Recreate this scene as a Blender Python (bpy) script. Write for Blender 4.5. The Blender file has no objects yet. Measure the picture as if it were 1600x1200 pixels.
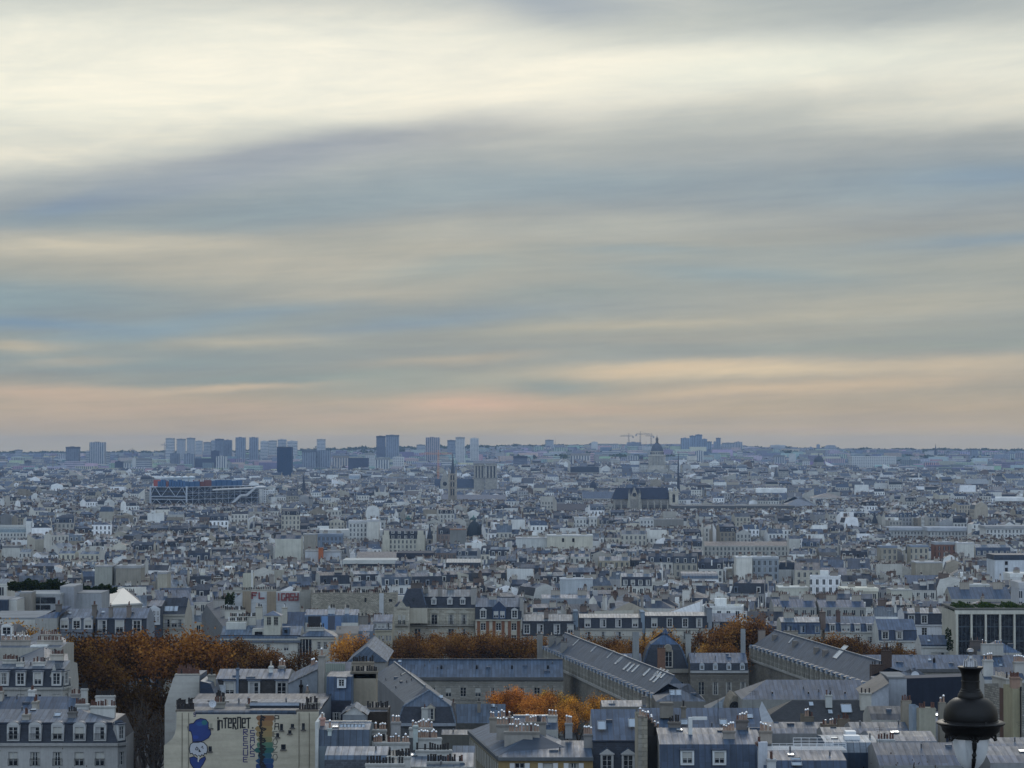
import bpy, math, random
import numpy as np
from mathutils import Vector
sc = bpy.context.scene
COL = sc.collection
# ------------------------------------------------------------------ camera
F = 3900.0                       # focal length in photo pixels (photo 1600 x 1200)
EYE = 77.0                       # metres above the river plain
PITCH = math.atan(98.0 / F)
cam = bpy.data.objects.new('camera', bpy.data.cameras.new('camera'))
COL.objects.link(cam)
cam.location = (0, 0, EYE)
cam.rotation_euler = (math.radians(90) + PITCH, 0, 0)
cam.data.sensor_width = 36.0
cam.data.lens = 36.0 * F / 1600.0
cam.data.clip_start = 0.5
cam.data.clip_end = 60000.0
sc.camera = cam
# ------------------------------------------------------------------ exposure
sc.view_settings.view_transform = 'Standard'
sc.view_settings.look = 'None'
sc.view_settings.exposure = 0.0
sc.view_settings.gamma = 1.0
sc.cycles.max_bounces = 4
sc.cycles.diffuse_bounces = 2
sc.cycles.glossy_bounces = 2
sc.cycles.transmission_bounces = 3
sc.cycles.transparent_max_bounces = 6
sc.cycles.volume_bounces = 0
sc.cycles.use_denoising = True
sc.cycles.caustics_reflective = False
sc.cycles.caustics_refractive = False
sc.cycles.sample_clamp_indirect = 4.0

# ------------------------------------------------------------------ node helper
class NT:
    def __init__(s, tree):
        s.t = tree
        s.n = tree.nodes
        s.l = tree.links
    def put(s, sock, v):
        if isinstance(v, bpy.types.NodeSocket): s.l.new(v, sock)
        elif v is not None:
            if sock.type == 'RGBA' and len(v) == 3: v = (*v, 1)
            sock.default_value = v
    def new(s, kind, out=0, ins=None, **props):
        n = s.n.new(kind)
        for k, v in props.items(): setattr(n, k, v)
        for k, v in (ins or {}).items(): s.put(n.inputs[k], v)
        return n.outputs[out] if out is not None else n
    def m(s, op, a, b=None, c=None, clamp=False):
        n = s.n.new('ShaderNodeMath'); n.operation = op; n.use_clamp = clamp
        for i, v in enumerate((a, b, c)):
            if v is not None: s.put(n.inputs[i], v)
        return n.outputs[0]
    def mix(s, f, a, b, mode='MIX'):
        n = s.n.new('ShaderNodeMix'); n.data_type = 'RGBA'; n.blend_type = mode
        s.put(n.inputs[0], f); s.put(n.inputs[6], a); s.put(n.inputs[7], b)
        return n.outputs[2]
    def comb(s, x, y, z=0.0):
        return s.new('ShaderNodeCombineXYZ', 0, {0: x, 1: y, 2: z})
    def noise(s, vec, scale, detail=3, rough=0.5, out=0, dist=0.0):
        return s.new('ShaderNodeTexNoise', out, {'Vector': vec, 'Scale': scale, 'Detail': detail, 'Roughness': rough, 'Distortion': dist})
    def ramp(s, fac, stops, interp='LINEAR'):
        n = s.n.new('ShaderNodeValToRGB'); n.color_ramp.interpolation = interp
        e = n.color_ramp.elements
        while len(e) > 1: e.remove(e[-1])
        for i, (p, c) in enumerate(stops):
            if not hasattr(c, '__len__'): c = (c, c, c)
            k = e[0] if i == 0 else e.new(p)
            k.position = p; k.color = (*c, 1)
        s.put(n.inputs[0], fac)
        return n.outputs[0]

def lin(r, g, b):
    return tuple(((c / 255) / 12.92 if c <= 10 else ((c / 255 + 0.055) / 1.055) ** 2.4) for c in (r, g, b))

# ------------------------------------------------------------------ sky: Nishita plus banks of cloud, all set by direction
SUN_EL, SUN_AZ = math.radians(28), math.radians(4)     # azimuth from +Y, negative = to the left
w = bpy.data.worlds.new('World'); sc.world = w; w.use_nodes = True
g = NT(w.node_tree); g.n.clear()
SKY = g.new('ShaderNodeTexSky', 0, sky_type='NISHITA', sun_disc=False, sun_elevation=SUN_EL, sun_rotation=SUN_AZ)
dv = g.new('ShaderNodeTexCoord', 'Generated')
sp = g.new('ShaderNodeSeparateXYZ', None, {0: dv})
az = g.m('MULTIPLY', g.m('ARCTAN2', sp.outputs[0], sp.outputs[1]), F / 100)      # hundreds of photo pixels
el = g.m('MULTIPLY', g.m('ARCSINE', sp.outputs[2]), F / 100)
qa = g.m('MULTIPLY', az, 0.16); qe = g.m('MULTIPLY', el, 0.75)
wv = g.comb(qa, qe, 1.7)
w1 = g.noise(wv, 0.9, 4, 0.55, out=1)
ws = g.new('ShaderNodeSeparateXYZ', None, {0: w1})
wf = g.noise(g.comb(g.m('MULTIPLY', az, 0.5), g.m('MULTIPLY', g.m('SUBTRACT', el, g.m('MULTIPLY', az, 0.08)), 2.0), 8.0), 1.0, 5, 0.62)
e2 = g.m('ADD', g.m('ADD', el, g.m('MULTIPLY', g.m('SUBTRACT', ws.outputs[0], 0.5), 0.28)), g.m('MULTIPLY', g.m('SUBTRACT', wf, 0.5), 0.22))
a2 = g.m('ADD', az, g.m('MULTIPLY', g.m('SUBTRACT', ws.outputs[1], 0.5), 1.5))
def sky_y(y): return (698 - y) / 100
base = [(698, (160, 156, 138)), (680, (164, 157, 139)), (640, (158, 150, 138)), (600, (132, 139, 140)), (560, (114, 134, 145)), (520, (122, 139, 146)), (480, (116, 135, 147)), (430, (140, 148, 148)),
        (380, (146, 149, 146)), (330, (126, 139, 150)), (280, (122, 138, 151)), (225, (146, 154, 158)), (185, (202, 201, 191)), (130, (238, 234, 217)), (60, (226, 226, 213)), (0, (190, 194, 189)), (-80, (180, 184, 184)), (-300, (205, 207, 202))]
TOP = sky_y(-300)
col = g.ramp(g.m('DIVIDE', e2, TOP), [(max(0, sky_y(y)) / TOP, lin(*c)) for y, c in base])
# x, y, rx, ry, tilt (rise per unit x), colour, strength
blobs = [
    (90, 170, 520, 95, .05, (243, 240, 222), .9), (40, 250, 260, 35, .06, (226, 222, 207), .8), (560, 110, 520, 75, .02, (246, 241, 224), .85), (500, 232, 330, 22, .16, (133, 144, 161), .8), (760, 205, 160, 18, .04, (152, 157, 159), .6),
    (110, 335, 75, 17, .3, (95, 129, 165), .95), (190, 320, 190, 20, .22, (113, 139, 160), .7), (30, 355, 200, 12, 0, (124, 143, 154), .6), (430, 335, 300, 22, .1, (122, 145, 158), .8), (700, 290, 320, 34, .1, (124, 145, 158), .75), (330, 285, 240, 16, .18, (135, 147, 163), .6),
    (150, 392, 210, 20, .01, (196, 188, 171), .95), (380, 420, 330, 26, .02, (168, 165, 156), .8), (620, 365, 200, 24, .14, (166, 167, 160), .7), (600, 455, 240, 16, .05, (166, 163, 154), .7), (710, 415, 120, 16, .1, (129, 148, 154), .6),
    (30, 470, 220, 24, -.02, (111, 143, 160), .75), (60, 508, 190, 12, -.05, (90, 132, 165), .9), (230, 520, 180, 14, .12, (100, 137, 161), .8), (390, 492, 110, 10, .12, (106, 138, 160), .8), (640, 505, 170, 13, .1, (100, 135, 160), .85), (230, 570, 260, 20, -.02, (106, 138, 152), .8), (420, 595, 260, 10, .03, (102, 135, 147), .8), (640, 600, 200, 20, .02, (109, 137, 144), .7),
    (390, 535, 130, 9, .05, (163, 162, 153), .8), (20, 545, 90, 9, 0, (172, 165, 150), .8), (120, 565, 100, 7, .03, (158, 156, 150), .6), (720, 562, 130, 8, .05, (168, 160, 148), .7),
    (90, 618, 170, 13, -.03, (177, 159, 146), .85), (350, 609, 130, 5, .05, (186, 170, 153), .8), (330, 640, 260, 10, .0, (174, 157, 145), .7), (100, 660, 330, 16, 0, (166, 154, 145), .6), (735, 634, 110, 13, .0, (190, 162, 149), .95), (600, 655, 200, 10, 0, (166, 152, 143), .6), (520, 640, 90, 8, 0, (133, 140, 140), .5),
    (1350, 18, 520, 56, -.02, (154, 164, 167), .9), (840, 8, 130, 26, -.1, (142, 156, 170), .8), (1090, 40, 200, 26, .1, (176, 183, 179), .6), (850, 135, 200, 42, .02, (246, 239, 220), .8), (1230, 105, 240, 34, .05, (228, 230, 216), .8), (1460, 180, 260, 30, .04, (212, 212, 200), .8), (1150, 190, 260, 32, .12, (167, 173, 171), .75), (1080, 240, 300, 28, .08, (150, 158, 161), .7),
    (900, 290, 210, 26, .03, (124, 146, 160), .8), (1390, 300, 280, 34, .04, (124, 146, 160), .8), (1540, 285, 150, 16, .03, (108, 138, 163), .85), (970, 350, 210, 22, .02, (164, 168, 163), .75), (1200, 345, 200, 12, .08, (150, 157, 158), .5), (1530, 382, 170, 13, .04, (106, 137, 161), .85), (1160, 430, 210, 16, -.05, (111, 141, 157), .8), (1020, 390, 140, 10, -.03, (118, 143, 156), .7), (1300, 400, 260, 26, 0, (126, 146, 156), .5), (870, 455, 160, 14, 0, (118, 141, 150), .6),
    (1400, 478, 330, 22, .03, (162, 162, 153), .8), (1000, 508, 260, 10, .04, (166, 162, 150), .7), (1250, 515, 300, 8, .03, (138, 144, 144), .6), (1450, 541, 260, 7, .01, (120, 140, 145), .85), (1050, 530, 260, 7, .02, (138, 144, 145), .6),
    (1180, 578, 330, 13, .03, (202, 186, 162), .95), (1000, 585, 200, 9, .1, (196, 178, 156), .8), (1280, 606, 300, 12, .05, (194, 174, 152), .85), (1520, 572, 170, 14, .02, (188, 174, 156), .8), (860, 606, 90, 14, -.03, (109, 136, 145), .95), (900, 645, 120, 7, .0, (172, 152, 140), .6), (1100, 625, 150, 5, .06, (150, 146, 142), .7), (1350, 655, 260, 8, 0, (150, 146, 141), .7), (1000, 660, 180, 6, 0, (148, 147, 145), .6), (1350, 672, 300, 5, 0, (164, 153, 143), .6)]
for x, y, rx, ry, tl, c, st in blobs:
    cx, cy = (x - 800) / 100, sky_y(y)
    dx = g.m('SUBTRACT', a2, cx)
    dy = g.m('SUBTRACT', g.m('SUBTRACT', e2, cy), g.m('MULTIPLY', dx, tl))
    r2 = g.m('ADD', g.m('POWER', g.m('DIVIDE', dx, rx / 100), 2.0), g.m('POWER', g.m('DIVIDE', dy, ry / 100), 2.0))
    k = g.m('MULTIPLY', g.m('EXPONENT', g.m('MULTIPLY', r2, -0.9)), st)
    col = g.mix(k, col, lin(*c))
sl_ = g.m('SUBTRACT', el, g.m('MULTIPLY', az, 0.045))
st = g.noise(g.comb(g.m('MULTIPLY', az, 0.3), g.m('MULTIPLY', sl_, 1.5), 4.0), 1.0, 8, 0.6, dist=0.4)
s2 = g.noise(g.comb(g.m('MULTIPLY', az, 0.5), g.m('MULTIPLY', sl_, 7.0), 2.0), 1.0, 6, 0.62, dist=0.3)
col = g.mix(1.0, col, g.ramp(st, [(0.3, (.81, .85, .89)), (0.5, (.93, .95, .955)), (0.7, (1.08, 1.06, 1.03))]), 'MULTIPLY')
fade = g.m('SUBTRACT', 1.0, g.m('MULTIPLY', g.m('SUBTRACT', el, 4.2), 0.6, clamp=True))
col = g.mix(g.m('ADD', g.m('MULTIPLY', fade, 0.7), 0.2), col, g.mix(1.0, col, g.ramp(s2, [(0.3, (.90, .93, .96)), (0.5, 1.0), (0.7, (1.10, 1.07, 1.03))]), 'MULTIPLY'))
# away from the view the overcast turns bluer and, overhead, brighter
up = g.m('MULTIPLY', g.m('SUBTRACT', el, 9.0), 1 / 24, clamp=True)
col = g.mix(up, col, (0.44, 0.55, 0.70))
nrth = g.m('MULTIPLY', g.m('SUBTRACT', 0.1, sp.outputs[1]), 1.4, clamp=True)
col = g.mix(nrth, col, (0.90, 1.12, 1.40))
col10 = g.mix(1.0, col, (10.0, 10.0, 10.0), 'MULTIPLY')
fin = g.mix(0.93, SKY, col10)
bg = g.new('ShaderNodeBackground', 0, {'Color': fin, 'Strength': 0.1})
g.l.new(bg, g.new('ShaderNodeOutputWorld', None).inputs[0])
w.cycles.sampling_method = 'MANUAL'; w.cycles.sample_map_resolution = 1024

# ------------------------------------------------------------------ the sun, veiled, ahead of us and to the left
sl = bpy.data.lights.new('sun', 'SUN'); sl.energy = 0.6; sl.angle = math.radians(20); sl.color = (1.0, 0.93, 0.82)
sun = bpy.data.objects.new('sun', sl); COL.objects.link(sun)
sd = Vector((math.sin(SUN_AZ) * math.cos(SUN_EL), math.cos(SUN_AZ) * math.cos(SUN_EL), math.sin(SUN_EL)))
sun.rotation_euler = sd.to_track_quat('Z', 'Y').to_euler()
sun.location = (0, 0, 400)

# ------------------------------------------------------------------ placing: photo pixel + distance -> metres
CP, SP = math.cos(PITCH), math.sin(PITCH)
def at(px, py, D):
    """world point seen at photo pixel (px, py) that stands D metres ahead"""
    X, Y = (px - 800) / F, (600 - py) / F
    wy = CP - Y * SP; wz = SP + Y * CP
    k = D / wy
    return Vector((X * k, D, EYE + wz * k))
def zat(py, D): return at(800, py, D).z
def xat(px, D): return (px - 800) / F * D
GP = [(0, 73), (20, 71), (40, 65), (90, 51), (150, 39), (250, 27), (350, 21), (450, 16), (550, 13), (650, 10), (800, 6), (1000, 2), (1500, 0), (4000, 0), (5200, 3), (6500, 9), (8000, 28), (9200, 45), (10500, 47), (14000, 35)]
RIDGE = [(-600, -3), (0, -3), (400, 2), (600, 8), (860, 18), (980, 28), (1120, 30), (1190, 18), (1300, 9), (1600, 6), (2200, 4)]
def interp(tab, v):
    if v <= tab[0][0]: return tab[0][1]
    for (a, p), (b, q) in zip(tab, tab[1:]):
        if v <= b: return p + (q - p) * (v - a) / (b - a)
    return tab[-1][1]
def ground(x, D):
    z = interp(GP, D)
    if D > 5000:
        px = 800 + x / max(D, 1) * F
        k = min(1, (D - 5000) / 4200)
        z += interp(RIDGE, px) * k + 3.5 * math.sin(x / 310 + 1) * k + 2.5 * math.sin(x / 133) * k
    z += 22 * math.exp(-(((x - 270) / 400) ** 2 + ((D - 4550) / 450) ** 2))
    return z
# ------------------------------------------------------------------ materials
MATS = {}
def mat(name):
    m = bpy.data.materials.new(name); m.use_nodes = True
    t = NT(m.node_tree); t.n.clear()
    MATS[name] = m
    return t
def finish(t, col, rough=0.7, metal=0.0, bump=None, bdist=0.02, spec=0.5, **kw):
    p = t.new('ShaderNodeBsdfPrincipled', None)
    t.put(p.inputs['Base Color'], col); t.put(p.inputs['Roughness'], rough); t.put(p.inputs['Metallic'], metal)
    t.put(p.inputs['Specular IOR Level'], spec)
    for k, v in kw.items(): t.put(p.inputs[k], v)
    if bump is not None:
        b = t.new('ShaderNodeBump', 0, {'Height': bump, 'Distance': bdist, 'Strength': 1.0})
        t.l.new(b, p.inputs['Normal'])
    t.l.new(p.outputs[0], t.new('ShaderNodeOutputMaterial', None).inputs[0])
def attr(t): return t.new('ShaderNodeAttribute', 'Color', attribute_name='col')
def pos(t): return t.new('ShaderNodeNewGeometry', 'Position')
def uvs(t):
    s = t.new('ShaderNodeSeparateXYZ', None, {0: t.new('ShaderNodeUVMap', 0, uv_map='uv')})
    return s.outputs[0], s.outputs[1]
def wear(t, c, lo=0.78, hi=1.12, sc1=0.22, sc2=2.5):
    p = pos(t)
    a = t.noise(p, sc1, 4, 0.6); b = t.noise(p, sc2, 3, 0.6)
    v = t.m('ADD', t.m('MULTIPLY', a, 0.65), t.m('MULTIPLY', b, 0.35))
    return t.mix(1.0, c, t.ramp(v, [(0.3, lo), (0.7, hi)]), 'MULTIPLY')
# plaster and stone: blotches plus streaks that run down the wall
def wall_color(t, c):
    c = wear(t, c)
    u, v = uvs(t)
    st = t.noise(t.comb(t.m('MULTIPLY', u, 1.1), t.m('MULTIPLY', v, 0.09), 3.0), 1.0, 4, 0.6)
    return t.mix(1.0, c, t.ramp(st, [(0.32, 0.80), (0.55, 1.0), (0.8, 1.06)]), 'MULTIPLY')
t = mat('plaster'); finish(t, wall_color(t, attr(t)), 0.88, bump=t.noise(pos(t), 6, 4), bdist=0.01, spec=0.2)
# facade with rows of shut windows (far and mid houses: a window is a pixel or two)
t = mat('facade')
u, v = uvs(t)
c = wall_color(t, attr(t))
cu, cv = t.m('DIVIDE', u, 2.5), t.m('DIVIDE', t.m('SUBTRACT', v, 0.5), 3.05)
fu, fv = t.m('FRACT', cu), t.m('FRACT', cv)
rnd = t.new('ShaderNodeTexWhiteNoise', 0, {'Vector': t.comb(t.m('FLOOR', cu), t.m('FLOOR', cv), 0.0)}, noise_dimensions='3D')
def band(t, f, a, b): return t.m('MULTIPLY', t.m('GREATER_THAN', f, a), t.m('LESS_THAN', f, b))
win = t.m('MULTIPLY', band(t, fu, 0.30, 0.70), band(t, fv, 0.12, 0.78))
gl = t.m('MULTIPLY', win, t.m('SUBTRACT', 1.0, band(t, fu, 0.47, 0.53)))
wc = t.mix(t.m('GREATER_THAN', rnd, 0.72), (0.02, 0.025, 0.035), (0.16, 0.17, 0.17))
c = t.mix(win, c, (0.4, 0.4, 0.38)); c = t.mix(gl, c, wc)
line = t.m('GREATER_THAN', fv, 0.95)
c = t.mix(t.m('MULTIPLY', line, 0.35), c, (0.12, 0.12, 0.12))
finish(t, c, t.m('SUBTRACT', 0.85, t.m('MULTIPLY', gl, 0.6)), spec=0.3)
# zinc sheets with standing seams
def zinc(name, pitch, lo, hi, rough, metal, mul=1.0):
    t = mat(name)
    u, v = uvs(t)
    cu = t.m('DIVIDE', u, pitch)
    fu = t.m('FRACT', cu)
    sheet = t.m('FLOOR', t.m('DIVIDE', v, 2.0))
    r = t.new('ShaderNodeTexWhiteNoise', 0, {'Vector': t.comb(t.m('FLOOR', cu), sheet, 0.0)}, noise_dimensions='3D')
    c = t.mix(1.0, wear(t, attr(t), 0.72, 1.18, 0.35, 3.0), (.37, .43, .51), 'MULTIPLY')
    c = t.mix(1.0, c, t.ramp(r, [(0.0, lo), (1.0, hi)]), 'MULTIPLY')
    st = t.noise(t.comb(t.m('MULTIPLY', u, 2.2), t.m('MULTIPLY', v, 0.25), 1.0), 1.0, 5, 0.65)
    c = t.mix(1.0, c, t.ramp(st, [(0.3, 0.74), (0.6, 1.04), (0.8, 1.12)]), 'MULTIPLY')
    lap = t.m('LESS_THAN', t.m('FRACT', t.m('ADD', t.m('DIVIDE', v, 2.0), t.m('MULTIPLY', t.m('FLOOR', cu), 0.37))), 0.03)
    c = t.mix(t.m('MULTIPLY', lap, 0.35), c, (0.03, 0.035, 0.045))
    seam = t.m('LESS_THAN', fu, 0.13)
    c = t.mix(t.m('MULTIPLY', seam, 0.62), c, (0.03, 0.035, 0.045))
    finish(t, c, t.ramp(st, [(0.3, rough + 0.12), (0.7, rough - 0.06)]), metal, bump=t.m('LESS_THAN', fu, 0.12), bdist=0.04, spec=mul)
zinc('zinc', 0.72, 0.72, 1.2, 0.5, 0.0, .3)
zinc('zinc_far', 1.4, 0.85, 1.12, 0.55, 0.0, .3)
# slate
t = mat('slate')
u, v = uvs(t)
br = t.new('ShaderNodeTexBrick', None, {'Vector': t.comb(t.m('MULTIPLY', u, 1.0), t.m('MULTIPLY', v, 1.0)), 'Scale': 1.0, 'Mortar Size': 0.012, 'Brick Width': 0.36, 'Row Height': 0.22, 'Color1': (0.8, 0.8, 0.8), 'Color2': (1.25, 1.25, 1.25), 'Mortar': (0.5, 0.5, 0.5)})
finish(t, t.mix(1.0, wear(t, attr(t), 0.7, 1.25, 0.3, 2.0), br.outputs[0], 'MULTIPLY'), 0.62, bump=br.outputs[1], bdist=-0.01, spec=0.3)
# rubble stone and brick
def masonry(name, bw, rh, m, c1, c2, mo):
    t = mat(name)
    u, v = uvs(t)
    wob = t.noise(t.comb(u, v), 1.2, 2, out=1)
    vec = t.new('ShaderNodeVectorMath', 0, {0: t.comb(u, v), 1: t.new('ShaderNodeVectorMath', 0, {0: wob, 1: (0.25 * bw,) * 3}, operation='MULTIPLY')}, operation='ADD')
    br = t.new('ShaderNodeTexBrick', None, {'Vector': vec, 'Scale': 1.0, 'Mortar Size': m, 'Brick Width': bw, 'Row Height': rh, 'Color1': c1, 'Color2': c2, 'Mortar': mo})
    finish(t, t.mix(1.0, wear(t, attr(t), 0.65, 1.2), br.outputs[0], 'MULTIPLY'), 0.9, bump=t.m('ADD', br.outputs[1], t.m('MULTIPLY', t.noise(vec, 5, 4), -0.5)), bdist=-0.03, spec=0.2)
masonry('rubble', 0.55, 0.3, 0.03, (0.75, 0.75, 0.75), (1.3, 1.3, 1.3), (0.5, 0.5, 0.5))
masonry('ashlar', 1.1, 0.5, 0.012, (0.85, 0.85, 0.85), (1.15, 1.15, 1.15), (0.55, 0.55, 0.55))
masonry('brick', 0.24, 0.08, 0.01, (0.8, 0.8, 0.8), (1.25, 1.25, 1.25), (1.2, 1.3, 1.3))
t = mat('gravel_roof'); finish(t, wear(t, attr(t), 0.7, 1.2, 0.15, 1.5), 0.85, spec=0.3)
t = mat('clay'); finish(t, wear(t, attr(t), 0.7, 1.3, 0.8, 5), 0.8, spec=0.3)
t = mat('metal'); finish(t, wear(t, attr(t), 0.7, 1.2, 1.0, 6), 0.28, 0.85)
t = mat('paint'); finish(t, wear(t, attr(t), 0.86, 1.06, 1.0, 6), 0.5, spec=0.4)
t = mat('glass')
gv = t.noise(pos(t), 0.9, 2)
finish(t, t.mix(t.ramp(gv, [(0.5, 0.0), (0.7, 1.0)]), (0.012, 0.015, 0.02), (0.05, 0.06, 0.065)), 0.08, spec=0.6)
t = mat('skylight'); finish(t, (0.36, 0.41, 0.46), 0.15, 0.3, spec=0.8)
t = mat('iron'); finish(t, wear(t, (0.0045, 0.0045, 0.005), 0.6, 1.6, 6, 40), 0.42, 0.0, spec=.25, bump=t.noise(pos(t), 90, 3), bdist=0.0015)
t = mat('ground'); finish(t, wear(t, (0.07, 0.072, 0.075), 0.6, 1.4, 0.01, 0.1), 0.95)
t = mat('asphalt'); finish(t, wear(t, (0.045, 0.045, 0.048), 0.7, 1.3, 0.1, 1.0), 0.9)
t = mat('plastered_hill'); finish(t, wear(t, (0.05, 0.06, 0.05), 0.6, 1.4, 0.004, 0.02), 0.95)
# towers: rows of bands / grids
def tower_mat(name, pu, pv, a, b, dark, mode):
    t = mat(name)
    u, v = uvs(t)
    fu, fv = t.m('FRACT', t.m('DIVIDE', u, pu)), t.m('FRACT', t.m('DIVIDE', v, pv))
    k = {'grid': t.m('MULTIPLY', t.m('GREATER_THAN', fu, a), t.m('GREATER_THAN', fv, b)), 'rows': t.m('GREATER_THAN', fv, b), 'cols': t.m('GREATER_THAN', fu, a)}[mode]
    r = t.new('ShaderNodeTexWhiteNoise', 0, {'Vector': t.comb(t.m('FLOOR', t.m('DIVIDE', u, pu)), t.m('FLOOR', t.m('DIVIDE', v, pv)))}, noise_dimensions='3D')
    dk = t.mix(r, dark, tuple(min(1, c * 2.2 + 0.02) for c in dark))
    finish(t, t.mix(k, wear(t, attr(t), 0.85, 1.08, 0.02, 0.2), dk), 0.6)
tower_mat('tower_grid', 4.2, 3.4, 0.42, 0.5, (0.05, 0.06, 0.08), 'grid')
tower_mat('tower_rows', 6, 4.5, 0.4, 0.5, (0.06, 0.07, 0.09), 'rows')
tower_mat('tower_cols', 5.5, 6, 0.5, 0.4, (0.05, 0.06, 0.08), 'cols')
# foliage: each leaf takes its own tint from the tree's colour
def leafmat(name, ramp):
    t = mat(name)
    g2 = t.new('ShaderNodeAttribute', 'Fac', attribute_name='tint')
    n = t.noise(t.new('ShaderNodeTexCoord', 'Object'), 0.35, 3)
    k = t.m('ADD', t.m('MULTIPLY', g2, 0.75), t.m('MULTIPLY', n, 0.3))
    c = t.mix(1.0, t.ramp(k, ramp), t.new('ShaderNodeObjectInfo', 'Color'), 'MULTIPLY')
    d = t.new('ShaderNodeBsdfDiffuse', 0, {'Color': c})
    tr = t.new('ShaderNodeBsdfTranslucent', 0, {'Color': c})
    t.l.new(t.new('ShaderNodeMixShader', 0, {0: 0.45, 1: d, 2: tr}), t.new('ShaderNodeOutputMaterial', None).inputs[0])
leafmat('leaf', [(0.18, (0.04, 0.026, 0.018)), (0.36, (0.115, 0.058, 0.027)), (0.55, (0.30, 0.145, 0.045)), (0.8, (0.50, 0.29, 0.08))])
leafmat('leaf_green', [(0.15, (0.015, 0.025, 0.01)), (0.5, (0.04, 0.07, 0.02)), (0.85, (0.09, 0.11, 0.03))])
t = mat('bark'); finish(t, wear(t, (0.045, 0.036, 0.03), 0.6, 1.5, 1, 6), 0.9)

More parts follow.
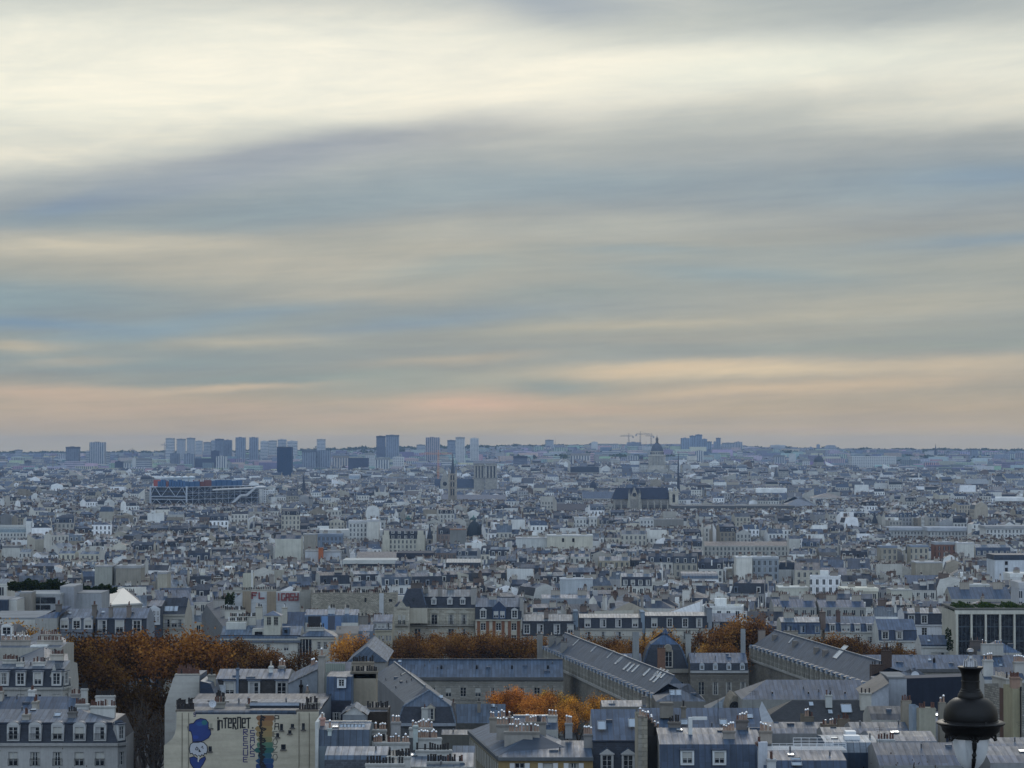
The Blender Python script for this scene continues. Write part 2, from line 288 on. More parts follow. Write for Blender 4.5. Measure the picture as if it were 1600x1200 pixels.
# ------------------------------------------------------------------ mesh builder
UP = Vector((0, 0, 1))
class MB:
    def __init__(s):
        s.v, s.f, s.mi, s.uv, s.col, s.mats = [], [], [], [], [], []
        s.frame(0, 0, 0, 0)
    def frame(s, x, y, z, rot=0.0):
        s.o = (x, y, z); s.c = math.cos(rot); s.s = math.sin(rot)
    def face(s, pts, m, col=(0.5, 0.5, 0.5)):
        """polygon in the local frame; uv in metres: u along the first edge, v across it"""
        n0 = len(s.v); ox, oy, oz = s.o; c, sn = s.c, s.s
        for x, y, z in pts: s.v.append((ox + c * x - sn * y, oy + sn * x + c * y, oz + z))
        s.f.append(tuple(range(n0, n0 + len(pts))))
        if m not in s.mats: s.mats.append(m)
        s.mi.append(s.mats.index(m)); s.col.append(col)
        a, b = pts[0], pts[1]
        ux, uy, uz = b[0] - a[0], b[1] - a[1], b[2] - a[2]
        L = math.sqrt(ux * ux + uy * uy + uz * uz) or 1.0
        ux /= L; uy /= L; uz /= L
        for p in pts:
            dx, dy, dz = p[0] - a[0], p[1] - a[1], p[2] - a[2]
            u = dx * ux + dy * uy + dz * uz
            s.uv.append((u, math.sqrt(max(0.0, dx * dx + dy * dy + dz * dz - u * u))))
    def box(s, x0, y0, z0, x1, y1, z1, m, col=(0.5, 0.5, 0.5), top=None, tcol=None, bottom=False):
        F_ = s.face
        F_([(x0, y0, z1), (x0, y0, z0), (x1, y0, z0), (x1, y0, z1)][::1] if False else [(x1, y0, z1), (x0, y0, z1), (x0, y0, z0), (x1, y0, z0)], m, col)
        F_([(x0, y1, z1), (x1, y1, z1), (x1, y1, z0), (x0, y1, z0)], m, col)
        F_([(x0, y0, z1), (x0, y1, z1), (x0, y1, z0), (x0, y0, z0)], m, col)
        F_([(x1, y1, z1), (x1, y0, z1), (x1, y0, z0), (x1, y1, z0)], m, col)
        F_([(x0, y0, z1), (x1, y0, z1), (x1, y1, z1), (x0, y1, z1)], top or m, tcol or col)
        if bottom: F_([(x0, y1, z0), (x1, y1, z0), (x1, y0, z0), (x0, y0, z0)], m, col)
    def bar(s, a, b, r, m, col=(0.5, 0.5, 0.5), n=4, r2=None):
        a, b = Vector(a), Vector(b); d = (b - a)
        if d.length < 1e-6: return
        d.normalize(); x = d.cross(UP if abs(d.z) < 0.9 else Vector((1, 0, 0))).normalized(); y = d.cross(x)
        r2 = r if r2 is None else r2
        A = [a + (x * math.cos(i * 2 * math.pi / n + .785) + y * math.sin(i * 2 * math.pi / n + .785)) * r for i in range(n)]
        B = [b + (x * math.cos(i * 2 * math.pi / n + .785) + y * math.sin(i * 2 * math.pi / n + .785)) * r2 for i in range(n)]
        for i in range(n):
            j = (i + 1) % n
            s.face([tuple(A[i]), tuple(B[i]), tuple(B[j]), tuple(A[j])], m, col)
        s.face([tuple(p) for p in B[::-1]], m, col); s.face([tuple(p) for p in A], m, col)
    def lathe(s, prof, cx, cy, m, col=(0.5, 0.5, 0.5), n=24, a0=0.0, a1=2 * math.pi):
        """prof: (r, z) from the bottom up"""
        for (r0, z0), (r1, z1) in zip(prof, prof[1:]):
            for i in range(n):
                t0, t1 = a0 + (a1 - a0) * i / n, a0 + (a1 - a0) * (i + 1) / n
                P = [(cx + r1 * math.cos(t0), cy + r1 * math.sin(t0), z1), (cx + r1 * math.cos(t1), cy + r1 * math.sin(t1), z1),
                     (cx + r0 * math.cos(t1), cy + r0 * math.sin(t1), z0), (cx + r0 * math.cos(t0), cy + r0 * math.sin(t0), z0)]
                if r1 < 1e-4: P = P[1:]
                elif r0 < 1e-4: P = P[:3]
                s.face(P[::-1], m, col)
    def prism(s, poly, z0, z1, m, col=(0.5, 0.5, 0.5), top=None, tcol=None):
        n = len(poly)
        for i in range(n):
            a, b = poly[i], poly[(i + 1) % n]
            s.face([(b[0], b[1], z1), (a[0], a[1], z1), (a[0], a[1], z0), (b[0], b[1], z0)], m, col)
        s.face([(p[0], p[1], z1) for p in poly], top or m, tcol or col)
    def build(s, name, parent=None, smooth=False):
        me = bpy.data.meshes.new(name)
        me.from_pydata(s.v, [], s.f)
        for m in s.mats: me.materials.append(MATS[m])
        me.polygons.foreach_set('material_index', s.mi)
        uv = me.uv_layers.new(name='uv'); uv.data.foreach_set('uv', [c for p in s.uv for c in p])
        a = me.attributes.new('col', 'FLOAT_COLOR', 'FACE')
        a.data.foreach_set('color', [x for c in s.col for x in (c[0], c[1], c[2], 1.0)])
        if smooth:
            import bmesh
            bm = bmesh.new(); bm.from_mesh(me); bmesh.ops.remove_doubles(bm, verts=bm.verts, dist=0.0005)
            for f in bm.faces: f.smooth = True
            bm.to_mesh(me); bm.free()
            me.set_sharp_from_angle(angle=math.radians(40))
        o = bpy.data.objects.new(name, me); COL.objects.link(o)
        if parent is not None: o.parent = parent
        return o
def tag(o, label=None, cat=None, group=None, kind=None):
    if label: o['label'] = label
    if cat: o['category'] = cat; o['kind'] = 'thing'
    if group: o['group'] = group
    if kind: o['kind'] = kind
    return o
def empty(name, x, y, z, rot=0.0):
    o = bpy.data.objects.new(name, None); COL.objects.link(o)
    o.location = (x, y, z); o.rotation_euler = (0, 0, rot); o.empty_display_size = 1
    return o
def put(src, parent, loc, rot=0.0, scale=None):
    """another copy of a shared part"""
    o = src.copy(); COL.objects.link(o); o.parent = parent; o.location = loc; o.rotation_euler = (0, 0, rot)
    if scale: o.scale = scale
    for ch in src.children:
        c = ch.copy(); COL.objects.link(c); c.parent = o
    return o
_shared = {}
def shared(key, maker):
    """mesh datablock made once"""
    if key not in _shared:
        o = maker(); me = o.data; bpy.data.objects.remove(o); _shared[key] = me
    return _shared[key]
def link_mesh(name, me, parent, loc=(0, 0, 0), rot=0.0):
    o = bpy.data.objects.new(name, me); COL.objects.link(o); o.parent = parent
    o.location = loc; o.rotation_euler = (0, 0, rot)
    return o
# ------------------------------------------------------------------ house shapes (local frame: x along the front, y away from the viewer, z up)
C_CREAM = (0.46, 0.43, 0.36); C_WHITE = (0.80, 0.80, 0.77); C_GREY = (0.30, 0.30, 0.30); C_BEIGE = (0.34, 0.30, 0.24); C_BROWN = (0.17, 0.13, 0.11); C_STONE = (0.26, 0.25, 0.225)
Z_BLUE = (0.135, 0.175, 0.235); Z_GREY = (0.20, 0.22, 0.25); Z_PALE = (0.36, 0.38, 0.39); Z_DARK = (0.075, 0.095, 0.13); SLATE = (0.026, 0.032, 0.045); TILE = (0.16, 0.07, 0.05)
CLAY = (0.10, 0.048, 0.036); SOOT = (0.025, 0.022, 0.022); POTW = (0.42, 0.36, 0.30)

def prof_roof(R, w, d, h, prof, hl=0.0, hr=0.0, wall=None, wmat='plaster', wcol=C_CREAM):
    """R: dict part->MB. prof: [(inset, height, mat, col)] from the eave inwards, front and back alike.
    hl, hr: how far the ends step in for each metre of inset (0 = upright party wall)."""
    pts = [(0.0, 0.0)] + [(p[0], p[1]) for p in prof]
    for i, p in enumerate(prof):
        (i0, z0), (i1, z1) = pts[i], pts[i + 1]
        L0, L1, R0, R1 = i0 * hl, i1 * hl, w - i0 * hr, w - i1 * hr
        mb, m, c = R[p[4] if len(p) > 4 else 'roof'], p[2], p[3]
        mb.face([(R1, i1, h + z1), (L1, i1, h + z1), (L0, i0, h + z0), (R0, i0, h + z0)], m, c)
        mb.face([(L1, d - i1, h + z1), (R1, d - i1, h + z1), (R0, d - i0, h + z0), (L0, d - i0, h + z0)], m, c)
        if hl: mb.face([(L1, i1, h + z1), (L1, d - i1, h + z1), (L0, d - i0, h + z0), (L0, i0, h + z0)], m, c)
        if hr: mb.face([(R1, d - i1, h + z1), (R1, i1, h + z1), (R0, i0, h + z0), (R0, d - i0, h + z0)], m, c)
    it, zt = pts[-1]
    if d - 2 * it > 0.05:
        m, c = prof[-1][2], prof[-1][3]
        R['roof'].face([(it * hl, it, h + zt), (w - it * hr, it, h + zt), (w - it * hr, d - it, h + zt), (it * hl, d - it, h + zt)], m, c)
    W = wall or R['wall']
    for end, k in ((0.0, hl), (w, hr)):
        if not k:
            g_ = [(end, i_, h + z_) for i_, z_ in pts] + [(end, d - i_, h + z_) for i_, z_ in reversed(pts) if d - 2 * i_ > 0.05 or i_ != it]
            if end: g_ = g_[::-1]
            if len(prof) > 1 and len(prof[0]) > 4 and not (hl or hr):
                n_ = sum(len(p) > 4 for p in prof); q_ = g_[:n_ + 1] + g_[len(g_) - n_ - 1:]
                R['mansard'].face(q_, wmat, wcol); g_ = g_[n_:len(g_) - n_]
            W.face(g_, wmat, wcol)
def body(mb, w, d, h, fm='facade', fc=C_CREAM, sm='plaster', scol=None, z0=-3.0, back=True):
    scol = scol or fc
    mb.face([(w, 0, h), (0, 0, h), (0, 0, z0), (w, 0, z0)], fm, fc)
    if back: mb.face([(0, d, h), (w, d, h), (w, d, z0), (0, d, z0)], fm, fc)
    mb.face([(0, 0, h), (0, d, h), (0, d, z0), (0, 0, z0)], sm, scol)
    mb.face([(w, d, h), (w, 0, h), (w, 0, z0), (w, d, z0)], sm, scol)
def stack(mb, x, y, lx, ly, z0, z1, c, pots=4, pc=CLAY, ph=0.55, m='plaster', lod=0):
    """chimney stack with a capping and a row of pots"""
    mb.box(x, y, z0, x + lx, y + ly, z1, m, c)
    if lod < 2: mb.box(x - .08, y - .08, z1 - 0.22, x + lx + .08, y + ly + .08, z1 - 0.02, m, tuple(k * .7 for k in c))
    if lod >= 2:
        mb.box(x + .1, y + .1, z1, x + lx - .1, y + ly - .1, z1 + ph * .7, 'clay', pc); return
    for i in range(pots):
        f = (i + .5) / pots
        px, py = (x + lx * f, y + ly / 2) if lx > ly else (x + lx / 2, y + ly * f)
        r = 0.12
        hh = ph * (0.8 + 0.5 * ((i * 7 + int(x * 13)) % 5) / 5)
        cc = pc if (i * 5 + int(y * 3)) % 4 else SOOT
        mb.box(px - r, py - r, z1, px + r, py + r, z1 + hh, 'clay', cc)

def rnd_house(R, rg, w, d, h, lod, blank=0.28, kind=None):
    """an ordinary Paris house; returns a description used for its label"""
    wc = [C_CREAM, C_WHITE, C_GREY, C_BEIGE, (0.52, 0.50, 0.45), (0.40, 0.38, 0.34), C_BROWN, C_WHITE, (0.58, 0.57, 0.53)][rg.choice(9, p=[.11, .23, .09, .07, .13, .08, .02, .14, .13])]
    k_ = 0.7 + 0.5 * rg.random(); wc = tuple(min(.8, c * k_) for c in wc)
    zc = [Z_BLUE, Z_GREY, Z_PALE, Z_DARK][rg.choice(4, p=[.4, .22, .1, .28])]
    k_ = 0.6 + 0.6 * rg.random(); zc = tuple(c * k_ for c in zc)
    fm = 'plaster' if rg.random() < blank else 'facade'
    zm = 'zinc' if lod == 0 else 'zinc_far'
    kind = kind if kind is not None else rg.choice(['mansard', 'gable', 'hip', 'flat', 'shed', 'tall', 'side'], p=[.27, .2, .09, .14, .12, .08, .10])
    wall = R['wall']
    body(wall, w, d, h, fm, wc)
    top = h
    slope = 0.32 + 0.3 * rg.random()
    if kind == 'mansard':
        hm = 2.4 + 1.2 * rg.random(); im = hm * (0.22 + .15 * rg.random())
        sc_ = SLATE if rg.random() < .6 else Z_DARK if rg.random() < .5 else zc
        hu = (d / 2 - im) * slope * 0.8
        hl, hr = (1.0 if rg.random() < .18 else 0.0), (1.0 if rg.random() < .18 else 0.0)
        prof_roof(R, w, d, h, [(im, hm, 'slate' if sc_ is SLATE else zm, sc_), (d / 2, hm + hu, zm, zc)], hl, hr, wcol=wc)
        top = h + hm + hu
        if lod < 2:
            n = max(2, int(w / 3.0))
            for i in range(n):
                if rg.random() < .12: continue
                x = w * (i + .5) / n
                mb = R['roof']
                mb.box(x - .65, -.02, h + .3, x + .65, im + .2, h + min(hm, 2.3), 'paint', (.5, .5, .48) if rg.random() < .7 else zc, top=zm, tcol=zc)
                mb.face([(x + .42, -.04, h + 2.0), (x - .42, -.04, h + 2.0), (x - .42, -.04, h + .45), (x + .42, -.04, h + .45)], 'glass')
    elif kind == 'gable':
        prof_roof(R, w, d, h, [(d / 2, d / 2 * slope, zm, zc)], wcol=wc); top = h + d / 2 * slope
    elif kind == 'hip':
        prof_roof(R, w, d, h, [(d / 2, d / 2 * slope, zm, zc)], min(1, w / d) * .9, min(1, w / d) * .9, wcol=wc); top = h + d / 2 * slope
    elif kind == 'flat':
        fc = [(0.36, 0.36, 0.35), (0.12, 0.12, 0.13), (0.5, 0.5, 0.48)][rg.integers(3)]
        R['roof'].box(.3, .3, h - 1, w - .3, d - .3, h - .25, 'gravel_roof', fc)
        for a, b, c_, e_ in ((-.1, -.1, w + .1, .3), (-.1, d - .3, w + .1, d + .1), (-.1, .302, .3, d - .302), (w - .3, .302, w + .1, d - .302)):
            wall.box(a, b, h - .05, c_, e_, h + .45, 'plaster', wc)
        if w > 6:
            x = rg.random() * (w - 5) + .8
            R['roof'].box(x, d * .3, h - .3, x + 3.2, d * .3 + 3, h + 2.3, 'plaster', wc if rg.random() < .5 else C_WHITE)
        top = h + .4
    elif kind == 'shed' or kind == 'tall':
        hr_ = d * (0.3 + .25 * rg.random())
        if kind == 'shed':
            R['roof'].face([(w, d, h + hr_), (0, d, h + hr_), (0, 0, h), (w, 0, h)], zm, zc)
            wall.face([(0, d, h + hr_), (w, d, h + hr_), (w, d, h), (0, d, h)], 'plaster', wc)
            wall.face([(0, 0, h), (0, d, h + hr_), (0, d, h)], 'plaster', wc); wall.face([(w, d, h + hr_), (w, 0, h), (w, d, h)], 'plaster', wc)
        else:
            R['roof'].face([(0, 0, h + hr_), (w, 0, h + hr_), (w, d, h), (0, d, h)], zm, zc)
            wall.face([(w, 0, h + hr_), (0, 0, h + hr_), (0, 0, h), (w, 0, h)], 'plaster', wc)
            wall.face([(0, 0, h + hr_), (0, d, h), (0, 0, h)], 'plaster', wc); wall.face([(w, d, h), (w, 0, h + hr_), (w, 0, h)], 'plaster', wc)
        top = h + hr_ * .6
    else:   # side: gable end towards the viewer
        hr_ = w / 2 * slope
        R['roof'].face([(0, 0, h), (w / 2, 0, h + hr_), (w / 2, d, h + hr_), (0, d, h)], zm, zc)
        R['roof'].face([(w / 2, 0, h + hr_), (w, 0, h), (w, d, h), (w / 2, d, h + hr_)], zm, zc)
        wall.face([(w, 0, h), (w / 2, 0, h + hr_), (0, 0, h)], 'plaster', wc); wall.face([(0, d, h), (w / 2, d, h + hr_), (w, d, h)], 'plaster', wc)
        top = h + hr_
    if kind != 'flat' and lod < 2:
        for i in range(rg.integers(0, 3)):     # roof lights and vents lying on the slope: small boxes
            x, y = rg.random() * (w - 2) + .5, d * (.12 + .2 * rg.random())
            zt = h + (y * slope * .9 if kind in ('gable', 'hip') else 99)
            if zt < 90: R['roof'].box(x, y, zt - .6, x + .9, y + 1.0, zt + .35, 'metal', (.5, .52, .55), top='skylight')
    if lod < 2:       # small rooms, ducts and hoods on the roof
        for i in range(rg.integers(1, 5)):
            x, y, a, b = rg.random() * max(.1, w - 2), d * (.05 + .6 * rg.random()), .5 + 1.3 * rg.random(), .5 + 1.2 * rg.random()
            R['roof'].box(x, y, h - .5, x + a, min(d, y + b), h + .6 + (top - h) * (.4 + .5 * rg.random()) , 'plaster', [(.72, .72, .7), (.08, .08, .09), (.4, .4, .4), zc, (.6, .58, .5)][rg.integers(5)])
    # chimney stacks stand on the party walls, long side across the street or along it
    n = 0
    cc = [(0.42, 0.38, 0.32), (0.30, 0.27, 0.24), (0.6, 0.58, 0.54), (0.16, 0.12, 0.10)]
    for i in range(rg.integers(2, 5)):
        c = cc[rg.integers(4)]
        L = .9 + 1.9 * rg.random()
        if rg.random() < .5:
            x = [0.02, w - .62, w * .5][i % 3]; y = d * (.15 + .5 * rg.random()); lx, ly = .6, L
        else:
            x = rg.random() * max(.1, w - L - .5); y = d * (.35 + .3 * rg.random()); lx, ly = L, .6
        key = 'chimney%d' % n if 'chimney0' in R else 'roof'
        stack(R[key], x, min(y, d - ly), lx, ly, h - .5, top + .5 + 1.1 * rg.random(), c, pots=int(max(lx, ly) / .42), pc=(CLAY, POTW, SOOT, CLAY)[rg.integers(4)], lod=lod)
        n += 1
    return kind, wc, zc, fm, n
class One(dict):
    """every part into one mesh"""
    def __init__(s, mb): s.mb = mb
    def __getitem__(s, k): return s.mb
    def __contains__(s, k): return False
class Many(dict):
    def __missing__(s, k):
        s[k] = MB(); return s[k]
    def __contains__(s, k): return True

# ------------------------------------------------------------------ the city plan: plots in quarters with their own street angle
CAPS = []      # (px0, px1, D, py): nothing nearer than D between those pixels may rise above that line of sight
HOLES = []     # (x, D, rx, rD) ground kept free for the buildings placed by hand
def cap_height(x, D, r):
    c = 99.0
    for a, b, Dm, py in CAPS:
        if D < Dm - 4:
            l, rr = xat(a, D) - r, xat(b, D) + r
            if l < x < rr: c = min(c, zat(py, D))
    return c
def in_hole(x, D, r):
    for hx, hD, rx, rD in HOLES:
        if abs(x - hx) < rx + r and abs(D - hD) < rD + r: return True
    return False
def plan(D0, D1, seed, pw, pd, street, bw, bd, quarter):
    rg = np.random.default_rng(seed)
    out = []
    nq = 0
    y = D0 - quarter
    while y < D1 + quarter:
        half = 0.24 * (y + quarter) + 60
        x = -half - quarter
        while x < half + quarter:
            ang = rg.normal(0.12, 0.33)
            cx, cy = x + quarter / 2, y + quarter / 2
            R_ = quarter * .72
            # blocks on a rotated grid inside this quarter
            bx = -R_
            while bx < R_:
                W = bw * (0.7 + .6 * rg.random()); by = -R_
                while by < R_:
                    bh, bk = 18.5 + 4.5 * rg.random(), rg.integers(0, 8)
                    Dp = bd * (0.75 + .5 * rg.random())
                    nx, ny = max(1, round(W / pw)), max(1, round(Dp / pd))
                    for i in range(nx):
                        for j in range(ny):
                            rr = rg.random(6)
                            edge = j in (0, ny - 1) or i in (0, nx - 1)
                            if not edge and rr[0] < .35: continue
                            ux, uy = bx + W * i / nx, by + Dp * j / ny
                            gx = cx + ux * math.cos(ang) - uy * math.sin(ang); gy = cy + ux * math.sin(ang) + uy * math.cos(ang)
                            mx, my = gx + pw / 2, gy + pd / 2
                            if not (x <= mx < x + quarter and y <= my < y + quarter): continue
                            if not (D0 <= gy < D1) or abs(gx) > 0.212 * gy + 22: continue
                            H = (bh + 1.6 * rr[1] - (4 if rr[4] < .12 else 0)) if edge else (8 + 12 * rr[2])
                            if rr[3] < .06: H += (5 + 4 * rr[4]) * (.3 if gy < 1500 else 1)
                            out.append((gx, gy, ang + (math.pi / 2 if i in (0, nx - 1) and j not in (0, ny - 1) and rr[5] < .7 else 0), W / nx, Dp / ny, H, ('mansard', 'gable', 'mansard', 'hip', 'gable', 'shed', 'mansard', 'gable')[bk] if edge and rr[0] < .55 else None))
                    by += Dp + street * (1.6 if rg.random() < .2 else 1)
                bx += W + street
            x += quarter
        y += quarter
    return out
# ------------------------------------------------------------------ terrain, as one sheet to the horizon
def terrain():
    mb = MB()
    ds = [-60, 0, 12, 25, 40, 70, 120, 180, 250, 300, 350, 400, 450, 500, 550, 600, 650, 720, 800, 900, 1000, 1250, 1500, 2000, 2600, 3200, 3800, 4000, 4200, 4400, 4600, 4800, 5000, 5400, 5900, 6500, 7000, 7500, 8000, 8400, 8800, 9200, 9700, 10500, 12000, 13000]
    N = 90
    V = []
    for D in ds:
        hw = 0.42 * max(D, 0) + 160
        for i in range(N + 1):
            x = -hw + 2 * hw * i / N
            V.append((x, D, ground(x, max(D, 0.0)) if D > 0 else 73.0))
    Fc = []
    for j in range(len(ds) - 1):
        for i in range(N):
            a = j * (N + 1) + i
            Fc.append((a, a + 1, a + N + 2, a + N + 1))
    me = bpy.data.meshes.new('ground'); me.from_pydata(V, [], Fc); me.materials.append(MATS['ground'])
    o = bpy.data.objects.new('ground', me); COL.objects.link(o); o['kind'] = 'structure'
terrain()

# ------------------------------------------------------------------ far towers and slabs
def tower(x0, x1, y, D, m, c, label, name='tower_block', cat='tower', dp=0.8, cap=None, plant=True, group='tower blocks on the skyline', yb=None):
    a, b = xat(x0, D), xat(x1, D); wd = b - a; d = min(wd * dp, 60)
    gz = min(ground((a + b) / 2, D), zat(max(y + 4, yb or 0), D) ) - 3
    t = empty(name, (a + b) / 2, D, gz); h = zat(y, D) - gz
    mb = MB(); mb.box(-wd / 2, 0, 0, wd / 2, d, h, m, c, top='gravel_roof', tcol=tuple(k * .8 for k in c)); mb.build('wall', t)
    tag(t, label, cat, group)
    if plant:
        mb = MB(); mb.box(-wd * .2, d * .3, h, wd * .1, d * .7, h + 1.6, 'plaster', tuple(k * .75 for k in c)); mb.build('plant_room', t)
    if cap:
        mb = MB(); mb.box(-wd / 2 - .4, -.4, h - cap, wd / 2 + .4, d + .4, h + .6, 'plaster', tuple(k * .55 for k in c)); mb.build('top_floor', t)
    return t, wd, d, h
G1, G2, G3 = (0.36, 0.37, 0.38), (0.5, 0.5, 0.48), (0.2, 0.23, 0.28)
NV, DK = (0.07, 0.085, 0.13), (0.13, 0.15, 0.19)
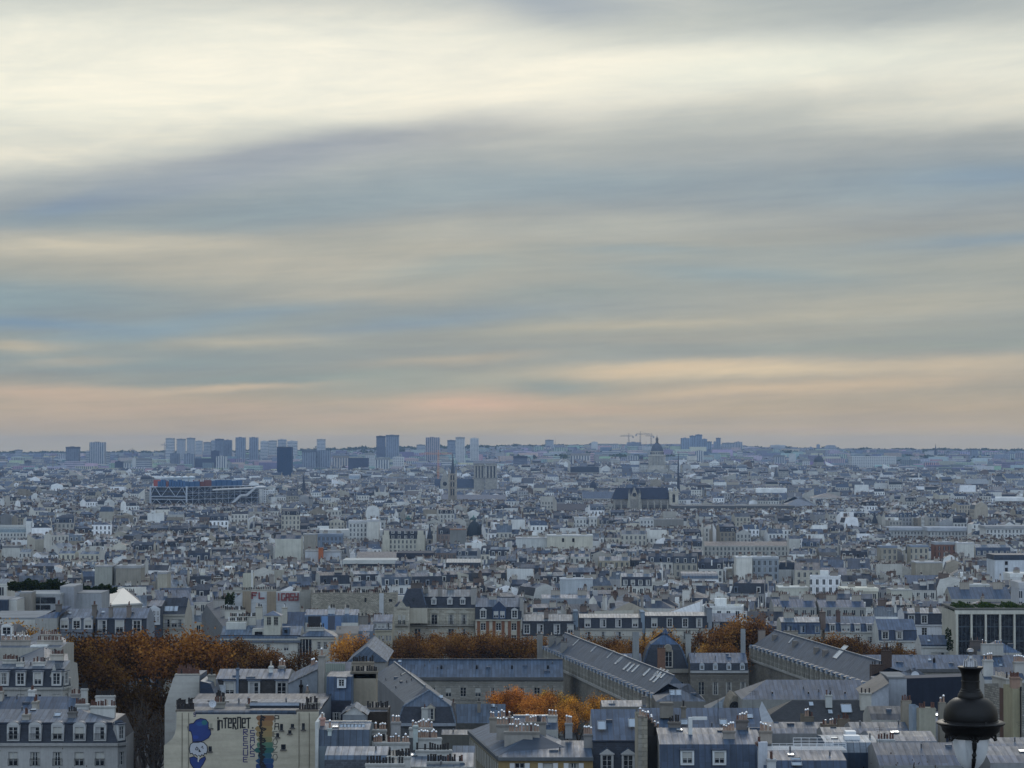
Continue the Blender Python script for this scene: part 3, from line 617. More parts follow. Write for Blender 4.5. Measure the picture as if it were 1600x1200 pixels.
TW = [  # x0 x1 ytop D material colour label
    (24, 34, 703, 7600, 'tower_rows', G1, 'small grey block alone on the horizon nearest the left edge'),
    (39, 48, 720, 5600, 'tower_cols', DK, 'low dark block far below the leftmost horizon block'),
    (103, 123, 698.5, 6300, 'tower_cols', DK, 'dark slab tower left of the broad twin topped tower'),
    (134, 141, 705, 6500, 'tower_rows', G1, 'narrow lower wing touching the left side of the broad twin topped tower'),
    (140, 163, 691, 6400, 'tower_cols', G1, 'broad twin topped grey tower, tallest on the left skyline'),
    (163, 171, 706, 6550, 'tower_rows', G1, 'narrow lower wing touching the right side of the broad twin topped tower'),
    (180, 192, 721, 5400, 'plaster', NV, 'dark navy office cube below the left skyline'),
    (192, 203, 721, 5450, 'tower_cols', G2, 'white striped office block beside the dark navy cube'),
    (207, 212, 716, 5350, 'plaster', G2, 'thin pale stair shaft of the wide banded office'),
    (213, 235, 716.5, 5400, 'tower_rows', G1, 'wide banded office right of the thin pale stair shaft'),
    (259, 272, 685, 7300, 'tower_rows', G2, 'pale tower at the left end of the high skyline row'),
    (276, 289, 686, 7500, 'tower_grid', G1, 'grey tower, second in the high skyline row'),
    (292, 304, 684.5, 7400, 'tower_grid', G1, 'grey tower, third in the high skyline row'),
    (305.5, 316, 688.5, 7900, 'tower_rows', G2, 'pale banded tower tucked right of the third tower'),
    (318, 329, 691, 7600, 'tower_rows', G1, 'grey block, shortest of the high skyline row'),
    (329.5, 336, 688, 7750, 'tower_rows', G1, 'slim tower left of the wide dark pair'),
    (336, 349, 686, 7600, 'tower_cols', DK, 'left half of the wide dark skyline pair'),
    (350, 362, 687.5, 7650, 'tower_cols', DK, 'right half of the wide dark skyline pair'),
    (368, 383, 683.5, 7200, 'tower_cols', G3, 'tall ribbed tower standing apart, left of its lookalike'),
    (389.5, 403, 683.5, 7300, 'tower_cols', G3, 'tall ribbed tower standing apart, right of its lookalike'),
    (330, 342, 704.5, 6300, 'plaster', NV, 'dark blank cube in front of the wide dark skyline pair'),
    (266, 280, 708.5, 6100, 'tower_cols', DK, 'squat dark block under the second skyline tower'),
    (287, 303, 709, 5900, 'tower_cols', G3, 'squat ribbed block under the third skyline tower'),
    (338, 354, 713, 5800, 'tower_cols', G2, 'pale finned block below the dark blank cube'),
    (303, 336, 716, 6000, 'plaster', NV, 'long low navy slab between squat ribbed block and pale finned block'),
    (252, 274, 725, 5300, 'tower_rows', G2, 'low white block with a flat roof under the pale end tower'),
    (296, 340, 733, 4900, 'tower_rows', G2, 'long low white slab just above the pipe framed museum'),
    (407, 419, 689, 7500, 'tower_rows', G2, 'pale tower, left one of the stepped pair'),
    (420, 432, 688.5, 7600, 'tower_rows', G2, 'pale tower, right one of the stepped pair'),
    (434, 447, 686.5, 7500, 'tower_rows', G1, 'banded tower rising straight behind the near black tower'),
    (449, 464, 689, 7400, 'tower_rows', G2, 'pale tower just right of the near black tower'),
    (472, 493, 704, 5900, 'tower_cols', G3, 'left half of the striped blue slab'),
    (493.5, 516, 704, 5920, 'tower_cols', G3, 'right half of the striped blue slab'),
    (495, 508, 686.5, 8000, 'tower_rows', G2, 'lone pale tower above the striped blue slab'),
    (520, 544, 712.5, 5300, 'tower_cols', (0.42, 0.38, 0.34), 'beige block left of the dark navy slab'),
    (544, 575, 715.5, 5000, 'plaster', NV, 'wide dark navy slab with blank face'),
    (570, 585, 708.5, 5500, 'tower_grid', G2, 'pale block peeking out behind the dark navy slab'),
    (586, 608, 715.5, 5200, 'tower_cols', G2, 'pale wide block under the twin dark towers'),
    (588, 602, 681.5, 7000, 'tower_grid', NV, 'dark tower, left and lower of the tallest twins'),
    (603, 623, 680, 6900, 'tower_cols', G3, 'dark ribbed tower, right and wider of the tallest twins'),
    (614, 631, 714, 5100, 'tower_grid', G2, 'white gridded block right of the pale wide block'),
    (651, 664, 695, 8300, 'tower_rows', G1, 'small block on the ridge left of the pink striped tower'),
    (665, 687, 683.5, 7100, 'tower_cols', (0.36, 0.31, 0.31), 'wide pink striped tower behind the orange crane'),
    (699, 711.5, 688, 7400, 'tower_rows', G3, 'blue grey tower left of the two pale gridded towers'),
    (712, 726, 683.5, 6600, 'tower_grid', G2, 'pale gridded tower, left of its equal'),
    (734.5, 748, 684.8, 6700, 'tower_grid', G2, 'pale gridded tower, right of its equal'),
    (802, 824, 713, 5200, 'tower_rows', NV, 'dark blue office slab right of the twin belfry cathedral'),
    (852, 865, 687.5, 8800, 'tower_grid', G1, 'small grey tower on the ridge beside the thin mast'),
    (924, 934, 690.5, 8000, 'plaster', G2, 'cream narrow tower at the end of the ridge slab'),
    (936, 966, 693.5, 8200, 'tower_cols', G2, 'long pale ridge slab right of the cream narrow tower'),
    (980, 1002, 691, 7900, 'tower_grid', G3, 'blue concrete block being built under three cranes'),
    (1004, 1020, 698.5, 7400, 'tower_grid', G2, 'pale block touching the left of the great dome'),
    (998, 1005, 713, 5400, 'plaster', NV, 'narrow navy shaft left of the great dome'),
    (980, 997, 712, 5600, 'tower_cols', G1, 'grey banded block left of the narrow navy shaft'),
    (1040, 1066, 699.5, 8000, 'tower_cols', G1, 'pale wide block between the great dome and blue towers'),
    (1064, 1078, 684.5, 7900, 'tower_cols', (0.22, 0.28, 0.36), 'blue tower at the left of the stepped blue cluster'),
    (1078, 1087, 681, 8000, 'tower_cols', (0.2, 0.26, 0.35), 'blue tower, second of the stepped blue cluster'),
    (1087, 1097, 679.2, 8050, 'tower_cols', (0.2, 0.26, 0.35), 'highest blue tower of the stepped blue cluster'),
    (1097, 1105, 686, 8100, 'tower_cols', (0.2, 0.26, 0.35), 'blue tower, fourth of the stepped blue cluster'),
    (1105, 1112, 690, 8150, 'tower_cols', (0.24, 0.3, 0.37), 'lowest blue tower at the cluster end'),
    (1115, 1119, 690, 8300, 'plaster', G3, 'thin blue step left of the lone blue tower'),
    (1119, 1126, 684.5, 8300, 'tower_cols', G3, 'lone blue tower right of the stepped cluster'),
    (1129, 1148, 692, 8500, 'tower_cols', G1, 'wide blue grey slab on the ridge'),
    (1148, 1160, 690.5, 8550, 'tower_cols', G1, 'taller end of the wide blue grey ridge slab'),
    (1088, 1099, 704, 6200, 'tower_cols', G2, 'pale block low in front of the blue cluster'),
    (1205, 1227, 695.5, 9000, 'tower_rows', G2, 'long low block lying on the right ridge'),
    (1276, 1281, 694.5, 9000, 'plaster', G3, 'thin chimney like tower on the right ridge'),
    (1265, 1269, 698.5, 9000, 'plaster', G3, 'smallest stub left of the thin ridge tower'),
    (1210, 1226, 711.5, 6100, 'tower_cols', G1, 'grey finned block below the right ridge'),
    (1233, 1243, 709, 6000, 'plaster', G2, 'plain pale block right of the grey finned one'),
    (1254, 1265, 717.5, 5400, 'tower_grid', G2, 'small white block left of the hazy low dome'),
    (1331, 1400, 713, 5600, 'tower_grid', G2, 'very long white slab with gridded front'),
    (1517, 1528, 703.5, 7800, 'tower_cols', G3, 'dark small block on the right horizon'),
    (892, 922, 709, 5000, 'tower_cols', (0.5, 0.48, 0.45), 'white colonnaded block with flat top above the dark roofed church'),
    (930, 950, 718, 5200, 'tower_cols', G2, 'white block right of the colonnaded block'),
    (950, 962, 722, 5250, 'tower_grid', G2, 'low gridded block right of the plain white one'),
    (1152, 1160, 704, 6900, 'tower_rows', G2, 'slim pale block under the ridge slab'),
    (636, 650, 726, 4900, 'tower_rows', G2, 'low pale block right of the white gridded block'),
    (776, 790, 698, 8600, 'tower_rows', G2, 'pale ridge block right of the gridded towers'),
    (690, 708, 719, 5600, 'tower_rows', G2, 'white banded slab behind the spire tower'),
]
for T in TW:
    x0, x1, y, D, m, c, lab = T
    k = 0.85 if m == 'plaster' and c is NV else 1.0
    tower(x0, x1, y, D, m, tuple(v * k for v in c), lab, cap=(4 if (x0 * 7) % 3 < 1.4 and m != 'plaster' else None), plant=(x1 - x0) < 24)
# the rounded block on the right ridge
t = empty('rounded_block', xat(1298, 9000), 9000, 44); mb = MB(); h = zat(699, 9000) - 44; ww = 22
mb.prism([(-ww, 0), (ww, 0), (ww, 22), (-ww, 22)], 0, h, 'tower_rows', G1)
mb.build('wall', t); mb = MB(); mb.prism([(-ww, 0), (ww, 0), (ww - 6, 22), (-ww + 6, 22)], h, h + .5, 'plaster', G1)
mb.face([(ww, -1, h), (ww - 8, -1, h + 8), (8 - ww, -1, h + 8), (-ww, -1, h)], 'tower_cols', G1); mb.face([(-ww, 20, h), (8 - ww, 20, h + 8), (ww - 8, 20, h + 8), (ww, 20, h)], 'tower_cols', G1)
mb.face([(8 - ww, -1, h + 8), (ww - 8, -1, h + 8), (ww - 8, 20, h + 8), (8 - ww, 20, h + 8)], 'plaster', G1)
mb.face([(ww, 20, h), (ww - 8, 20, h + 8), (ww - 8, -1, h + 8), (ww, -1, h)], 'plaster', G1); mb.face([(-ww, -1, h), (8 - ww, -1, h + 8), (8 - ww, 20, h + 8), (-ww, 20, h)], 'plaster', G1)
mb.build('roof', t); tag(t, 'broad block with chamfered shoulders on the right ridge', 'tower')
# the near black tower
t, wd, d, h = tower(433, 456, 699.5, 4300, 'plaster', (0.03, 0.065, 0.13), 'near black glass tower, nearest and darkest of all towers', 'glass_tower', plant=False, dp=.9)
mb = MB()
for i in range(13): mb.box(-wd / 2 + wd * i / 12 - .2, -.35, 0, -wd / 2 + wd * i / 12 + .2, -.02, h, 'paint', (.05, .06, .08))
mb.build('facade_fin', t); mb = MB(); mb.box(-wd / 2 - .3, -.5, h, wd / 2 + .3, d + .3, h + 1.5, 'paint', (.05, .055, .07)); mb.build('roof_edge', t)
# a thin mast on the ridge
def mast(x, y0, D, label, h=None, r=0.9):
    z = ground(xat(x, D), D); t = empty('mast', xat(x, D), D, z); H = zat(y0, D) - z
    mb = MB(); mb.bar((0, 0, 0), (0, 0, H * .7), r, 'paint', (.2, .2, .22)); mb.build('shaft', t)
    mb = MB(); mb.bar((0, 0, H * .7), (0, 0, H), r * .4, 'paint', (.3, .12, .1)); mb.build('antenna', t); tag(t, label, 'mast')
mast(867.5, 683, 8800, 'thin mast beside the small grey ridge tower')
mast(1009.5, 689, 8000, 'bare mast between two cranes behind the great dome', r=1.2)
# cranes
def crane(x, ytop, xa, xb, D, c, label, yb=None, s=1.0):
    z = ground(xat(x, D), D) - 2; t = empty('tower_crane', xat(x, D), D, z); H = zat(ytop, D) - z
    q = 1.1 * s
    m_ = MB()
    for sx in (-q, q):
        for sy in (-q, q): m_.bar((sx, sy, 0), (sx, sy, H), .28 * s, 'paint', c)
    k = int(H / (q * 3))
    for i in range(k):
        a, b = H * i / k, H * (i + 1) / k
        m_.bar((-q, -q, a), (q, -q, b), .2 * s, 'paint', c, 3); m_.bar((-q, q, b), (q, q, a), .2 * s, 'paint', c, 3)
    m_.build('mast', t)
    A, B = xat(xa, D) - xat(x, D), xat(xb, D) - xat(x, D)
    j = MB(); j.bar((A, 0, H), (B, 0, H), .5 * s, 'paint', c); j.bar((A * .9 if abs(A) > abs(B) else A, 0, H + 1.8 * s), (B if abs(A) > abs(B) else B * .9, 0, H + 1.8 * s), .3 * s, 'paint', c)
    n = int(abs(B - A) / 4)
    for i in range(n): j.bar((A + (B - A) * i / n, 0, H), (A + (B - A) * (i + .5) / n, 0, H + 1.8 * s), .2 * s, 'paint', c, 3)
    j.build('jib', t)
    m_ = MB(); e = A if abs(A) < abs(B) else B
    m_.box(e - 1.5 * s, -1, H - 4 * s, e + 1.5 * s, 1, H, 'plaster', (.3, .3, .3), bottom=True); m_.build('counterweight', t)
    m_ = MB(); m_.bar((0, 0, H), (0, 0, H + 6 * s), .6 * s, 'paint', c); m_.bar((0, 0, H + 6 * s), (A * .7, 0, H + 1.8 * s), .12 * s, 'paint', c, 3); m_.bar((0, 0, H + 6 * s), (B * .7, 0, H + 1.8 * s), .12 * s, 'paint', c, 3)
    m_.build('apex', t); tag(t, label, 'crane', 'tower cranes')
crane(982.5, 681.5, 969, 989, 7850, (.16, .13, .11), 'leftmost of three cranes over the block being built', s=1.5)
crane(1000.5, 678.5, 994, 1016, 7850, (.16, .13, .11), 'highest crane, middle of three by the great dome', s=1.5)
crane(1017.5, 681.3, 1008, 1021, 7600, (.16, .13, .11), 'crane closest to the great dome, arm pointing left', s=1.5)
crane(685, 709.5, 655, 707, 3900, (.55, .22, .09), 'orange crane over the cathedral left of its spire', s=1.0)
crane(83, 712.5, 78, 96, 5600, (.2, .16, .14), 'dim crane left of the dark slab tower', s=1.1)
crane(207.5, 703.5, 201, 211, 7500, (.2, .17, .15), 'tiny crane on the ridge above the banded office', s=1.2)
crane(257.5, 695.5, 251, 261, 7300, (.16, .14, .13), 'tiny crane left of the pale end tower', s=1.3)

# ------------------------------------------------------------------ the pipe framed museum
def museum():
    D = 2900
    ax = Vector((xat(292, D), D)); bx = Vector((xat(411, 3050), 3050)); cx = Vector((xat(238, 2925), 2925))
    L = (bx - ax).length; Wd = (cx - ax).length; rot = math.atan2(bx.y - ax.y, bx.x - ax.x); zt = zat(761, D); g0 = 0.0
    t = empty('pipe_framed_museum', ax.x, ax.y, g0, rot); H = zt
    # local: x along the long west face, y across (away and to the left)
    mb = MB(); mb.box(1.5, 1.5, 0, L - 8, Wd - 1, H - 1, 'glass', (.03, .05, .09), top='gravel_roof', tcol=(.1, .13, .18))
    for i in range(1, 6): mb.box(1.2, 1.0, H * i / 6 - .5, L - 7.5, Wd - .6, H * i / 6 + .4, 'paint', (.07, .10, .17))
    mb.build('wall', t)
    W = (.40, .44, .50)
    fr = MB()
    for i in range(14):
        x = L * i / 13
        fr.bar((x, 0, 0), (x, 0, H), .3 if i else .65, 'paint', W, 6)
    for k in (0.28, .52, .76, 1.0): fr.bar((0, 0, H * k), (L, 0, H * k), .3, 'paint', W, 6)
    for i in range(13):
        a, b = L * i / 13, L * (i + 1) / 13
        for k0, k1 in ((.28, .52), (.52, .76), (.76, 1)): fr.bar((a, 0, H * (k0 if i % 2 else k1)), (b, 0, H * (k1 if i % 2 else k0)), .14, 'paint', W, 4)
    fr.build('west_frame', t)
    fr = MB()
    for y in (0, Wd): fr.bar((0, y, 0), (0, y, H + 1), 1.0, 'paint', W, 8)
    for k in (.28, .52, .62, 1.0): fr.bar((0, 0, H * k), (0, Wd, H * k), .5, 'paint', W, 6)
    for a, b, k0, k1 in ((0, .12, .62, 1), (.12, .3, 1, .62), (.3, .5, .62, 1), (.5, .7, 1, .62), (.7, .88, .62, 1), (.88, 1, 1, .62), (0, .15, .28, .52), (.15, .35, .52, .28), (.35, .5, .28, .52), (.5, .65, .52, .28), (.65, .85, .28, .52), (.85, 1, .52, .28)):
        fr.bar((0, Wd * a, H * k0), (0, Wd * b, H * k1), .36, 'paint', W, 5)
    fr.build('end_frame', t)
    es = MB()    # escalator tube climbing the west face
    pts = [(L, .93), (L * .90, .93), (L * .72, .62), (L * .62, .62), (L * .47, .30), (L * .36, .30)]
    pts = [(L * 1.0, H * .90), (L * .86, H * .90), (L * .74, H * .6), (L * .66, H * .6), (L * .54, H * .27), (L * .44, H * .27)]
    for p, q in zip(pts, pts[1:]): es.bar((p[0], -3.5, p[1]), (q[0], -3.5, q[1]), 1.7, 'paint', (.42, .44, .46), 8)
    es.build('escalator_tube', t)
    es = MB(); es.bar((L * .30, -3.5, H * .86), (L * .98, -3.5, H * .9), 1.1, 'paint', (.5, .5, .5), 8); es.build('walkway_tube', t)
    rg = random.Random(4)
    B, Rr, Wh = (.03, .10, .22), (.16, .045, .035), (.45, .5, .53)
    for k in range(11):      # blue plant boxes along the roof, each with its pipes
        x = 4 + k * (L - 40) / 11; b = MB()
        c = Rr if k in (3,) else B
        b.box(x, 6, H, x + 9.5, 6 + 20, H + 5.5 + rg.random() * 2, 'paint', c)
        b.build('roof_plant', t)
        p = MB()
        for q in range(3): p.bar((x + 1 + q * 3, 7, H + 5), (x + 1 + q * 3, 7, H + 8), .6, 'paint', Wh, 6)
        p.build('pipe', t)
    b = MB()
    for k in range(10): b.box(-.5, 2 + k * 3.9, H, 5, 4.8 + k * 3.9, H + 6.5 + (k % 3), 'paint', B if k != 6 else Rr)
    b.build('roof_plant', t)
    b = MB(); b.box(L * .28, 5, H + .1, L * .36, 22, H + 7.5, 'paint', Rr); b.build('lift_housing', t)
    b = MB(); b.box(2, Wd - 14, H, 12, Wd - 3, H + 8, 'paint', (.3, .06, .05)); b.build('lift_housing', t)
    for k in range(5):
        b = MB(); x = L * (.14 + .085 * k)
        b.lathe([(3.6, H), (3.6, H + 8), (4.6, H + 9.5), (4.6, H + 11), (0, H + 12)], x, 46 if Wd > 50 else 34, 'paint', (.5, .56, .6), 10); b.build('cooling_tower', t)
    tag(t, 'long dark museum in white pipe frames with blue and red rooftop plant', 'museum')
museum()
HOLES.append((xat(325, 2960), 2975, 95, 95)); CAPS.append((228, 420, 2890, 790))

# ------------------------------------------------------------------ the large church with a navy roof
def church():
    D = 2520; x0, x1 = xat(957, D), xat(1046, D); gz = 0
    t = empty('parish_church', (x0 + x1) / 2, D, gz); a, b = x0 - (x0 + x1) / 2, x1 - (x0 + x1) / 2
    ze, zr, za = zat(780, D), zat(762.5, D), zat(789, D)
    S = (.26, .24, .21); N_ = (.018, .026, .05)
    n = MB(); n.box(a + 2, 8, 0, b, 24, ze, 'ashlar', S); n.build('nave', t)
    r = MB(); r.face([(b - .5, 16, zr), (a + 4, 16, zr), (a - .5, 7, ze), (b, 7, ze)], 'slate', N_); r.face([(a + 4, 16, zr), (b - .5, 16, zr), (b, 25, ze), (a - .5, 25, ze)], 'slate', N_)
    r.face([(a + 4, 16, zr), (a - .5, 25, ze), (a - .5, 7, ze)], 'slate', N_); r.face([(b - .5, 16, zr), (b, 7, ze), (b, 25, ze)], 'ashlar', S); r.build('roof', t)
    n = MB(); n.box(a + 1, 0, 0, b - 1, 8, za, 'ashlar', (.14, .135, .13), top='zinc_far', tcol=Z_DARK); n.build('aisle', t)
    tx0, tx1 = xat(983, D) - (x0 + x1) / 2, xat(999, D) - (x0 + x1) / 2; zg = zat(761, D)
    n = MB(); n.box(tx0, -2.5, 0, tx1, 8, ze, 'ashlar', S); c = (tx0 + tx1) / 2
    n.face([(tx1, -2.5, ze), (c, -2.5, zg), (tx0, -2.5, ze)], 'ashlar', (.34, .31, .26)); n.build('transept', t)
    n = MB(); n.face([(tx0, -2.5, ze), (c, -2.5, zg), (c, 16, zg), (tx0, 16, ze)], 'slate', N_); n.face([(c, -2.5, zg), (tx1, -2.5, ze), (tx1, 16, ze), (c, 16, zg)], 'slate', N_); n.build('transept_roof', t)
    n = MB(); n.lathe([(0, 0), (2.1, 0)], 0, 0, 'glass', n=16)
    zc = zat(773, D)
    o = MB()
    o.face([(c + 2.0 * math.cos(k * math.pi / 8), -2.6, zc + 2.0 * math.sin(k * math.pi / 8)) for k in range(16)], 'glass'); o.build('rose_window', t)
    for sx in (tx0, tx1):
        o = MB(); o.box(sx - 1.1, -3.6, 0, sx + 1.1, -1.2, ze + 6, 'ashlar', (.34, .32, .27)); o.lathe([(1.5, ze + 6), (.9, ze + 8), (0, ze + 11)], sx, -2.4, 'slate', (.1, .1, .1), 6); o.build('turret', t)
    nb = 9
    for i in range(nb):      # flying buttresses
        x = a + 2 + (b - a - 4) * i / (nb - 1)
        if tx0 - 1 < x < tx1 + 1: continue
        o = MB(); o.box(x - .6, -3, 0, x + .6, 0, za + 2, 'ashlar', (.36, .34, .29)); o.bar((x, -1, za + 1), (x, 8, ze - 2), .5, 'ashlar', (.3, .28, .24)); o.lathe([(.9, za + 2), (0, za + 5.5)], x, -1.5, 'ashlar', (.3, .28, .24), 4); o.build('buttress', t)
        if i < nb - 1:
            o = MB(); xx = x + (b - a - 4) / (nb - 1) / 2; o.box(xx - 1.2, -.05, 4, xx + 1.2, .2, za - 2.5, 'glass'); o.build('window', t)
    a2, b2 = xat(1046, D) - (x0 + x1) / 2, xat(1060, D) - (x0 + x1) / 2; zt = zat(767, D); Cc = (.5, .46, .38)
    o = MB(); o.box(a2 + .05, 4, 0, b2, 14, zt - 2, 'ashlar', Cc); o.box(a2 - .6, 3.4, zt - 2, b2 + .6, 14.6, zt - .8, 'ashlar', Cc)
    o.box(a2 - .6, 3.4, zat(789, D), b2 + .6, 14.6, zat(788, D), 'ashlar', Cc)
    o.build('bell_tower', t); m = (a2 + b2) / 2
    o = MB(); o.box(m - 1.3, 3.85, zat(785, D), m + 1.3, 4.1, zat(774, D), 'glass'); o.face([(m + 1.3 * math.cos(k * math.pi / 6), 3.8, zat(774, D) + 1.3 * math.sin(k * math.pi / 6)) for k in range(7)], 'glass'); o.build('belfry_opening', t)
    for sx in (a2 + .6, m, b2 - .6):
        o = MB(); o.lathe([(.8, zt - .8), (.8, zt + 1.4), (0, zt + 2.6)], sx, 4.6, 'ashlar', Cc, 6); o.build('pinnacle', t)
    o = MB(); o.lathe([(2.0, zr - 1), (2.0, zr + 1.5), (1.0, zr + 3.5), (.9, zr + 6), (0, zr + 10)], c + 1, 16, 'slate', Z_DARK, 8); o.build('ridge_turret', t)
    tag(t, 'large church with long navy roof, rose gable and pale bell tower', 'church')
church()
HOLES.append((xat(1008, 2530), 2530, 42, 26)); CAPS.append((950, 1064, 2515, 798))

# ------------------------------------------------------------------ cathedral, its spire, and the lone gothic tower in front
def cathedral():
    D = 3700; cx = xat(758.5, D); t = empty('cathedral', cx, D, 0); S = (.33, .31, .27); S2 = (.24, .23, .21)
    zt, zm = zat(724, D), zat(748, D)
    for k, (a, b, dy) in enumerate(((-17.2, -1.4, 6), (-.4, 17.2, 0))):
        o = MB(); o.box(a, dy, 0, b, dy + 14, zm, 'ashlar', S); o.box(a - .6, dy - .6, zm, b + .6, dy + 14.6, zm + 1.2, 'ashlar', S2)
        o.box(a + .8, dy + 2.0, zm + 1.2, b - .8, dy + 13, zt - 4, 'ashlar', (.05, .055, .07))
        for q in range(4):
            x = a + (b - a) * (q + .5) / 4 - 1.3 + (q - 1.5) * .5; o.box(x, dy + .5, zm + 1.2, x + 2.6, dy + 2.4, zt - 4, 'ashlar', S)
        o.box(a - .3, dy, zt - 4, b + .3, dy + 14, zt - 2.4, 'ashlar', S); o.box(a + .4, dy + .6, zt - 2.4, b - .4, dy + 13.4, zt, 'ashlar', S2)
        o.build('belfry', t)
    nx = xat(690, D) - cx; zn = zat(752, D)
    o = MB(); o.box(nx, 12, 0, -17.5, 34, zn - 10, 'ashlar', S2); o.build('nave', t)
    o = MB(); o.face([(-17.5, 23, zn + 3), (nx - 10, 23, zn + 3), (nx - 12, 12, zn - 10), (-17.5, 12, zn - 10)], 'zinc_far', (.13, .16, .22)); o.face([(nx - 10, 23, zn + 3), (-17.5, 23, zn + 3), (-17.5, 34, zn - 10), (nx - 12, 34, zn - 10)], 'zinc_far', Z_DARK); o.build('roof', t)
    gx0, gx1, zg = xat(688, D) - cx, xat(702, D) - cx, zat(733, D); gc = (gx0 + gx1) / 2
    o = MB(); o.box(gx0, 6, 0, gx1, 13, zat(752, D), 'ashlar', S); o.face([(gx1, 6, zat(752, D)), (gc, 6, zg), (gx0, 6, zat(752, D))], 'ashlar', S); o.face([(gc, 6, zg), (gx1, 6, zat(752, D)), (gx1, 23, zat(752, D)), (gc, 23, zg)], 'zinc_far', Z_DARK); o.face([(gx0, 6, zat(752, D)), (gc, 6, zg), (gc, 23, zg), (gx0, 23, zat(752, D))], 'zinc_far', Z_DARK); o.build('transept', t)
    o = MB(); o.face([(gc + 3.2 * math.cos(k * math.pi / 8), 5.9, zat(756, D) + 3.2 * math.sin(k * math.pi / 8)) for k in range(16)], 'glass'); o.build('rose_window', t)
    sx = xat(707, D) - cx
    o = MB(); o.lathe([(3.4, zat(749, D)), (3.0, zat(740, D)), (2.6, zat(733, D)), (1.3, zat(722, D)), (.5, zat(712, D)), (.1, zat(706.5, D))], sx, 23, 'slate', (.04, .05, .07), 8); o.build('spire', t)
    for k in range(10):
        x = nx + 3 + k * 3.2 * 1.5
        if x < -18: o = MB(); o.box(x - .6, 6, 0, x + .6, 8, zn - 14, 'ashlar', S); o.bar((x, 7, zn - 15), (x, 12, zn - 11), .5, 'ashlar', S); o.build('buttress', t)
    tag(t, 'cathedral with two square louvred belfries and thin dark spire', 'cathedral')
    D = 3050; x0, x1 = xat(700.5, D), xat(713.5, D); w2 = (x1 - x0) / 2; t = empty('gothic_tower', (x0 + x1) / 2, D, 0); zt = zat(740, D)
    T = (.30, .26, .21)
    o = MB(); o.box(-w2 + .5, 0, 0, w2 - .5, w2 * 2, zt, 'ashlar', T)
    for z in (zat(762, D), zat(752, D)): o.box(-w2 - .2, -.7, z, w2 + .2, w2 * 2 + .5, z + .7, 'ashlar', T)
    o.build('wall', t)
    for sx in (-w2 + .7, w2 - .7):
        for sy in (.3, 2 * w2 - .3):
            o = MB(); o.box(sx - .9, sy - .9, 0, sx + .9, sy + .9, zt + 1, 'ashlar', (.36, .32, .26)); o.lathe([(1.1, zt + 1), (.7, zt + 3.2), (0, zt + 6)], sx, sy, 'ashlar', T, 4); o.build('corner_buttress', t)
    for z0, z1 in ((zat(774, D), zat(764, D)), (zat(760.5, D), zat(753.5, D)), (zat(750, D), zat(742.5, D))):
        for sx in (-1.5, 1.5):
            o = MB(); o.box(sx - .75, -.12, z0, sx + .75, .2, z1, 'glass'); o.build('window', t)
    tag(t, 'lone gothic stone tower with corner pinnacles, in front of the cathedral', 'tower')
cathedral()
HOLES += [(xat(735, 3710), 3718, 72, 34), (xat(707, 3050), 3054, 16, 14)]; CAPS += [(686, 780, 3690, 768), (698, 716, 3045, 776)]

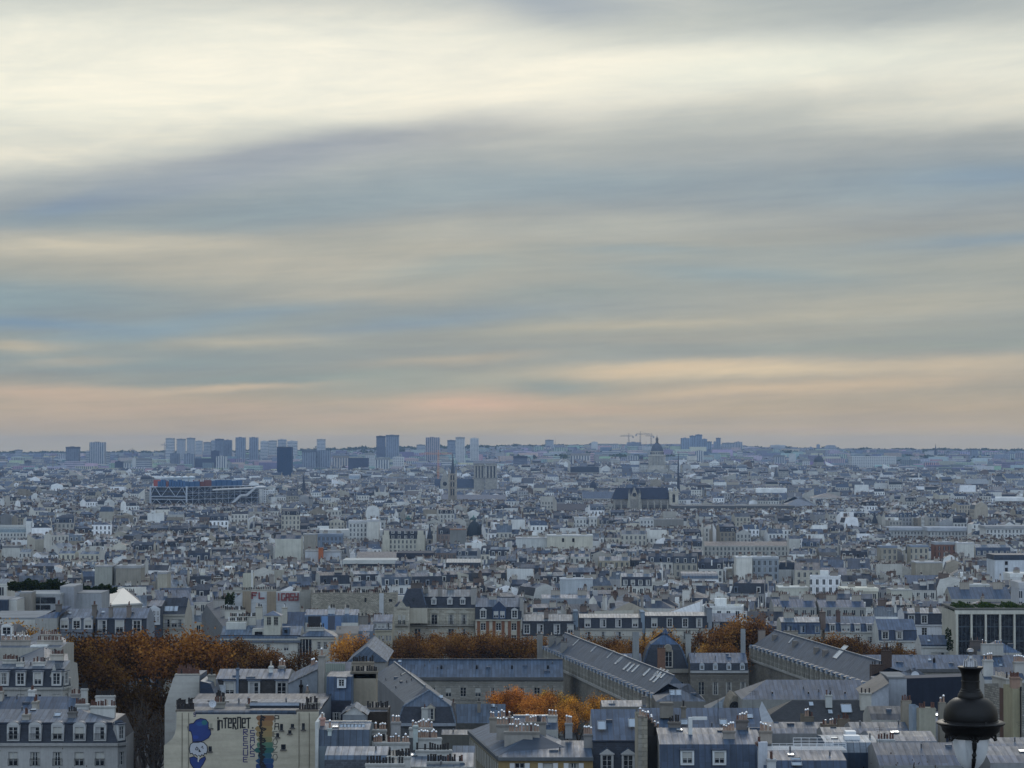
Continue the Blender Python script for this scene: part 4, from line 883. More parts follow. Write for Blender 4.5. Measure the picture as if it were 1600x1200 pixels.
# ------------------------------------------------------------------ the great domed temple
def temple():
    D = 4430; cx = xat(1028.5, D); gz = ground(cx, D); t = empty('domed_temple', cx, D, gz); k = D / F
    Z = lambda y: zat(y, D) - gz
    S = (.46, .43, .37)
    o = MB(); o.box(-19, 22, 0, 19, 60, Z(733), 'ashlar', S); o.build('crossing', t)
    o = MB(); o.lathe([(14 * k, Z(735)), (14 * k, Z(728))], 0, 40, 'ashlar', S, 28); o.lathe([(11 * k, Z(728)), (11 * k, Z(712.8))], 0, 40, 'ashlar', (.3, .29, .27), 28)
    o.lathe([(13.6 * k, Z(728.2)), (13.6 * k, Z(727.2)), (11 * k, Z(727.2))], 0, 40, 'ashlar', S, 28); o.lathe([(11, Z(713)), (13.8 * k, Z(713)), (13.8 * k, Z(710.8)), (10 * k, Z(710.8)), (10.2 * k, Z(705.6)), (10.8 * k, Z(705.6)), (10.8 * k, Z(704.9)), (9 * k, Z(704.9))], 0, 40, 'ashlar', S, 28); o.build('drum', t)
    for i in range(32):
        a = i * 2 * math.pi / 32; o = MB(); o.bar((12.7 * k * math.cos(a), 40 + 12.7 * k * math.sin(a), Z(727.4)), (12.7 * k * math.cos(a), 40 + 12.7 * k * math.sin(a), Z(712.9)), .85, 'ashlar', (.5, .47, .41), 6); o.build('column', t)
    for i in range(12):
        a = -math.pi / 2 + (i - 5.5) * .26; o = MB(); o.bar((10.25 * k * math.cos(a), 40 + 10.25 * k * math.sin(a), Z(709.8)), (10.25 * k * math.cos(a), 40 + 10.25 * k * math.sin(a), Z(706.6)), .9, 'glass', n=4); o.build('attic_window', t)
    o = MB(); R0 = 9.6 * k; zb = Z(705); H = Z(692) - zb
    o.lathe([(R0 * math.cos(q), zb + H * math.sin(q)) for q in [i * math.pi / 2 / 9 * .93 for i in range(10)]], 0, 40, 'slate', (.075, .09, .12), 28); o.build('dome', t)
    o = MB(); zl = Z(692.6); o.lathe([(3.0 * k, zl), (3.0 * k, zl + 1), (2.0 * k, zl + 1.2), (2.0 * k, zl + 6.5), (2.6 * k, zl + 6.7), (2.4 * k, zl + 7.6), (1.4 * k, zl + 10), (.4 * k, zl + 11.4), (.25, zl + 12), (.25, Z(680.5))], 0, 40, 'ashlar', (.12, .11, .1), 10); o.build('lantern', t)
    o = MB(); zc = Z(681.6); o.box(-.9, 39.8, zc, .9, 40.2, zc + .5, 'iron'); o.build('cross', t)
    xa, xb = xat(992, D) - cx, xat(1048, D) - cx
    o = MB(); o.box(xa, 20, 0, xb, 62, Z(740), 'ashlar', (.36, .35, .32), top='zinc_far', tcol=Z_DARK); o.build('wall', t)
    for a, b, y0 in ((1015, 1036, -2), (996, 1014, 16), (1037, 1062, 16)):
        A, B = xat(a, D) - cx, xat(b, D) - cx; c = (A + B) / 2; o = MB(); zg = Z(736)
        o.box(A, y0, 0, B, y0 + 22, Z(741), 'ashlar', S); p = Z(734 if y0 < 0 else 735)
        o.face([(B, y0, Z(741)), (c, y0, p), (A, y0, Z(741))], 'ashlar', S); o.build('wing', t)
        o = MB(); o.face([(A, y0 - 1, Z(741)), (c, y0 - 1, p + .4), (c, y0 + 22, p + .4), (A, y0 + 22, Z(741))], 'zinc_far', Z_DARK); o.face([(c, y0 - 1, p + .4), (B, y0 - 1, Z(741)), (B, y0 + 22, Z(741)), (c, y0 + 22, p + .4)], 'zinc_far', Z_DARK); o.build('roof', t)
    tag(t, 'temple with a great dark dome, colonnaded drum and lantern', 'temple')
temple()
HOLES.append((xat(1026, 4450), 4462, 42, 45)); CAPS.append((990, 1062, 4425, 742))

# ------------------------------------------------------------------ other spires, domes and halls in the middle distance
def spire(x, yt, yb, D, rpx, label, name='church_spire', c=(.04, .05, .07), tw=None):
    t = empty(name, xat(x, D), D, ground(xat(x, D), D)); g0 = t.location.z; k = D / F; Z = lambda y: zat(y, D) - g0
    r = rpx * k; o = MB(); o.lathe([(r, Z(yb)), (r * .8, Z(yb - (yb - yt) * .2)), (r * .9, Z(yb - (yb - yt) * .22)), (r * .5, Z(yb - (yb - yt) * .45)), (r * .2, Z(yt + 3)), (.12, Z(yt))], 0, r, 'slate', c, 8); o.build('spire', t)
    q = tw or (.28, .26, .23); o = MB(); o.box(-r * 1.1, -.1 * r, 0, r * 1.1, r * 2.1, Z(yb), 'ashlar', q); o.build('tower', t)
    o = MB(); o.box(-r * .35, -.12 * r - .1, Z(yb + 7), r * .35, 0, Z(yb + 2), 'glass'); o.build('belfry_opening', t)
    tag(t, label, 'church'); HOLES.append((xat(x, D), D + r, r * 1.3, r * 1.6)); CAPS.append((x - rpx - 2, x + rpx + 2, D - 3, yb + 6)); return t
spire(1060, 708, 766, 3350, 2.6, 'thin lacy dark spire right of the great dome')
spire(474.5, 739, 766, 2950, 3.4, 'dark pointed church tower below the near black tower', tw=(.12, .12, .13))
spire(1462, 693, 711, 7400, 2.2, 'single church spire alone on the right horizon')
spire(1213, 728, 745, 4100, 4.0, 'faint small dark steeple under the grey finned block', c=(.07, .08, .1))
spire(1367, 800, 818, 1980, 5.2, 'dark pyramid steeple in the middle right roofs')
spire(671.5, 818, 842, 1560, 4.6, 'dark clock turret beside the curved mansard house')
spire(1237, 888, 915, 1080, 1.6, 'black needle mast standing over pale rooftops', name='needle_mast', c=(.03, .03, .03), tw=(.03, .03, .03))
def dome(x, yt, yb, D, rpx, label, c, body_=(.3, .29, .26), yl=None):
    t = empty('domed_building', xat(x, D), D, ground(xat(x, D), D)); g0 = t.location.z; k = D / F; Z = lambda y: zat(y, D) - g0; r = rpx * k
    H = Z(yt) - Z(yb); o = MB(); o.lathe([(r * math.cos(q), Z(yb) + H * math.sin(q)) for q in [i * math.pi / 2 / 8 for i in range(9)]], 0, r, 'zinc_far', c, 20); o.build('dome', t)
    o = MB(); o.lathe([(r * 1.06, 0), (r * 1.06, Z(yb)), (0, Z(yb) + .1)], 0, r, 'facade', body_, 20); o.build('drum', t)
    o = MB(); z = Z(yt); o.lathe([(r * .16, z - 1), (r * .16, z + r * .2), (r * .2, z + r * .2), (0, z + r * .5)], 0, r, 'paint', c, 8); o.build('lantern', t)
    tag(t, label, 'building'); HOLES.append((xat(x, D), D + r, r + 2, r + 3)); CAPS.append((x - rpx, x + rpx, D - 3, yb + 4))
GREEN = (.10, .27, .21)
dome(637.5, 808, 812, 2050, 5.5, 'small green copper dome, left of the matching pair', GREEN)
dome(740, 808, 813, 2080, 6.5, 'small green copper dome above the dark glass dome', GREEN)
dome(741, 814, 838, 1950, 12, 'tall dark glazed dome of the old department store', (.05, .08, .09), (.35, .33, .28))
dome(927, 752, 764, 3300, 6, 'dark square dome with lantern in front of the far church', (.05, .06, .09))
dome(1280, 712, 722, 4700, 8, 'hazy low dome on the right below the ridge', (.10, .11, .13))
dome(1548, 719, 725, 5600, 4.5, 'white ball shaped dome on a long low block', (.5, .5, .48), (.3, .3, .3))
def hall(x0, x1, yt, yb, D, d, c, label, kind='gable', wall=(.3, .3, .3), roofm='zinc_far', cat='hall', cap=4, zr=None, name='long_hall'):
    """low wide building: yt ridge, yb eave"""
    t = empty(name, (xat(x0, D) + xat(x1, D)) / 2, D, ground(xat(x0, D), D)); g0 = t.location.z; w = xat(x1, D) - xat(x0, D)
    he = zat(yb, D) - g0; hr = zat(yt, D + d / 2) - g0 - he if kind != 'flat' else 0; M = Many(); fr = M['wall']; M['roof']
    for q in (M['wall'], M['roof']): q.frame(-w / 2, 0, 0)
    body(M['wall'], w, d, he, 'facade', wall)
    if kind == 'flat': M['roof'].box(-.8, -.8, he, w + .8, d + .8, he + max(.8, zat(yt, D) - g0 - he), 'gravel_roof', c)
    elif kind == 'arch': prof_roof(M, w, d, he, [(d * .07, hr * .45, roofm, c), (d * .2, hr * .78, roofm, c), (d * .5, hr, roofm, c)], wcol=wall)
    elif kind == 'hip': prof_roof(M, w, d, he, [(d / 2, hr, roofm, c)], .9, .9, wcol=wall)
    else: prof_roof(M, w, d, he, [(d / 2, hr, roofm, c)], wcol=wall)
    for n in ('wall', 'roof'): M[n].build(n, t)
    tag(t, label, cat); HOLES.append((t.location.x, D + d / 2, w / 2 + 2, d / 2 + 3)); CAPS.append((x0, x1, D - 3, yb + cap)); return t
hall(1052, 1240, 790.5, 796, 2380, 60, (.09, .095, .10), 'long low black canopy right of the navy roofed church', 'flat', (.05, .05, .06), cat='canopy', cap=1, name='canopy')
hall(890, 936, 729, 738, 4600, 26, (.03, .04, .06), 'far church with dark roof under the colonnaded block', wall=(.35, .33, .29), cat='church', name='far_church')
hall(1182, 1228, 763, 770, 3000, 30, (.75, .75, .73), 'long bright white roof low in the right middle', 'flat', (.4, .4, .38))
hall(1270, 1320, 770, 778, 2800, 40, (.12, .13, .15), 'dark topped round market hall with pale sides', 'hip', (.5, .5, .48))
hall(1225, 1275, 776, 790, 2650, 46, (.28, .33, .38), 'grey tent shaped roof left of the round market hall', 'hip', (.3, .31, .33))
hall(1555, 1600, 777, 783, 2700, 30, (.78, .78, .76), 'bright white flat roof at the right edge', 'flat', (.4, .4, .4))
hall(545, 562, 741, 748, 4000, 30, (.7, .7, .68), 'white arched roof below the wide dark navy slab', 'arch', (.5, .5, .5))
hall(1510, 1545, 748, 756, 3900, 40, (.5, .5, .47), 'pale triangular gable roof in the hazy right distance', 'gable')
hall(690, 790, 773, 780, 3150, 30, (.17, .2, .26), 'long grey palace roof below the cathedral', 'gable', (.33, .31, .27))
hall(868, 916, 787, 797, 2560, 30, (.04, .05, .08), 'long navy roof of half round gables left of the church', 'gable', (.2, .2, .22))
hall(910, 960, 768, 779, 2700, 30, (.2, .24, .3), 'pale blue zinc roof touching the left of the navy roofed church', 'gable', (.4, .38, .33))
hall(500, 600, 828, 838, 1760, 26, (.5, .5, .48), 'long white modern block with ribbon windows', 'flat', (.6, .6, .58), cat='building', cap=8, name='modern_block')
hall(556, 632, 862, 874, 1430, 36, (.10, .11, .13), 'wide low dark roofed hall below the curved mansard house', 'gable', (.12, .12, .13), cap=3)
hall(622, 676, 864, 871, 1400, 30, (.035, .04, .055), 'flat near black roof slab right of the dark hall', 'flat', (.05, .05, .06), cap=3)
hall(538, 618, 875, 881, 1330, 24, (.45, .45, .42), 'long cream parapet roof with small arched dormers', 'flat', (.04, .05, .07), cap=8)
hall(697, 752, 873, 879, 1290, 30, (.55, .54, .48), 'cream ribbed roof over dark dormers', 'gable', (.06, .07, .09), cap=9)
hall(-60, 42, 820, 832, 1900, 50, (.45, .5, .46), 'great rounded white hall with arcaded wall at the left edge', 'arch', (.55, .54, .5), cap=14, name='rounded_hall')
hall(1065, 1122, 893, 904, 1090, 20, (.2, .24, .28), 'barrel vaulted zinc hall left of the white tower block', 'arch', (.3, .3, .3), cap=2)
hall(1100, 1232, 846, 853, 1620, 22, (.05, .06, .09), 'long haussmann block with slate roof and balcony lines', 'gable', (.42, .41, .37), cat='building', cap=20, name='long_apartment_block')
hall(1390, 1442, 824, 829, 1900, 24, (.4, .42, .45), 'long pale office with a glazed top floor, left of its neighbour', 'flat', (.45, .45, .43), cat='building', cap=14, name='office_block')
hall(1450, 1512, 824, 830, 1850, 24, (.4, .42, .45), 'long pale office with a glazed top floor, right of its neighbour', 'flat', (.45, .45, .43), cat='building', cap=14, name='office_block')
hall(1540, 1620, 822, 826, 1700, 24, (.3, .3, .3), 'white banded modern block at the right edge', 'flat', (.6, .6, .58), cat='building', cap=14, name='office_block')
# ------------------------------------------------------------------ near houses: parts built one by one
def win_meshes(ww, wh, fc, curtain):
    def fr():
        m = MB(); e = .07
        m.box(-ww / 2, 0, 0, -ww / 2 + e, .09, wh, 'paint', fc, bottom=True); m.box(ww / 2 - e, 0, 0, ww / 2, .09, wh, 'paint', fc, bottom=True)
        m.box(-ww / 2 + e, .001, wh - e, ww / 2 - e, .09, wh, 'paint', fc, bottom=True); m.box(-ww / 2 + e, .001, 0, ww / 2 - e, .09, e * 1.6, 'paint', fc)
        m.box(-.05, .002, e, .05, .08, wh - e, 'paint', fc)
        for k in (.36, .68): m.box(-ww / 2 + e, .02, wh * k, ww / 2 - e, .06, wh * k + .04, 'paint', fc)
        return m.build('w')
    def pa():
        m = MB(); m.face([(ww / 2, .05, wh), (-ww / 2, .05, wh), (-ww / 2, .05, 0), (ww / 2, .05, 0)], 'glass')
        if curtain == 2: m.face([(ww / 2 - .08, .045, wh - .1), (-ww / 2 + .08, .045, wh - .1), (-ww / 2 + .08, .045, wh * .45), (ww / 2 - .08, .045, wh * .45)], 'paint', (.42, .41, .37))
        elif curtain == 3: m.face([(-.06, .045, wh - .1), (-ww / 2 + .08, .045, wh - .1), (-ww / 2 + .08, .045, .1), (-.06, .045, .1)], 'paint', (.3, .3, .3))
        elif curtain:
            m.face([(ww / 2 - .08, .045, wh - .1), (ww / 2 - ww * .3, .045, wh - .1), (ww / 2 - ww * .22, .045, .1), (ww / 2 - .08, .045, .1)], 'paint', (.35, .34, .31))
            m.face([(-ww / 2 + ww * .3, .045, wh - .1), (-ww / 2 + .08, .045, wh - .1), (-ww / 2 + .08, .045, .1), (-ww / 2 + ww * .24, .045, .1)], 'paint', (.35, .34, .31))
        return m.build('p')
    key = (round(ww, 2), round(wh, 2), fc, curtain)
    return shared(('f',) + key, fr), shared(('p',) + key, pa)
RG = random.Random(11)
WF = (.42, .42, .41)
def rail_mesh(L, h=1.0):
    def mk():
        m = MB(); m.bar((-L / 2, -.02, h), (L / 2, -.02, h), .035, 'iron', n=4); m.bar((-L / 2, -.02, .12), (L / 2, -.02, .12), .03, 'iron', n=4)
        n = max(3, int(L / .16))
        for i in range(n + 1): m.bar((-L / 2 + L * i / n, -.02, .1), (-L / 2 + L * i / n, -.02, h), .016, 'iron', n=3)
        return m.build('r')
    return shared(('rail', round(L, 1), h), mk)
def dormer_mesh(ww, wh, style, c, rc, dep):
    def mk():
        m = MB(); a = ww / 2 + .2; H = wh + .35
        m.box(-a, 0, 0, -ww / 2, dep, H, 'paint', c); m.box(ww / 2, 0, 0, a, dep, H, 'paint', c)
        m.box(-ww / 2, .001, 0, ww / 2, .35, .15, 'paint', c); m.box(-ww / 2, .001, wh + .15, ww / 2, dep, H, 'paint', c, bottom=True)
        if style == 'ped':
            m.face([(a + .12, -.1, H), (0, -.1, H + .6), (-a - .12, -.1, H)], 'paint', c)
            m.face([(-a - .15, -.12, H), (0, -.12, H + .66), (0, dep, H + .66), (-a - .15, dep, H)], 'zinc', rc); m.face([(0, -.12, H + .66), (a + .15, -.12, H), (a + .15, dep, H), (0, dep, H + .66)], 'zinc', rc)
            m.face([(-a - .12, -.1, H - .12), (-a - .12, -.1, H), (a + .12, -.1, H), (a + .12, -.1, H - .12)], 'paint', c)
        elif style == 'arch':
            pts = [(a * math.cos(q), H - .02 + .45 * math.sin(q)) for q in [i * math.pi / 8 for i in range(9)]]
            m.face([(x, -.05, z) for x, z in pts], 'paint', c)
            for (x0, z0), (x1, z1) in zip(pts, pts[1:]): m.face([(x0, -.1, z0 + .05), (x1, -.1, z1 + .05), (x1, dep, z1 + .05), (x0, dep, z0 + .05)], 'zinc', rc)
        else:
            m.box(-a - .12, -.15, H, a + .12, dep, H + .12, 'zinc', rc, bottom=True)
        return m.build('d')
    return shared(('dorm', round(ww, 2), round(wh, 2), style, c, rc, round(dep, 1)), mk)
def pot_mesh(kind):
    def mk():
        m = MB()
        if kind == 'cap': m.lathe([(.13, 0), (.11, .55), (.11, .62)], 0, 0, 'clay', (.3, .2, .15), 8); m.lathe([(.14, .6), (.155, .68), (.08, .78), (0, .8)], 0, 0, 'metal', (.75, .76, .78), 8)
        else:
            c = {'clay': CLAY, 'soot': SOOT, 'pale': POTW}[kind]; m.lathe([(.14, 0), (.12, .1), (.1, .55), (.13, .57), (.13, .63), (.08, .63), (.07, .4)], 0, 0, 'clay', c, 8)
        return m.build('k')
    return shared(('pot', kind), mk)
class House:
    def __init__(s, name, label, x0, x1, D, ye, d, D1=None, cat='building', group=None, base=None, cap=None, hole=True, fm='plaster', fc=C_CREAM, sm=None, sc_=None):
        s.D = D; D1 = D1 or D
        if D < 480: fc = tuple(k * .77 for k in fc); sc_ = sc_ and tuple(k * .77 for k in sc_)     # near walls darkened: the dimmer foreground light is put into their colour
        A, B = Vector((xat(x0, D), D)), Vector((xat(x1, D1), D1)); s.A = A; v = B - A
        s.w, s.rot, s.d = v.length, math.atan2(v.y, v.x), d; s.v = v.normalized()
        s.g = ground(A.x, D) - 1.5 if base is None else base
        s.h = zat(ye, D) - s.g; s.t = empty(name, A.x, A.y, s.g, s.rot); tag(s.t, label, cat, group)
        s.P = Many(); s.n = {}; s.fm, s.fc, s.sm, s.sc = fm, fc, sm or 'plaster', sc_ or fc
        if hole:
            c = A + v / 2 + Vector((-s.v.y, s.v.x)) * d / 2
            HOLES.append((c.x, c.y, abs(v.x) / 2 + abs(s.v.y) * d / 2 + 1.5, abs(v.y) / 2 + abs(s.v.x) * d / 2 + 1.5))
        if cap: CAPS.append((x0 - 1, x1 + 1, min(D, D1) - 2, cap))
    def X(s, px, off=0.0):
        """local x where the sight line through px meets the plane off metres behind the front"""
        k = (px - 800) / F; nx, ny = -s.v.y, s.v.x; ox, oy = s.A.x + nx * off, s.A.y + ny * off
        # ox + vx*t = k*(oy + vy*t)
        return (k * oy - ox) / (s.v.x - k * s.v.y)
    def Z(s, py, off=0.0): return zat(py, s.D + off) - s.g
    def key(s, n):
        s.n[n] = s.n.get(n, 0) + 1; k = '%s|%d' % (n, s.n[n]); return s.P[k]
    def prof(s, *rows):
        """rows: (inset, photo y, mat, col[, part])"""
        return [(r[0], s.Z(r[1], r[0]) - s.h) + tuple(r[2:]) for r in rows]
    def roof(s, rows, hl=0.0, hr=0.0, wcol=None):
        s.P['roof']; s.rp = [(0, 0)] + [(p[0], p[1]) for p in s.prof(*rows)]; s.hip = hl or hr; prof_roof(s.P, s.w, s.d, s.h, s.prof(*rows), hl, hr, wmat=s.sm, wcol=wcol or s.sc)
    def body(s, holes=None, z0=-2.0, front=None):
        """front wall with real openings. holes: (list of x centres, width, [(z bottom, height)...])"""
        m = s.P['wall']; w, d, h = s.w, s.d, s.h
        if not holes: m.face([(w, 0, h), (0, 0, h), (0, 0, z0), (w, 0, z0)], s.fm, s.fc)
        else:
            xs, zs, O = {0.0, w}, {z0, h}, []
            for cx, ww, rows in holes:
                for x in cx:
                    if x - ww / 2 < .1 or x + ww / 2 > w - .1: continue
                    for zb, wh in rows:
                        if zb + wh > h - .05: continue
                        O.append((x - ww / 2, x + ww / 2, zb, zb + wh)); xs |= {x - ww / 2, x + ww / 2}; zs |= {zb, zb + wh}
            xs, zs = sorted(xs), sorted(zs)
            for a, b in zip(xs, xs[1:]):
                if b - a < 1e-4: continue
                run = None
                for c, e in zip(zs, zs[1:]):
                    hole = any(o[0] < (a + b) / 2 < o[1] and o[2] < (c + e) / 2 < o[3] for o in O)
                    if hole:
                        if run is not None: m.face([(b, 0, c), (a, 0, c), (a, 0, run), (b, 0, run)], s.fm, s.fc)
                        run = None
                    elif run is None: run = c
                if run is not None: m.face([(b, 0, h), (a, 0, h), (a, 0, run), (b, 0, run)], s.fm, s.fc)
            for a, b, c, e in O:
                q = .22; f = tuple(k * .9 for k in s.fc)
                m.face([(a, 0, e), (a, q, e), (a, q, c), (a, 0, c)], 'plaster', f); m.face([(b, q, e), (b, 0, e), (b, 0, c), (b, q, c)], 'plaster', f)
                m.face([(a, 0, c), (b, 0, c), (b, q, c), (a, q, c)], 'plaster', f); m.face([(a, q, e), (b, q, e), (b, 0, e), (a, 0, e)], 'plaster', f)
        m.face([(0, d, h), (w, d, h), (w, d, z0), (0, d, z0)], s.sm, s.sc)
        m.face([(0, 0, h), (0, d, h), (0, d, z0), (0, 0, z0)], s.sm, s.sc); m.face([(w, d, h), (w, 0, h), (w, 0, z0), (w, d, z0)], s.sm, s.sc)
    def cornice(s, z=None, hgt=.35, out=.3, c=None, mat_='plaster', part='cornice'):
        z = s.h - hgt if z is None else z; s.key(part).box(-.05, -out, z, s.w + .05, -.004, z + hgt, mat_, c or tuple(k * .85 for k in s.fc), bottom=True)
    def window(s, x, zb, ww, wh, y=.15, fc=WF, rail=False, shutters=None):
        f, p = win_meshes(ww, wh, fc, RG.choice((0, 0, 1, 1, 2, 3)))
        o = link_mesh('window', f, s.t, (x, y, zb)); link_mesh('pane', p, o)
        if rail: link_mesh('railing', rail_mesh(ww + .1, .9), o, (0, -y - .03, 0))
        if shutters:
            def mk():
                m = MB(); m.box(-ww * .25, -.05, 0, ww * .25, 0, wh, 'paint', shutters, bottom=True); return m.build('s')
            me = shared(('sh', round(ww, 2), round(wh, 2), shutters), mk)
            for sg in (-1, 1): link_mesh('shutter', me, o, (sg * ww * .78, -y - .01, 0))
        return o
    def windows(s, xs, zb, ww, wh, **k):
        for x in xs:
            if x - ww / 2 < .1 or x + ww / 2 > s.w - .1: continue
            s.window(x, zb, ww, wh, **k)
    def dormer(s, x, zb, ww, wh, style='flat', c=WF, rc=Z_GREY, dep=1.6, y=-.02, fc=WF, rail=False):
        o = link_mesh('dormer', dormer_mesh(ww, wh, style, c, rc, dep), s.t, (x, y, zb))
        f, p = win_meshes(ww, wh, fc, RG.choice((0, 0, 1, 2, 3))); link_mesh('window_frame', f, o, (0, .08, .15)); link_mesh('pane', p, o, (0, .08, .15))
        if rail: link_mesh('railing', rail_mesh(ww + .2, .8), o, (0, -.05, .1))
    def chimney(s, x, y, lx, ly, z0, z1, pots=4, c=(.4, .37, .32), pk='clay', m='plaster', row=None, each=True):
        mb = MB(); mb.box(x, y, z0, x + lx, y + ly, z1, m, c); mb.box(x - .08, y - .08, z1 - .3, x + lx + .08, y + ly + .08, z1 - .08, m, tuple(k * .65 for k in c), bottom=True)
        kinds = ['clay', 'soot', 'pale', 'cap']
        if not each:
            for i in range(pots):
                f = (i + .5) / pots; px, py = (x + lx * f, y + ly / 2) if lx > ly else (x + lx / 2, y + ly * f)
                c2 = {'clay': CLAY, 'soot': SOOT, 'pale': POTW, 'cap': (.5, .5, .5)}[pk if i % 4 else RG.choice(kinds)]
                mb.bar((px, py, z1), (px, py, z1 + .55 + RG.random() * .4), .17, 'clay', c2, 5)
        o = mb.build('chimney', s.t)
        if each:
            for i in range(pots):
                if pots > 4 and RG.random() < .1: continue
                f = (i + .5 + RG.uniform(-.15, .15)) / pots; px, py = (x + lx * f, y + ly / 2) if lx > ly else (x + lx / 2, y + ly * f)
                k = pk if RG.random() < .85 else RG.choice(kinds[:3])
                q = link_mesh('chimney_pot', pot_mesh(k), o, (px, py, z1 - .03)); q.scale = (1, 1, RG.uniform(.8, 1.35))
        return o
    def ch(s, xa, xb, yt, yb, off, ly=.7, **k):
        """stack given by photo pixels at depth off behind the front"""
        a, b = s.X(xa, off), s.X(xb, off); s.chimney(a, off, b - a, ly, s.Z(yb, off), s.Z(yt, off), **k)
    def skylight(s, x, y, z, w=.9, l=1.2, sl=.4):
        m = MB(); m.face([(x, y + l, z + sl * l), (x, y, z), (x + w, y, z), (x + w, y + l, z + sl * l)][::-1], 'skylight')
        for a, b in (((x, y, z), (x + w, y, z)), ((x, y + l, z + sl * l), (x + w, y + l, z + sl * l)), ((x, y, z), (x, y + l, z + sl * l)), ((x + w, y, z), (x + w, y + l, z + sl * l))): m.bar(a, b, .07, 'metal', (.3, .32, .34), 4)
        m.build('skylight', s.t)
    def zr(s, y):
        for (a, b), (c, e) in zip(s.rp, s.rp[1:]):
            if y <= c: return s.h + b + (e - b) * (y - a) / max(c - a, .01)
        return s.h + s.rp[-1][1]
    def clutter(s):
        """vents, flashed patches and aerials on the slope that faces the viewer"""
        r = random.Random(int(s.A.x * 17 + s.D)); a, b = s.rp[-2][0] + .4, s.rp[-1][0] - .2
        if b - a < 1 or s.w < 3: return
        k0 = .28 * s.w if s.hip else .6
        for i in range(int((s.w - 2 * k0) / 2.4)):
            x, y = r.uniform(k0, s.w - k0), r.uniform(a, b); z = s.zr(y); k = r.random()
            if k < .4: s.key('vent').lathe([(.1, z - .3), (.1, z + .45), (.17, z + .47), (.02, z + .62)], x, y, 'metal', (.2, .2, .21), 7)
            elif k < .62:
                m = s.key('roof_patch'); w_, l_ = r.uniform(.5, 1.4), r.uniform(.5, 1.0); y2 = min(y + l_, b); m.box(x, y, z - .2, x + w_, y2, max(z, s.zr(y2)) + .09, 'zinc', r.choice(((.1, .12, .15), (.3, .31, .33), (.2, .24, .3))))
            elif k < .8:
                y2 = min(y + .8, b); m = s.key('roof_hatch'); m.face([(x, y, z + .12), (x + .65, y, z + .12), (x + .65, y2, s.zr(y2) + .12), (x, y2, s.zr(y2) + .12)], 'skylight'); m.box(x - .06, y - .06, z - .2, x + .71, y, z + .13, 'metal', (.12, .12, .13))
            else:
                z = s.zr(b) - .2; m = s.key('aerial'); h = r.uniform(1.6, 3); m.bar((x, b, z), (x, b, z + h), .025, 'iron', n=4)
                for q in range(3): m.bar((x - .5 + q * .1, b, z + h - .15 - q * .22), (x + .5 - q * .1, b, z + h - .1 - q * .22), .015, 'iron', n=3)
    def done(s):
        if s.D < 620 and hasattr(s, 'rp'): s.clutter()
        for k, mb in s.P.items():
            if mb.f: mb.build(k.split('|')[0], s.t)
        return s
def even(a, b, n): return [a + (b - a) * (i + .5) / n for i in range(n)]
# small plain helper: a haussmann front with steep slate and pale upper zinc, everything read off photo pixels
def haussmann(name, label, x0, x1, D, ye, yb, yr, d, dorm, ww=1.1, wh=1.9, style='flat', im=.9, slate=('slate', SLATE), zc=Z_GREY, fc=C_CREAM, wins=None, rail=False, D1=None, hl=0.0, hr=0.0, rows=3, group=None, cap=None, chs=(), fm='plaster', dc=WF, cat='building', each=True, wfc=WF, drail=False, sc_=None, zd=.25, dwh=None, balcony=False, sm=None):
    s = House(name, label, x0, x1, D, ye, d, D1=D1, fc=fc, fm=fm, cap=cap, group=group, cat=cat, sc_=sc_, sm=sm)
    xs = [s.X(p) for p in (wins if wins is not None else dorm)]
    rw = [(s.h - 2.85 - 3.1 * i, wh) for i in range(rows) if s.h - 2.85 - 3.1 * i > 0]
    s.body([(xs, ww, rw)]); s.cornice()
    for zb, h_ in rw: s.windows(xs, zb, ww, h_, rail=rail, fc=wfc)
    s.P['mansard']
    s.roof([(im, yb, slate[0], slate[1], 'mansard'), (d / 2, yr, 'zinc', zc)], hl, hr)
    hm = s.Z(yb, im) - s.h
    s.key('gutter').box(-.05 + (im * hl if hl else 0), im - .14, s.h + hm - .06, s.w + .05 - im * hr, im - .002, s.h + hm + .12, 'zinc', Z_DARK, bottom=True)
    dh = dwh or min(wh, hm - .75)
    for p in dorm: s.dormer(s.X(p), s.h + zd, ww, dh, style, dc, zc, dep=im + .3, fc=wfc, rail=drail)
    if balcony:
        s.key('balcony').box(0, -.7, s.h - 3.1, s.w, -.31, s.h - 2.95, 'plaster', tuple(k * .8 for k in fc), bottom=True)
        link_mesh('railing', rail_mesh(s.w, 1.0), s.t, (s.w / 2, -.66, s.h - 2.95))
    for c in chs:
        kw = dict(c[6]) if len(c) > 6 else {}
        kw.setdefault('each', each); s.ch(*c[:5], ly=c[5], **kw)
    return s
AV = 'houses along the avenue'
# ================================================================== lower left corner block
s = haussmann('corner_apartment_house', 'white corner house, nearest lower left, six pale dormers in a dark slate slope', -45, 186, 310, 1161, 1130, 1108, 13, [-12, 23, 57, 92, 126, 158], ww=1.15, wh=1.75, style='arch', fc=(.47, .46, .44), im=1.0, rail=True, drail=True, hr=.9, zc=(.22, .25, .29),
    chs=[(37, 48, 1116, 1130, 2.2, 1.0, dict(pots=4, pk='clay')), (108, 121, 1112, 1131, 3.0, 1.0, dict(pots=4, pk='soot', c=(.2, .19, .18))), (52, 60, 1096, 1112, 9, 1.6, dict(pots=4, pk='clay')), (143, 181, 1103, 1122, 5.5, .9, dict(pots=11, pk='clay', c=(.55, .54, .5))), (120, 140, 1100, 1118, 8, .9, dict(pots=7, pk='clay', c=(.5, .49, .46))), (151, 180, 1087, 1116, 11, 1.0, dict(pots=9, pk='soot', c=(.5, .48, .45)))])
s.skylight(s.X(78), 3.5, s.Z(1119, 3.5), .8, .9); s.done()
